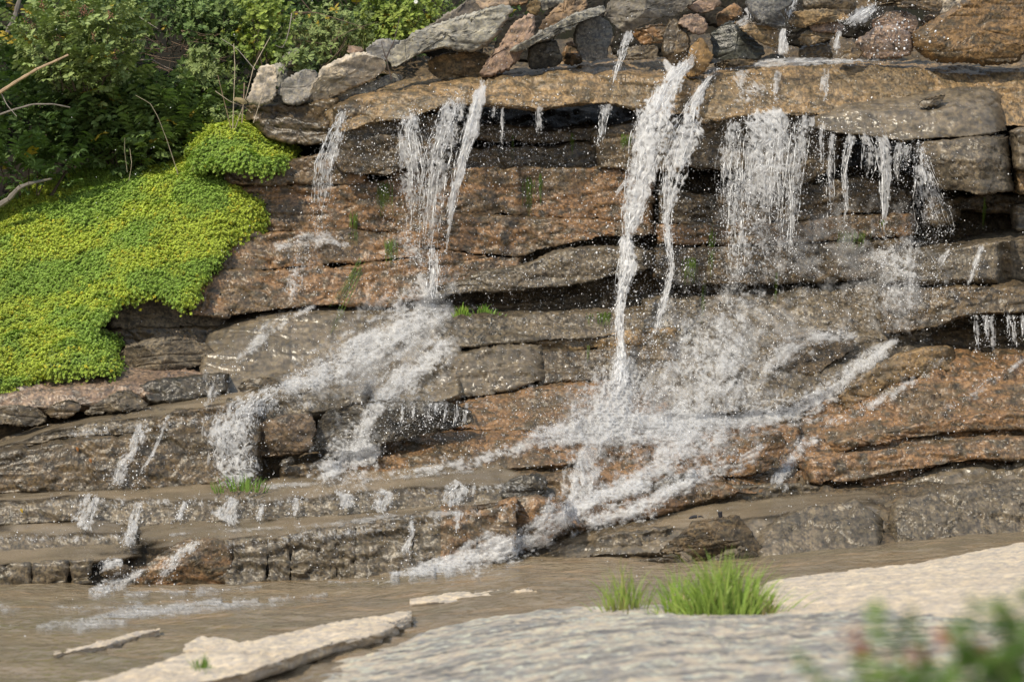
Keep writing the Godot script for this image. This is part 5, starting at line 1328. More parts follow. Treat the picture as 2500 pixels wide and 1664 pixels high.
	foam("white wash spreading beside the rust brown wall end", [345, 1395, 8, 320, 1410, 22, 290, 1428, 30, 240, 1440, 24], -0.04, {"thr": 0.45, "drops": 250, "squash": 0.6})
	flow("small_fall", "water curl over the little dark rock at the pool edge", [300, 1372, 14, 255, 1376, 16, 232, 1400, 12], -0.05, {"thr": 0.42, "drops": 70})
	flow("small_fall", "narrow white plume falling at the middle of the low wall", [1004, 1268, 6, 1006, 1310, 7, 990, 1340, 14, 988, 1378, 16], -0.06, {"thr": 0.42, "drops": 120})
	flow("small_fall", "forked splash on the low wall right of the plume", [1118, 1248, 16, 1115, 1280, 8, 1112, 1305, 4], -0.06, {"thr": 0.45, "drops": 60})
	# where the falls strike the layers below
	foam("line of foam where the small left fall strikes a rust orange layer", [676, 604, 8, 720, 594, 14, 790, 586, 16, 850, 600, 8], -0.05, {"thr": 0.4, "drops": 200})
	foam("water scattering over the rust orange layers under the small left fall", [740, 600, 24, 735, 650, 36, 715, 705, 30], -0.05, {"thr": 0.68, "lace": 0.6, "drops": 350})
	foam("water scattering over the rocks under the lacy falls", [1000, 600, 40, 1010, 660, 46, 1050, 730, 44], -0.06, {"thr": 0.66, "lace": 0.6, "drops": 600})
	foam("white burst where the main stream lands", [1522, 865, 20, 1515, 940, 44, 1490, 1005, 76, 1470, 1035, 60], -0.12, {"thr": 0.34, "lace": 0.35, "drops": 1200, "layers": 3, "puff": 0.04})
	foam("veil of broken water under the white curtain", [1850, 520, 80, 1845, 600, 90, 1830, 690, 90, 1800, 790, 80], -0.12, {"thr": 0.78, "lace": 0.7, "drops": 1500})
	foam("broken water scattered over the flat slab at the right", [2240, 560, 60, 2220, 640, 90, 2160, 740, 80], -0.08, {"thr": 0.76, "lace": 0.7, "drops": 1200})
	# the great splash at the right
	foam("white band of churning water at the foot of the main stream", [2180, 835, 12, 2110, 890, 24, 2030, 950, 34, 1940, 1005, 40, 1800, 1030, 44, 1640, 1035, 46, 1500, 1032, 48, 1400, 1045, 36, 1310, 1062, 20], -0.06, {"long": 3.0, "thr": 0.38, "lace": 0.35, "drops": 3400, "layers": 3, "squash": 0.6})
	foam("cloud of spray under the white curtain", [1730, 825, 60, 1760, 850, 120, 1740, 900, 160, 1700, 960, 140, 1680, 1010, 100], -0.08, {"thr": 0.60, "lace": 0.5, "drops": 4200, "layers": 3, "spread": 1.2})
	foam("white crest on the dark bulge behind the spray", [2080, 818, 14, 1990, 825, 22, 1920, 850, 30, 1880, 890, 20], -0.06, {"thr": 0.5, "drops": 700})
	foam("water running between the orange folds at the right", [2300, 880, 10, 2230, 930, 20, 2160, 970, 24, 2090, 1010, 22, 2020, 1040, 14], -0.04, {"long": 3.0, "thr": 0.72, "drops": 700})
	foam("thin run of water lower on the orange folds", [2500, 880, 10, 2430, 930, 14, 2350, 975, 14, 2290, 1010, 8], -0.04, {"long": 3.0, "thr": 0.82, "drops": 300})
	foam("white pour over the step beside the rust brown knob", [1990, 1075, 12, 1955, 1090, 24, 1930, 1130, 22, 1910, 1172, 20], -0.05, {"thr": 0.5, "drops": 300})
	# the cascade down to the pool
	var D := {"thr": 0.46, "lace": 0.45, "drops": 450, "layers": 3, "long": 3.0}
	foam("white sheet across the top of the cascade", [1760, 1050, 18, 1620, 1060, 30, 1480, 1066, 26, 1380, 1075, 14], -0.05, D)
	foam("lively white water at the right of the cascade's top", [1740, 1070, 40, 1660, 1110, 56, 1590, 1150, 44, 1540, 1185, 24], -0.06, D)
	foam("streaky veil falling right of the dark square block", [1420, 1110, 30, 1425, 1150, 56, 1420, 1190, 60, 1400, 1225, 40], -0.06, {"thr": 0.55, "lace": 0.6, "drops": 500, "layers": 3, "long": 3.0})
	foam("bright slanting chute in the middle of the cascade", [1570, 1190, 14, 1460, 1212, 22, 1395, 1248, 30, 1350, 1286, 28, 1300, 1318, 26], -0.07, {"thr": 0.32, "lace": 0.3, "drops": 500, "layers": 3, "long": 3.5})
	foam("water fanning over the rocks right of the bright chute", [1640, 1195, 14, 1590, 1225, 26, 1530, 1252, 32, 1450, 1275, 26], -0.05, D)
	foam("water slipping along the dark long block", [1860, 1090, 16, 1790, 1130, 30, 1715, 1160, 26, 1640, 1195, 16], -0.05, D)
	foam("white curl left of the bright chute under the dark square block", [1345, 1215, 12, 1335, 1245, 16, 1318, 1280, 12], -0.06, {"thr": 0.4, "drops": 120, "layers": 2})
	foam("white chute running into the pool at the foot of the cascade", [1300, 1310, 30, 1230, 1335, 44, 1150, 1360, 44, 1080, 1384, 30, 960, 1402, 14], -0.04, {"long": 3.0, "thr": 0.28, "lace": 0.3, "drops": 500, "layers": 3, "squash": 0.6})
	foam("grey water sliding down left of the cascade", [1420, 1062, 30, 1300, 1085, 40, 1160, 1120, 40, 1020, 1150, 26, 860, 1170, 14], -0.03, {"thr": 0.66, "lace": 0.4, "drops": 800, "squash": 0.6, })
	# thin haze of spray hanging over the splashes
	for s in [[1900.0, 820.0, 90.0, 1720.0, 900.0, 190.0, 1600.0, 1000.0, 130.0, "right"], [1080.0, 740.0, 60.0, 980.0, 850.0, 120.0, 860.0, 950.0, 80.0, "left"], [1520.0, 900.0, 40.0, 1510.0, 980.0, 90.0, 1450.0, 1050.0, 110.0, "middle"], [1880.0, 560.0, 90.0, 2120.0, 640.0, 140.0, 2180.0, 720.0, 120.0, "upper right"]]:
		foam("thin haze of spray over the %s splash" % s[9], [s[0], s[1], s[2], s[3], s[4], s[5], s[6], s[7], s[8]], -0.14, {"thr": 0.45, "lace": 0.0, "drops": 1500, "layers": 1, "most": 0.30, "long": 1.2, "step": 5.0, "size": 0.8})
	for s in [[120.0, 1228.0, 700.0, 1222.0, 1280.0, 1186.0, 16.0, "first step"], [560.0, 1330.0, 850.0, 1300.0, 1260.0, 1240.0, 22.0, "long low wall"], [150.0, 1062.0, 480.0, 1024.0, 760.0, 985.0, 16.0, "upper left tread"], [-40.0, 1316.0, 150.0, 1312.0, 345.0, 1312.0, 14.0, "submerged step"]]:
		foam("broken white water spilling over the edge of the %s" % s[7], [s[0], s[1], s[6], s[2], s[3], s[6], s[4], s[5], s[6]], -0.03, {"thr": 0.86, "lace": 0.6, "drops": 260, "layers": 2, "long": 0.7})
	# streaks on the pool and the treads
	for s in [[-40.0, 1560.0, 500.0, 1470.0, 34.0, 0.54, "nearest"], [-40.0, 1500.0, 620.0, 1462.0, 52.0, 0.58, "middle"], [250.0, 1452.0, 1000.0, 1414.0, 16.0, 0.5, "farthest"], [330.0, 1500.0, 900.0, 1440.0, 24.0, 0.52, "right hand"]]:
		foam("%s streak of foam lines on the brown pool" % s[6], [s[0], s[1], s[4], lerpf(s[0], s[2], 0.5), lerpf(s[1], s[3], 0.55), s[4], s[2], s[3], s[4] * 0.6], -0.012, {"thr": s[5], "lace": 0.3, "drops": 60, "squash": 0.6, "puff": 0.008, "long": 7.0, "most": 0.62, "layers": 1, "tone": 0.7})
	for s in [[420.0, 1304.0, 1120.0, 1250.0, 12.0, 0.5, "second"], [650.0, 1186.0, 1150.0, 1150.0, 12.0, 0.5, "first"]]:
		foam("pale streaks of water on the %s tread" % s[6], [s[0], s[1], s[4] * 0.6, lerpf(s[0], s[2], 0.5), lerpf(s[1], s[3], 0.4), s[4], s[2], s[3], s[4]], -0.012, {"thr": s[5], "lace": 0.3, "drops": 60, "squash": 0.6, "puff": 0.008, "long": 7.0, "most": 0.62, "layers": 1, "tone": 0.7})
	spill_drops("water_drops", "drops flying round the falls and splashes")
	# fine drops everywhere in front of the wall
	spatter(1250, 480, 900, 400, 3500, 0.3, 0.8)
	spatter(1600, 700, 900, 500, 6500, 0.35, 0.8)
	spatter(1800, 620, 500, 300, 4500, 0.35, 1.1)
	spatter(1200, 330, 220, 90, 1500, 0.3, 1.1)
	spatter(960, 400, 160, 160, 1400, 0.25, 1.0)
	spatter(1250, 360, 330, 120, 900, 0.3, 1.1)
	spatter(1250, 700, 400, 80, 900, 0.3, 1.0)
	spatter(2100, 420, 220, 200, 800, 0.35, 1.2)
	spatter(1580, 690, 120, 240, 900, 0.35, 1.5)
	spatter(2200, 700, 200, 130, 1500, 0.3, 1.1)
	spatter(2180, 80, 120, 90, 260, 0.3, 2.0)
	spatter(900, 640, 300, 160, 800, 0.2, 0.8)
	spatter(1400, 1000, 300, 100, 1500, 0.2, 0.9)
	spatter(1650, 1050, 700, 200, 2500, 0.15, 0.8)
	spatter(600, 1150, 600, 200, 1500, 0.1, 0.7)
	spatter(2250, 1100, 450, 160, 1500, 0.08, 0.6)
	spatter(900, 1330, 800, 90, 1000, 0.05, 0.6)
	spatter(1030, 1040, 140, 60, 800, 0.15, 0.9)
	spill_drops("fine_spray", "fine spray sprinkled over the wet rock wall")

# ---- leaves and stems ----
class Sheet:
	var v := PackedVector3Array()
	var n := PackedVector3Array()
	var c := PackedColorArray()
	func tri(a: Vector3, b: Vector3, d: Vector3, col: Color) -> void:
		var m := (d - a).cross(b - a).normalized()
		v.append(a); v.append(b); v.append(d)
		for i in 3:
			n.append(m)
			c.append(col)
	func done() -> ArrayMesh:
		var arr := []
		arr.resize(Mesh.ARRAY_MAX)
		arr[Mesh.ARRAY_VERTEX] = v
		arr[Mesh.ARRAY_NORMAL] = n
		arr[Mesh.ARRAY_COLOR] = c
		var m := ArrayMesh.new()
		m.add_surface_from_arrays(Mesh.PRIMITIVE_TRIANGLES, arr)
		return m
	# a leaf: folded along its rib and bent over towards the tip
	func leaf(at_: Vector3, dir: Vector3, up: Vector3, length: float, width: float, col: Color, droop := 0.25) -> void:
		var side := dir.cross(up).normalized()
		var u := side.cross(dir).normalized()
		var a := at_
		var m1 := at_ + dir * length * 0.42 - u * length * droop * 0.12
		var tip := at_ + dir * length * 0.97 - u * length * droop
		var l1 := at_ + dir * length * 0.30 + side * width * 0.46 + u * width * 0.14
		var r1 := at_ + dir * length * 0.30 - side * width * 0.46 + u * width * 0.14
		var l2 := at_ + dir * length * 0.66 + side * width * 0.38 + u * (width * 0.1 - length * droop * 0.4)
		var r2 := at_ + dir * length * 0.66 - side * width * 0.38 + u * (width * 0.1 - length * droop * 0.4)
		tri(a, m1, l1, col); tri(l1, m1, l2, col); tri(l2, m1, tip, col)
		tri(a, r1, m1, col); tri(r1, r2, m1, col); tri(r2, tip, m1, col)
	func stalk(a: Vector3, b: Vector3, r0: float, r1: float, col: Color, sides := 4) -> void:
		var d := (b - a).normalized()
		var s := d.cross(Vector3(0.31, 0.2, 0.93)).normalized()
		var t := d.cross(s)
		for k in sides:
			var a0 := TAU * k / sides
			var a1 := TAU * (k + 1) / sides
			var p := s * cos(a0) + t * sin(a0)
			var q := s * cos(a1) + t * sin(a1)
			tri(a + p * r0, b + p * r1, b + q * r1, col)
			tri(a + p * r0, b + q * r1, a + q * r0, col)

func pinnate(length: float, leaf_len: float, leaf_wid: float, pairs: int) -> ArrayMesh:
	var s := Sheet.new()
	var g := Color(1, 1, 1)
	s.stalk(Vector3.ZERO, Vector3(0, 0, length * 0.8), 0.0014, 0.0008, Color(0.7, 0.6, 0.4), 3)
	for k in pairs:
		var z := length * (0.25 + 0.55 * k / maxi(pairs - 1, 1))
		for sd in [-1.0, 1.0]:
			var w := rng.randf_range(0.85, 1.1)
			s.leaf(Vector3(0, 0, z), Vector3(sd * 0.85, rng.randf_range(-0.1, 0.2), 0.5).normalized(), Vector3(0, 1, 0), leaf_len * w, leaf_wid * w, g * rng.randf_range(0.85, 1.1), 0.3)
	s.leaf(Vector3(0, 0, length * 0.8), Vector3(0, 0.05, 1).normalized(), Vector3(0, 1, 0), leaf_len * 1.1, leaf_wid * 1.1, g, 0.3)
	return s.done()

func whorl(count: int, leaf_len: float, leaf_wid: float, spread: float) -> ArrayMesh:
	var s := Sheet.new()
	s.stalk(Vector3(0, 0, -leaf_len), Vector3.ZERO, 0.0014, 0.001, Color(0.7, 0.65, 0.4), 3)
	for k in count:
		var a := TAU * k / count * 1.618 * 2.0 + rng.randf_range(-0.3, 0.3)
		var lift := rng.randf_range(0.3, 1.0)
		var dir := Vector3(cos(a) * spread, sin(a) * spread, lift).normalized()
		s.leaf(Vector3(0, 0, -leaf_len * 0.5 * k / count), dir, Vector3(0, 0, 1), leaf_len * rng.randf_range(0.75, 1.1), leaf_wid * rng.randf_range(0.85, 1.1), Color(1, 1, 1) * rng.randf_range(0.82, 1.1), 0.2)
	return s.done()

func broad(size: float) -> ArrayMesh:
	var s := Sheet.new()
	s.stalk(Vector3(0, -0.01, -size * 0.5), Vector3.ZERO, 0.0015, 0.001, Color(0.7, 0.7, 0.4), 3)
	for k in 5:
		var a := deg_to_rad(-100.0 + 50.0 * k)
		var l: float = size * [0.5, 0.8, 1.0, 0.8, 0.5][k]
		s.leaf(Vector3(0, 0.001 * k, 0), Vector3(sin(a), 0, cos(a)), Vector3(0, 1, 0), l, l * 0.62, Color(1, 1, 1) * (0.95 + 0.02 * k), 0.15)
	return s.done()

func rosette(r: float) -> ArrayMesh:
	var s := Sheet.new()
	for ring in 2:
		for k in 6:
			var a := TAU * (k + 0.5 * ring) / 6.0 + rng.randf_range(-0.25, 0.25)
			var up: float = [0.35, 1.1][ring]
			var dir := Vector3(cos(a), up, sin(a)).normalized()
			var side := dir.cross(Vector3.UP).normalized()
			var l: float = r * [1.0, 0.8][ring] * rng.randf_range(0.8, 1.15)
			var o := Vector3(0, r * 0.3 * ring, 0)
			var col: Color = Color(1, 1, 1) * [0.8, 1.05][ring]
			var p := o + dir * l * 0.55 + side * l * 0.3
			var q := o + dir * l * 0.55 - side * l * 0.3
			s.tri(o, p, o + dir * l + Vector3(0, -l * 0.1, 0), col)
			s.tri(o, o + dir * l + Vector3(0, -l * 0.1, 0), q, col)
	return s.done()

func scatter(called: String, mesh: Mesh, where: Array[Transform3D], tint: Array[Color], mat: Material, parent: Node = null) -> MultiMeshInstance3D:
	var mm := MultiMesh.new()
	mm.transform_format = MultiMesh.TRANSFORM_3D
	mm.use_colors = true
	mm.mesh = mesh
	mm.instance_count = where.size()
	for k in where.size():
		mm.set_instance_transform(k, where[k])
		mm.set_instance_color(k, tint[k])
	var o := MultiMeshInstance3D.new()
	o.multimesh = mm
	o.material_override = mat
	o.set_meta("kind", "stuff")
	if parent:
		o.name = called
		parent.add_child(o, true)
	else:
		o.name = numbered(called)
		add_child(o, true)
	return o

func facing(dir: Vector3, roll: float) -> Basis:
	# a basis whose z runs along dir and whose y leans upwards
	var z := dir.normalized()
	var x := Vector3.UP.cross(z)
	if x.length() < 0.05: x = Vector3.RIGHT
	x = x.normalized()
	return Basis(x, z.cross(x), z).rotated(z, roll)

# A shrub: clumps of leaf sprays on thin stems inside an ellipse traced in the picture, with depth of its own.
func shrub(called: String, label: String, x: float, y: float, rx: float, ry: float, d: float, deep: float, count: int, kinds: Array, cols: Array, how := {}) -> Node3D:
	var root := base(called, at(x, y + ry, d))
	tag(root, label, how.get("category", "shrub"), how.get("group", ""))
	var lists := []
	var tints := []
	for k in kinds:
		var a: Array[Transform3D] = []
		var b: Array[Color] = []
		lists.append(a)
		tints.append(b)
	var s := Sheet.new()
	var per: int = how.get("per", 16)
	var clumps := maxi(4, count / per)
	var sx := rx * d / FOCAL
	var sy := ry * d / FOCAL
	var mid := at(x, y, d)
	var foot := mid - Vector3(0, sy * 1.05, 0)
	var size: float = how.get("clump", 0.075)
	var wood: Color = how.get("wood", Color(0.09, 0.065, 0.045))
	for c in clumps:
		var u := Vector3(rng.randf_range(-1, 1), rng.randf_range(-1, 1), rng.randf_range(-1, 1))
		while u.length() > 1.0:
			u = Vector3(rng.randf_range(-1, 1), rng.randf_range(-1, 1), rng.randf_range(-1, 1))
		u = u.normalized() * pow(u.length(), 0.6)
		var p := mid + Vector3(u.x * sx, u.y * sy, u.z * deep)
		if how.has("hole"):
			var hx: float = ((p.x - EYE.x) * FOCAL / -p.z + 1250.0 - how["hole"][0]) / how["hole"][2]
			var hy: float = (832.0 - (p.y - EYE.y) * FOCAL / -p.z - how["hole"][1]) / how["hole"][3]
			if hx * hx + hy * hy < 1.0: continue
		if how.get("stems", true) and c % 3 == 0:
			var f := foot + Vector3(u.x * sx * 0.45 + rng.randf_range(-0.05, 0.05), 0, u.z * deep * 0.5)
			var m1 := f.lerp(p, 0.5) + Vector3(rng.randf_range(-0.06, 0.06), rng.randf_range(0.0, 0.05), rng.randf_range(-0.05, 0.05))
			s.stalk(f - root.position, m1 - root.position, 0.005, 0.0035, wood)
			s.stalk(m1 - root.position, p - root.position, 0.0035, 0.0015, wood)
		var shade := rng.randf_range(0.75, 1.2)
		var hue := rng.randf()
		for k in per:
			var w := Vector3(rng.randfn(0, 1), rng.randfn(0, 0.8), rng.randfn(0, 1)) * size
			var out := (w.normalized() * 0.7 + Vector3(u.x * 0.4, 0.55, 0.45)).normalized()
			var kk := rng.randi_range(0, kinds.size() - 1)
			var sc: float = rng.randf_range(0.7, 1.15) * how.get("scale", 1.0)
			lists[kk].append(Transform3D(facing(out, rng.randf_range(-0.8, 0.8)).scaled_local(Vector3.ONE * sc), p + w - root.position))
			var col: Color = (cols[0] as Color).lerp(cols[1], clampf(hue * 0.7 + rng.randf() * 0.4, 0, 1)) * (shade * rng.randf_range(0.85, 1.15))
			if rng.randf() < how.get("yellow", 0.01): col = Color(0.40, 0.30, 0.04)
			tints[kk].append(col)
	if how.get("stems", true): put("stems", s.done(), mats["stem"], Vector3.ZERO, root)
	for k in kinds.size():
		scatter("foliage", kinds[k], lists[k], tints[k], mats["leaf"], root)
	return root

# a bent twig through picture points x, y, d
func twig(called: String, label: String, pts: Array, r0: float, r1: float, col: Color, how := {}) -> MeshInstance3D:
	var P := []
	for i in range(0, pts.size(), 3):
		P.append(at(pts[i], pts[i + 1], pts[i + 2]))
	var c := Curve3D.new()
	for i in P.size():
		var a: Vector3 = P[maxi(i - 1, 0)]
		var b: Vector3 = P[mini(i + 1, P.size() - 1)]
		var t := (b - a) / 6.0
		c.add_point(P[i], -t, t)
	var L := c.get_baked_length()
	var n := maxi(4, int(L / 0.03))
	var s := Sheet.new()
	var o0: Vector3 = P[0]
	for i in n:
		var t0 := float(i) / n
		var t1 := float(i + 1) / n
		var ra := lerpf(r0, r1, t0) * (1.0 + 0.15 * sin(i * 2.3))
		var rb := lerpf(r0, r1, t1) * (1.0 + 0.15 * sin((i + 1) * 2.3))
		s.stalk(c.sample_baked(L * t0) - o0, c.sample_baked(L * t1) - o0, ra, rb, col * (0.9 + 0.1 * sin(i * 1.7)), 6)
	var o := put(called, s.done(), mats["stem"], o0)
	tag(o, label, how.get("category", "twig"), how.get("group", ""))
	return o

func grass_clump(label: String, feet: Array, count: int, h: float, cols: Array, lean := 0.0, width := 0.004) -> Node3D:
	# feet: x, y, distance, spread in pixels
	var o := at(feet[0], feet[1], feet[2])
	var root := base("grass_clump", o)
	tag(root, label, "grass")
	var s := Sheet.new()
	for k in count:
		var a := rng.randfn(0.0, 0.5)
		var px: float = feet[0] + a * feet[3]
		var dz := rng.randfn(0.0, 0.09)
		var p := at(px, feet[1], feet[2] + dz)
		p.y = o.y - 0.01 - 0.02 * absf(a)
		var hh := h * rng.randf_range(0.4, 1.0) * (1.0 - 0.45 * minf(absf(a), 1.2))
		var dir := Vector3(a * 0.30 + rng.randfn(0, 0.13) + lean, 1.0, rng.randfn(0, 0.16)).normalized()
		var bend := Vector3(rng.randfn(0, 0.2) + a * 0.2, -0.15, rng.randfn(0, 0.15)) * hh
		var w := width * rng.randf_range(0.6, 1.2)
		var turn := rng.randf_range(-0.9, 0.9)
		var side := Vector3(cos(turn), 0, sin(turn)) * w
		var col: Color = (cols[0] as Color).lerp(cols[1], rng.randf()) * rng.randf_range(0.8, 1.15)
		if rng.randf() < 0.07: col = Color(0.36, 0.30, 0.13)
		var low_: Color = (cols[2] as Color).lerp(col, rng.randf() * 0.6)
		var last := p
		for i in 5:
			var t := float(i + 1) / 5.0
			var q := p + dir * hh * t + bend * t * t
			var w0 := 1.0 - 0.9 * pow(float(i) / 5.0, 1.6)
			var w1 := 1.0 - 0.9 * pow(t, 1.6)
			var cc := low_.lerp(col, minf(t * 2.2, 1.0))
			s.tri(last - side * w0 - o, q - side * w1 - o, q + side * w1 - o, cc)
			s.tri(last - side * w0 - o, q + side * w1 - o, last + side * w0 - o, cc)
			last = q
	put("blades", s.done(), mats["leaf"], Vector3.ZERO, root).set_meta("kind", "stuff")
	return root

func mat_of_sedum(label: String, lines: Array, per_m2: float, seed_: float) -> void:
	var g := ledge_points(lines, {"seed": seed_, "amp": 1.2, "step": 0.03, "round": 3, "back": 0.25, "jag": 1.0, "side": 0.3, "edge": 4, "blocky": 0.0})
	var P: PackedVector3Array = g[0]
	var rows: int = g[1]
	var cols: int = g[2]
	# rolling humps
	var N := normals_of(P, rows, cols, false)
	for k in P.size():
		var p := P[k]
		P[k] = p + N[k] * (0.085 * na.get_noise_3d(p.x * 1.3, p.y * 1.5, p.z * 1.5 + seed_) + 0.03 * nb.get_noise_3d(p.x * 1.0, p.y * 1.0, p.z))
	N = normals_of(P, rows, cols, false)
	var C := PackedColorArray()
	C.resize(P.size())
	C.fill(Color(0.14, 0.19, 0.045))
	for p in P: see(p)
	var where: Array[Transform3D] = []
	var tint: Array[Color] = []
	for i in range(1, rows - 3):
		for j in cols - 1:
			var rim := minf(minf(rows - 4 - i, 6) / 6.0, minf(minf(j, cols - 2 - j), 6) / 6.0)
			var a := P[i * cols + j]
			var b := P[i * cols + j + 1]
			var c := P[(i + 1) * cols + j]
			var area := (b - a).cross(c - a).length()
			var want := area * per_m2 * (1.0 + 0.6 * (1.0 - rim))
			var n := int(want) + (1 if rng.randf() < want - int(want) else 0)
			for k in mini(n, 12):
				var q := a + (b - a) * rng.randf() + (c - a) * rng.randf()
				var nn := (N[i * cols + j] + Vector3(0, 0.5, 0) + Vector3(rng.randfn(0, 0.3), rng.randfn(0, 0.3), rng.randfn(0, 0.3))).normalized()
				var x := nn.cross(Vector3(0.3, 0.1, 0.9)).normalized()
				var sc := rng.randf_range(0.7, 1.25)
				q += (Vector3(rng.randfn(0, 0.022), rng.randfn(-0.012, 0.022), rng.randf_range(-0.02, 0.03))) * (1.0 - rim)
				where.append(Transform3D(Basis(x, nn, x.cross(nn)).rotated(nn, rng.randf() * TAU).scaled_local(Vector3.ONE * sc), q + nn * rng.randf_range(-0.004, 0.016)))
				var fl := sm(-0.05, 0.4, na.get_noise_3d(q.x * 1.1, q.y * 2.2, q.z * 1.1 + 4.0) + 0.25 * nb.get_noise_3d(q.x * 2.0, q.y * 2.0, q.z * 2.0) + 0.22 * sm(-2.6, -1.5, q.x) + 0.1)
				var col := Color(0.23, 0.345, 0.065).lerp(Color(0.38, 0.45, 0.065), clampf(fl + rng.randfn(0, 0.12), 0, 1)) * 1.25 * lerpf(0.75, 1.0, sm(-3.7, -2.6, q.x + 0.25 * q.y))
				if rng.randf() < 0.08 * fl: col = Color(0.55, 0.52, 0.06)
				tint.append(col * rng.randf_range(0.75, 1.15))
	# sprays trailing over the lower rim and out of the right end
	for j in cols:
		for e in 2:
			var q := P[(rows - 6) * cols + j] if e == 0 else P[rng.randi_range(4, rows - 6) * cols + cols - 2]
			if rng.randf() > (0.55 if e == 0 else 0.25): continue
			var n := rng.randi_range(2, 7)
			var dir := Vector3(rng.randfn(0.1 + 0.4 * e, 0.3), -1.0, rng.randf_range(0.0, 0.5)).normalized()
			for k in n:
				q += dir * 0.012 + Vector3(rng.randfn(0, 0.004), 0, rng.randfn(0, 0.004))
				var nn := (Vector3(0, 0.4, 0.8) + Vector3(rng.randfn(0, 0.3), rng.randfn(0, 0.3), 0)).normalized()
				var x := nn.cross(Vector3(0.3, 0.9, 0.1)).normalized()
				where.append(Transform3D(Basis(x, nn, x.cross(nn)).rotated(nn, rng.randf() * TAU).scaled_local(Vector3.ONE * rng.randf_range(0.7, 1.0)), q))
				tint.append(Color(0.25, 0.38, 0.08).lerp(Color(0.34, 0.42, 0.07), rng.randf()) * rng.randf_range(0.8, 1.1))
	var at0 := local(P)
	var root := base("sedum_mat", at0)
	tag(root, label, "ground cover", "", "")
	put("soil", grid_mesh(P, normals_of(P, rows, cols, false), C, rows, cols, false), mats["stem"], Vector3.ZERO, root)
	for k in where.size():
		where[k].origin -= at0
	var half := where.size() / 2
	var t0: Array[Transform3D] = where.slice(0, half)
	var c0: Array[Color] = tint.slice(0, half)
	var t1: Array[Transform3D] = where.slice(half)
	var c1: Array[Color] = tint.slice(half)
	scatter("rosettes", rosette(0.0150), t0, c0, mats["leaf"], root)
	scatter("rosettes", rosette(0.0135), t1, c1, mats["leaf"], root)

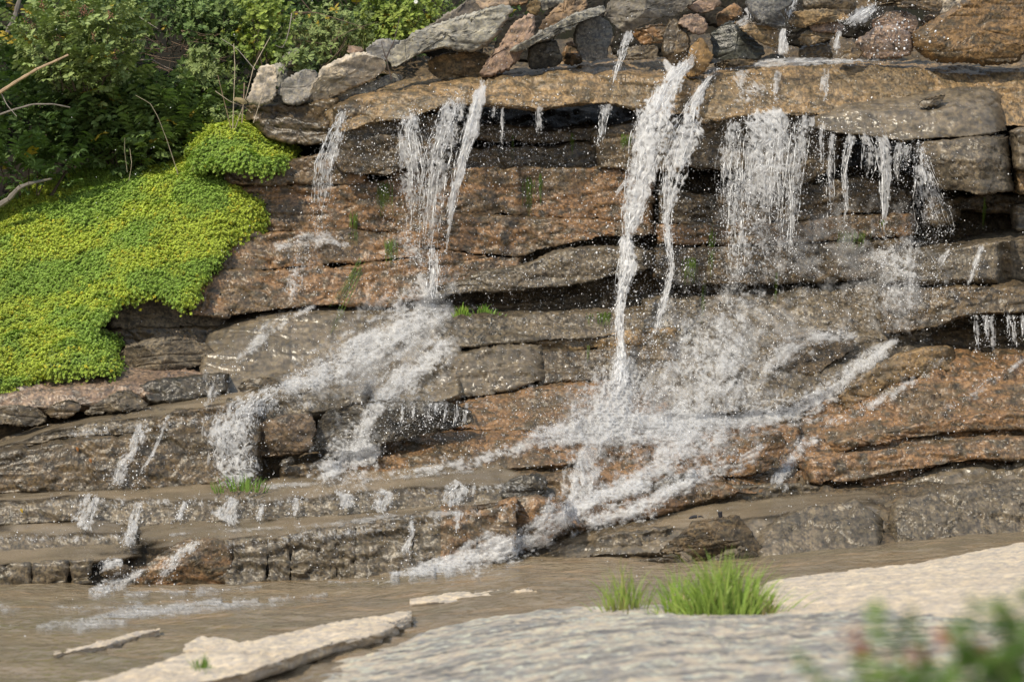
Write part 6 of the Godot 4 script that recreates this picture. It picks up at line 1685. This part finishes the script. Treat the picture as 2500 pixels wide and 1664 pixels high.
func plants() -> void:
	rng.seed = 99
	var pin := pinnate(0.11, 0.042, 0.024, 3)
	var pin_big := pinnate(0.16, 0.062, 0.036, 3)
	var wh := whorl(7, 0.055, 0.017, 1.0)
	var wh_round := whorl(6, 0.045, 0.024, 0.8)
	var wh_small := whorl(7, 0.03, 0.014, 1.1)
	var maple := broad(0.085)
	# the flowered mat
	mat_of_sedum("large bright yellow green flowering mat draped over the rocks at the left", [
		[-420, 500, 21.2, 0, 488, 21.1, 90, 440, 21.1, 200, 424, 21.1, 300, 396, 21.1, 370, 378, 21.0, 430, 345, 20.95, 500, 330, 20.8, 560, 400, 20.6, 600, 470, 20.4, 640, 484, 20.3],
		[-420, 600, 20.5, 90, 560, 20.5, 200, 530, 20.45, 300, 500, 20.4, 370, 470, 20.4, 430, 440, 20.35, 500, 420, 20.25, 560, 460, 20.15, 600, 500, 20.1, 640, 510, 20.1],
		[-420, 760, 19.8, 90, 760, 19.8, 200, 720, 19.8, 300, 640, 19.9, 370, 620, 19.9, 430, 640, 19.85, 500, 590, 19.9, 560, 530, 20.0, 600, 530, 20.02, 640, 540, 20.05],
		[-420, 950, 19.1, 0, 945, 19.1, 60, 928, 19.15, 110, 903, 19.2, 200, 880, 19.3, 240, 790, 19.5, 290, 735, 19.6, 340, 712, 19.65, 400, 706, 19.65, 440, 740, 19.6, 480, 716, 19.65, 520, 645, 19.8, 560, 580, 19.95, 600, 562, 20.0, 640, 550, 20.02]], 11500.0, 2.0)
	mat_of_sedum("smaller yellow flowered cushion on the rock shelf under the dry stalks", [
		[470, 335, 20.75, 530, 297, 20.75, 590, 294, 20.75, 640, 325, 20.6, 712, 366, 20.4],
		[470, 370, 20.4, 530, 330, 20.4, 590, 325, 20.35, 640, 350, 20.3, 712, 371, 20.3],
		[470, 410, 20.05, 540, 396, 20.0, 600, 388, 19.98, 650, 405, 19.95, 690, 392, 20.05, 712, 377, 20.2]], 11500.0, 5.0)
	mat_of_sedum("low fringe of yellow green mat hanging over the oval rock at the left", [
		[100, 850, 19.6, 180, 812, 19.6, 235, 815, 19.55, 290, 830, 19.5],
		[100, 880, 19.35, 180, 850, 19.35, 235, 855, 19.3, 290, 860, 19.3],
		[100, 908, 19.15, 180, 898, 19.15, 240, 905, 19.1, 280, 902, 19.1, 300, 900, 19.15]], 8000.0, 8.0)
	# shrubs
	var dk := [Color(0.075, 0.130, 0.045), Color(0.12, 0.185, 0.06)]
	var md := [Color(0.115, 0.185, 0.055), Color(0.195, 0.27, 0.085)]
	var lt := [Color(0.19, 0.26, 0.085), Color(0.29, 0.35, 0.13)]
	var yl := [Color(0.19, 0.28, 0.05), Color(0.30, 0.36, 0.075)]
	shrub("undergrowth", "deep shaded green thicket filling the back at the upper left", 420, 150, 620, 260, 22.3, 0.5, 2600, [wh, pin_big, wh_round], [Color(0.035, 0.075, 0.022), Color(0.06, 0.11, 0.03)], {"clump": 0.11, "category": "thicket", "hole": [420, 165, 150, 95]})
	shrub("undergrowth", "leafy thicket behind the weeds above the pale tan boulders", 960, 30, 330, 130, 22.4, 0.4, 1300, [wh, wh_round, wh_small], [Color(0.085, 0.15, 0.04), Color(0.15, 0.20, 0.07)], {"clump": 0.12, "category": "thicket"})
	shrub("rose_shrub", "sunlit pale green shrub with small brown seed heads at the upper left", 190, 110, 145, 110, 20.5, 0.32, 1150, [pin, wh_round], lt, {"clump": 0.07, "yellow": 0.015, "scale": 1.15})
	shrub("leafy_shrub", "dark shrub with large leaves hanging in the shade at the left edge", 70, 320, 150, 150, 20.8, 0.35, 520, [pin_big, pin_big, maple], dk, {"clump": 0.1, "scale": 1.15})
	shrub("leafy_shrub", "broad dark green shrub right behind the flowering mat", 345, 300, 215, 105, 20.95, 0.3, 1900, [pin, wh_round, pin], md, {"clump": 0.075, "yellow": 0.02, "scale": 1.35, "hole": [420, 165, 120, 70]})
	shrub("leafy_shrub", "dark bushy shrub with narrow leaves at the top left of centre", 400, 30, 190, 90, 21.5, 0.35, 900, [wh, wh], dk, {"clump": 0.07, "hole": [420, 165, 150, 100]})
	shrub("leafy_shrub", "fresh green shrub with upright leaf tufts at the top, left of the pale bush", 540, 65, 105, 90, 21.3, 0.3, 900, [wh, wh_round], md, {"clump": 0.08, "hole": [410, 165, 120, 95]})
	shrub("leafy_shrub", "small bright green shrub of narrow leaves left of the upright tan slab", 520, 175, 62, 48, 20.9, 0.15, 260, [wh], lt, {"clump": 0.05})
	shrub("leafy_shrub", "pale yellow green bush with rounded leaves above the upright tan slab", 640, 80, 55, 85, 20.95, 0.2, 420, [wh_round], yl, {"clump": 0.06})
	shrub("leafy_shrub", "dark shrub standing beyond the left edge of the picture", -230, 250, 190, 230, 20.8, 0.4, 700, [pin_big, wh], dk, {"clump": 0.11})
	shrub("weeds", "bright yellow green weeds left of the longest grey boulder", 985, 42, 95, 58, 21.3, 0.2, 800, [wh_small, wh_round], yl, {"clump": 0.06, "yellow": 0.03, "category": "weeds"})
	shrub("weeds", "thin weeds growing through the dead twigs above the tan boulder", 810, 85, 110, 50, 21.3, 0.2, 420, [wh_small, wh], lt, {"clump": 0.07, "yellow": 0.02, "category": "weeds"})
	shrub("weeds", "small leafy weed in front of the half hidden dark rock", 722, 150, 36, 24, 20.65, 0.08, 90, [wh], lt, {"clump": 0.035, "category": "weeds"})
	shrub("weeds", "patch of fresh leaves between the dry stalks and the cushion", 540, 285, 60, 20, 20.75, 0.12, 130, [wh_small], lt, {"clump": 0.04, "category": "weeds", "stems": false})
	grass_clump("tall loose grass standing among the dead twigs above the boulders", [790, 140, 21.5, 160], 260, 0.42, [Color(0.15, 0.21, 0.06), Color(0.30, 0.27, 0.15), Color(0.13, 0.12, 0.06)], 0.0, 0.003)
	grass_clump("grass growing at the top edge left of the longest grey boulder", [930, 110, 21.6, 120], 90, 0.35, [Color(0.15, 0.22, 0.05), Color(0.24, 0.28, 0.09), Color(0.10, 0.12, 0.04)], 0.0, 0.003)
	# grass by the stream
	grass_clump("sparse upright grass standing in the little pool, left of the thick clump", [1530, 1482, 13.75, 60], 110, 0.31, [Color(0.17, 0.26, 0.045), Color(0.26, 0.34, 0.07), Color(0.16, 0.07, 0.05)], -0.02, 0.0032)
	grass_clump("thick bright green grass clump at the edge of the pale slab", [1770, 1504, 13.15, 100], 520, 0.42, [Color(0.165, 0.265, 0.045), Color(0.27, 0.36, 0.075), Color(0.10, 0.14, 0.03)], 0.0, 0.0042)
	grass_clump("thinner grass at the left side of the thick clump", [1660, 1486, 13.4, 50], 90, 0.29, [Color(0.15, 0.28, 0.035), Color(0.25, 0.37, 0.05), Color(0.15, 0.08, 0.04)], 0.0, 0.0032)
	grass_clump("one tall seeding stalk rising out of the thick grass clump", [1772, 1500, 13.12, 6], 4, 0.42, [Color(0.18, 0.28, 0.05), Color(0.25, 0.33, 0.07), Color(0.12, 0.16, 0.03)], 0.0, 0.003)
	grass_clump("reddish stemmed grass tips at the right end of the thick clump", [1872, 1500, 13.05, 26], 30, 0.17, [Color(0.18, 0.22, 0.05), Color(0.22, 0.16, 0.07), Color(0.15, 0.06, 0.04)], 0.0, 0.0026)
	grass_clump("small lone grass tuft on the narrow cream slab at the bottom left", [492, 1634, 12.5, 26], 70, 0.115, [Color(0.08, 0.16, 0.03), Color(0.16, 0.26, 0.045), Color(0.03, 0.04, 0.015)], 0.0, 0.0032)
	grass_clump("tiny yellowish tuft in a seam of the lichen spotted slab", [1312, 1566, 13.0, 30], 60, 0.045, [Color(0.24, 0.26, 0.06), Color(0.30, 0.24, 0.09), Color(0.16, 0.10, 0.05)], 0.0, 0.003)
	grass_clump("bright green grass fringe behind the lacy fall at the left", [590, 1192, 18.42, 80], 110, 0.16, [Color(0.09, 0.17, 0.03), Color(0.15, 0.24, 0.045), Color(0.08, 0.12, 0.02)], 0.0, 0.005)
	grass_clump("soft bright green tuft on the rock below the thin orange layer", [1128, 762, 19.55, 18], 60, 0.10, [Color(0.13, 0.23, 0.025), Color(0.20, 0.30, 0.04), Color(0.08, 0.13, 0.02)], 0.0, 0.005)
	grass_clump("darker green tuft right of the soft bright green one", [1182, 758, 19.65, 36], 60, 0.08, [Color(0.08, 0.16, 0.02), Color(0.13, 0.22, 0.03), Color(0.05, 0.08, 0.02)], 0.0, 0.005)
	# out of focus plants close to the viewer
	var red := [Color(0.22, 0.08, 0.04), Color(0.3, 0.12, 0.06)]
	shrub("near_shrub", "blurred green shrub close to the viewer in the lower right corner", 2400, 1710, 190, 130, 4.2, 0.10, 130, [pin, wh_round], [Color(0.075, 0.155, 0.028), Color(0.14, 0.24, 0.042)], {"clump": 0.045, "per": 5, "scale": 0.62, "yellow": 0.0})
	shrub("near_shrub", "blurred lower shoots of the near shrub, left of the main part", 2190, 1740, 150, 60, 4.3, 0.08, 40, [pin, wh_small], [Color(0.09, 0.17, 0.03), Color(0.16, 0.23, 0.045)], {"clump": 0.03, "per": 5, "scale": 0.7})
	shrub("near_shrub", "blurred reddish shoot tips standing above the near shrub", 2220, 1570, 220, 90, 4.3, 0.08, 16, [wh_small], red, {"clump": 0.012, "per": 2, "scale": 0.6})
	shrub("near_shrub", "blurred thin shoot rising along the right edge of the picture", 2498, 1500, 20, 110, 4.2, 0.04, 18, [wh_small], [Color(0.07, 0.13, 0.026), Color(0.13, 0.18, 0.045)], {"clump": 0.018, "per": 4})

func small_things() -> void:
	rng.seed = 7
	var dry := Color(0.50, 0.42, 0.31)
	var grey := Color(0.20, 0.175, 0.155)
	var brown := Color(0.16, 0.11, 0.075)
	# stalks and branches
	twig("dry_stalk", "tallest pale dry stalk rising left of the upright tan slab", [567, 332, 20.3, 570, 240, 20.25, 573, 160, 20.2, 570, 106, 20.2], 0.0036, 0.002, dry)
	twig("dry_stalk", "pale dry stalk leaning right up to the bent twig", [566, 332, 20.3, 592, 262, 20.2, 612, 190, 20.15, 618, 165, 20.15, 660, 88, 20.2], 0.0034, 0.0018, dry)
	twig("dry_stalk", "thin pale stalk crossing in front of the upright tan slab", [618, 300, 20.0, 632, 255, 20.0, 655, 185, 20.0], 0.0022, 0.0014, dry)
	twig("dry_stalk", "brown dry stalk leaning left out of the yellow cushion", [566, 325, 20.3, 550, 260, 20.3, 531, 183, 20.3], 0.003, 0.0018, brown * 1.6)
	twig("dry_stalk", "short brown stalk with a pale cut top behind the bird", [590, 300, 20.35, 594, 250, 20.35, 596, 202, 20.35], 0.004, 0.0036, Color(0.30, 0.22, 0.16))
	twig("dry_stalk", "thin arching stalk bending over from the left towards the tan slab", [622, 170, 20.3, 605, 150, 20.3, 580, 120, 20.4, 540, 94, 20.5], 0.0024, 0.0014, grey * 1.5)
	twig("dry_stalk", "thin twig on which the bird sits", [525, 222, 20.1, 560, 247, 20.1, 600, 262, 20.1, 612, 275, 20.1], 0.0026, 0.0016, dry * 0.8)
	twig("dry_stalk", "long bent dry stalk standing in the flowering mat", [434, 425, 20.3, 408, 345, 20.25, 385, 285, 20.2, 366, 252, 20.2, 330, 232, 20.2], 0.003, 0.0014, dry * 0.75)
	twig("dry_stalk", "short brown stalk in the mat, left of two", [310, 420, 20.35, 303, 365, 20.3, 304, 336, 20.3], 0.0022, 0.0012, dry * 0.7)
	twig("dry_stalk", "short white stalk in the mat, right of two", [314, 440, 20.3, 321, 400, 20.25, 316, 362, 20.25], 0.0022, 0.0012, dry)
	twig("branch", "thick tan bare branch slanting in from the left edge", [-20, 238, 20.0, 40, 198, 19.95, 90, 168, 19.95, 140, 146, 20.0, 165, 134, 20.05], 0.0135, 0.007, Color(0.42, 0.30, 0.19), {"category": "branch"})
	twig("branch", "grey dead branch curving below the tan one at the left edge", [-20, 286, 20.2, 30, 268, 20.15, 80, 254, 20.15, 130, 254, 20.15, 170, 262, 20.2], 0.008, 0.005, grey, {"category": "branch"})
	twig("branch", "thin pale twig hanging from the tan branch", [2, 228, 20.0, 16, 256, 20.0, 40, 284, 20.0], 0.004, 0.002, grey * 1.6, {"category": "branch"})
	twig("branch", "grey tree stem leaning in the upper left corner", [-20, 150, 21.0, 10, 95, 21.0, 35, 40, 21.0, 52, -20, 21.0], 0.022, 0.016, grey * 0.8, {"category": "branch"})
	twig("branch", "weathered grey log lying at the left edge of the mat", [-20, 512, 20.45, 20, 486, 20.4, 45, 458, 20.38, 70, 448, 20.4, 125, 436, 20.5], 0.024, 0.007, grey, {"category": "branch"})
	twig("branch", "forked grey twig in the dark gap above the broad shrub", [302, 132, 20.9, 320, 150, 20.85, 345, 146, 20.85, 370, 145, 20.85, 400, 162, 20.85, 425, 172, 20.85], 0.004, 0.0018, Color(0.33, 0.26, 0.22), {"category": "branch"})
	twig("branch", "pale twig at the top of the dark gap", [320, 30, 21.0, 350, 48, 20.95, 385, 70, 20.95], 0.004, 0.002, Color(0.30, 0.26, 0.22), {"category": "branch"})
	twig("branch", "dark arching twig above the tan boulder", [715, 30, 20.9, 770, 30, 20.85, 830, 48, 20.85, 890, 68, 20.85], 0.0042, 0.002, brown, {"category": "branch"})
	twig("branch", "grey drooping twig above the half hidden dark rock", [712, 32, 20.8, 706, 70, 20.75, 698, 100, 20.75, 688, 118, 20.75, 672, 110, 20.75], 0.0036, 0.0018, grey * 1.5, {"category": "branch"})
	twig("branch", "dark burnt stick standing on the ledge by the pale tan boulder", [956, 194, 20.1, 946, 158, 20.1, 943, 140, 20.12, 962, 100, 20.15, 976, 40, 20.2], 0.006, 0.002, Color(0.07, 0.05, 0.04), {"category": "stick"})
	twig("branch", "short dark prongs at the fork of the burnt stick", [942, 142, 20.12, 935, 120, 20.12, 930, 98, 20.14], 0.004, 0.0016, Color(0.07, 0.05, 0.04), {"category": "stick"})
	for k in 60:
		# the tangle of dead twigs in the dark gap and over the boulders
		var left := k < 38
		var x := rng.randf_range(330, 520) if left else rng.randf_range(690, 880)
		var y := rng.randf_range(60, 175) if left else rng.randf_range(30, 140)
		var d := rng.randf_range(21.0, 21.6)
		var l := rng.randf_range(50, 130)
		var a := rng.randf_range(-0.5, 0.4) if left else rng.randf_range(-1.3, 1.3)
		var o := twig("dead_twig", "thin dead twig in the brown tangle " + ("in the dark gap among the shrubs" if left else "among the grass above the tan boulder"), [x - cos(a) * l / 2, y + sin(a) * l / 2, d, x + rng.randf_range(-8, 8), y + rng.randf_range(-8, 8), d - 0.05, x + cos(a) * l / 2, y - sin(a) * l / 2, d], 0.0028, 0.0014, brown * rng.randf_range(0.7, 1.5))
		o.set_meta("group", "dead twigs in the dark gap" if left else "dead twigs above the tan boulder")
	# seed heads on the sunlit shrub
	for h in [[64, 45], [105, 22], [160, 42], [198, 32], [222, 38], [268, 38], [78, 62], [142, 100], [228, 92], [280, 135], [205, 28], [100, 10]]:
		var s := Sheet.new()
		var o := at(h[0], h[1], 20.22)
		for k in 22:
			var p := Vector3(rng.randfn(0, 0.012), rng.randf_range(-0.03, 0.04), rng.randfn(0, 0.012))
			var c := Color(0.24, 0.11, 0.07) * rng.randf_range(0.7, 1.3)
			s.stalk(p, p + Vector3(0.002, 0.007, 0), 0.0038, 0.002, c, 4)
		var m := put("seed_head", s.done(), mats["stem"], o)
		tag(m, "small brown seed head on the sunlit pale green shrub", "seed head", "seed heads on the sunlit shrub")
	# bird
	bird()
	# cut ends of black pipe by the wedge rock
	var pipe_m := plain_material(Color(0.022, 0.022, 0.028), 0.45)
	var c := CylinderMesh.new()
	c.top_radius = 0.014
	c.bottom_radius = 0.012
	c.height = 0.042
	c.radial_segments = 16
	var d0 := depth_at(1759, 1262) - 0.03
	var p1 := put("pipe_end", c, pipe_m, at(1759, 1257, d0))
	p1.rotation = Vector3(0.15, 0, 0.12)
	tag(p1, "short black pipe end standing on the ledge above the wedge rock", "pipe")
	var t := Sheet.new()
	var o := at(1700, 1262, d0)
	t.stalk(Vector3(-0.045, -0.008, 0), Vector3(-0.02, 0.002, 0), 0.004, 0.011, Color(0.022, 0.022, 0.028), 8)
	t.stalk(Vector3(-0.02, 0.002, 0), Vector3(0.006, 0.004, 0), 0.011, 0.010, Color(0.024, 0.024, 0.03), 8)
	t.stalk(Vector3(0.012, 0.003, 0), Vector3(0.03, 0.006, 0), 0.006, 0.005, Color(0.022, 0.022, 0.028), 6)
	t.stalk(Vector3(0.03, 0.006, 0), Vector3(0.046, -0.004, 0), 0.005, 0.002, Color(0.022, 0.022, 0.028), 6)
	var sc := put("black_scrap", t.done(), mats["stem"], o)
	tag(sc, "crumpled black scrap lying left of the black pipe end", "scrap")
	# green strands hanging on the wet rock
	var G := [
		[878, 625, 800, 790, 14, 0.4, "long thin green strand trailing across the orange layers", 0.1],
		[860, 515, 862, 590, 18, 0.0, "dark green strands hanging left of the lacy falls", 0.0],
		[938, 440, 940, 520, 26, 0.0, "green streak of algae behind the lacy falls", 0.0],
		[955, 580, 958, 640, 26, 0.0, "wet green beard at the foot of the lacy falls", 0.0],
		[1252, 325, 1252, 380, 5, 0.0, "thin green blade hanging in the dark recess, left of two", 0.0],
		[1396, 322, 1398, 380, 6, 0.0, "thin green blade hanging in the dark recess, right of two", 0.0],
		[1288, 430, 1286, 510, 16, 0.0, "green algae streak on the brown face below the recess", 0.0],
		[1318, 420, 1322, 500, 10, 0.0, "narrow green streak beside the one below the recess", 0.0],
		[1528, 325, 1526, 362, 20, 0.0, "small green moss tuft left of the main stream", 0.0],
		[1690, 625, 1688, 690, 24, 0.0, "dark moss patch hanging right of the main stream", 0.0],
		[1738, 540, 1735, 690, 8, 0.0, "long green strand hanging right of the moss patch", 0.0],
		[1722, 680, 1716, 780, 6, 0.0, "thin green blade trailing below the long strand", 0.0],
		[2085, 560, 2080, 610, 34, 0.0, "mossy green cushion in the wall behind the glassy strand", 0.0],
		[2152, 535, 2152, 555, 8, 0.0, "tiny green tuft beside the glassy strand", 0.0],
		[1895, 660, 1890, 730, 6, 0.0, "thin green strand in front of the black slot", 0.0],
		[2405, 480, 2400, 560, 6, 0.0, "forked green sprout under the big square block", 0.0],
		[1475, 760, 1472, 795, 34, 0.0, "patch of green moss on the grey slab left of the main stream", 0.0],
		[1435, 840, 1434, 880, 4, 0.0, "thin green blade at the low orange brown shelf", 0.0]]
	for g in G:
		var s := Sheet.new()
		var x0: float = g[0]
		var y0: float = g[1]
		var dd := depth_at(x0, y0) - 0.015
		var o2 := at(x0, y0, dd)
		var n := int(3 + g[4] * 1.0)
		for k in n:
			var xx: float = x0 + rng.randfn(0, 0.4) * g[4]
			var dx: float = (g[2] - g[0]) * rng.randf_range(0.6, 1.0)
			var len_: float = (g[3] - g[1]) * rng.randf_range(0.45, 1.0)
			var yy: float = y0 + rng.randf_range(0.0, 0.25) * (g[3] - g[1])
			var last := at(xx, yy, depth_at(xx, yy) - 0.012)
			var col := Color(0.055, 0.09, 0.015).lerp(Color(0.10, 0.155, 0.022), rng.randf())
			for i in 4:
				var tt := float(i + 1) / 4
				var q2 := Vector2(xx + dx * tt + rng.randfn(0, 1.2), yy + len_ * tt)
				var q := at(q2.x, q2.y, minf(depth_at(q2.x, q2.y) - 0.012, EYE.z - last.z + 0.03))
				var w := 0.002 * (1.1 - tt * 0.8)
				s.tri(last - Vector3(w, 0, 0) - o2, q - Vector3(w, 0, 0) - o2, q + Vector3(w, 0, 0) - o2, col)
				s.tri(last - Vector3(w, 0, 0) - o2, q + Vector3(w, 0, 0) - o2, last + Vector3(w, 0, 0) - o2, col)
				last = q
		var m := put("green_strand", s.done(), mats["leaf"], o2)
		tag(m, g[6], "algae")
	# fallen leaves
	for f in [[50, 1240, "yellow fallen leaf stuck on the first step at the left"], [186, 1090, "reddish fallen leaf on the tall dark face at the left"], [218, 1118, "brown fallen leaf low on the tall dark face"]]:
		var s := Sheet.new()
		s.leaf(Vector3.ZERO, Vector3(0.3, -0.9, 0.2).normalized(), Vector3(0, 0, 1), 0.035, 0.018, Color(0.42, 0.28, 0.04) if f[1] > 1200 else Color(0.30, 0.13, 0.05))
		var m := put("fallen_leaf", s.done(), mats["leaf"], at(f[0], f[1], depth_at(f[0], f[1]) - 0.01))
		tag(m, f[2], "leaf")
	var w := Sheet.new()
	for k in 8:
		var a := TAU * k / 8
		w.leaf(Vector3.ZERO, Vector3(cos(a), sin(a), 0.35).normalized(), Vector3(0, 0, 1), 0.017, 0.012, Color(0.85, 0.85, 0.82))
	var wf := put("flower", w.done(), mats["leaf"], at(1015, 4, 21.0))
	tag(wf, "single white flower at the top edge among the bright weeds", "flower")

func bird() -> void:
	# small olive bird facing left, its tail to the right
	var o := at(588, 249, 20.08)
	var root := base("bird", o)
	tag(root, "small olive brown bird perched on the dry stalks", "bird")
	var olive := Color(0.26, 0.205, 0.105)
	var path := [[-0.052, 0.012, 0.003], [-0.047, 0.016, 0.0105], [-0.038, 0.019, 0.0145], [-0.028, 0.018, 0.0150], [-0.018, 0.014, 0.0170], [-0.005, 0.010, 0.0215], [0.010, 0.006, 0.0215], [0.024, 0.002, 0.0165], [0.036, -0.003, 0.0095], [0.044, -0.006, 0.0035]]
	var rows := path.size()
	var cols := 20
	var P := PackedVector3Array()
	var C := PackedColorArray()
	for i in rows:
		for j in cols:
			var a := TAU * j / cols
			var p: Array = path[i]
			P.append(Vector3(p[0], p[1] + sin(a) * p[2], cos(a) * p[2] * 0.9))
			C.append(olive.lerp(Color(0.42, 0.37, 0.20), sm(0.1, -0.8, sin(a)) * 0.8) * (0.9 + 0.1 * sin(j * 3.0 + i)))
	var N := normals_of(P, rows, cols, true)
	for k in N.size():
		if N[k].dot(P[k] - Vector3(P[k].x, path[k / cols][1], 0)) < 0.0: N[k] = -N[k]
	put("body", grid_mesh(P, N, C, rows, cols, true), mats["stem"], Vector3.ZERO, root)
	var s := Sheet.new()
	s.stalk(Vector3(-0.050, 0.012, 0), Vector3(-0.064, 0.009, 0), 0.0032, 0.0004, Color(0.10, 0.08, 0.06), 6)
	put("beak", s.done(), mats["stem"], Vector3.ZERO, root)
	for sd in [-1.0, 1.0]:
		var e := SphereMesh.new()
		e.radius = 0.0022
		e.height = 0.0044
		e.radial_segments = 10
		e.rings = 6
		put("eye", e, plain_material(Color(0.01, 0.01, 0.01), 0.1), Vector3(-0.043, 0.021, sd * 0.0118), root)
		var w := Sheet.new()
		for k in 6:
			var y := 0.014 - 0.004 * k
			w.leaf(Vector3(-0.012 + 0.002 * k, y, sd * (0.0195 - 0.0006 * k)), Vector3(0.96, -0.20 - 0.02 * k, -sd * 0.15).normalized(), Vector3(0, 0.3, sd), 0.052 - 0.004 * k, 0.012, olive * (0.55 + 0.06 * k), 0.0)
		put("wing", w.done(), mats["stem"], Vector3.ZERO, root)
		var l := Sheet.new()
		l.stalk(Vector3(0.004, -0.012, sd * 0.006), Vector3(-0.001, -0.028, sd * 0.006), 0.0016, 0.0012, Color(0.12, 0.09, 0.07), 5)
		l.stalk(Vector3(-0.001, -0.028, sd * 0.006), Vector3(-0.010, -0.030, sd * 0.006), 0.0011, 0.0007, Color(0.12, 0.09, 0.07), 5)
		put("leg", l.done(), mats["stem"], Vector3.ZERO, root)
	var t := Sheet.new()
	for k in 5:
		t.leaf(Vector3(0.034, -0.003, 0.002 * (k - 2)), Vector3(1.0, -0.08, 0.06 * (k - 2)).normalized(), Vector3(0, 1, 0), 0.048, 0.009, olive * (0.6 + 0.05 * k), 0.0)
	put("tail", t.done(), mats["stem"], Vector3.ZERO, root)
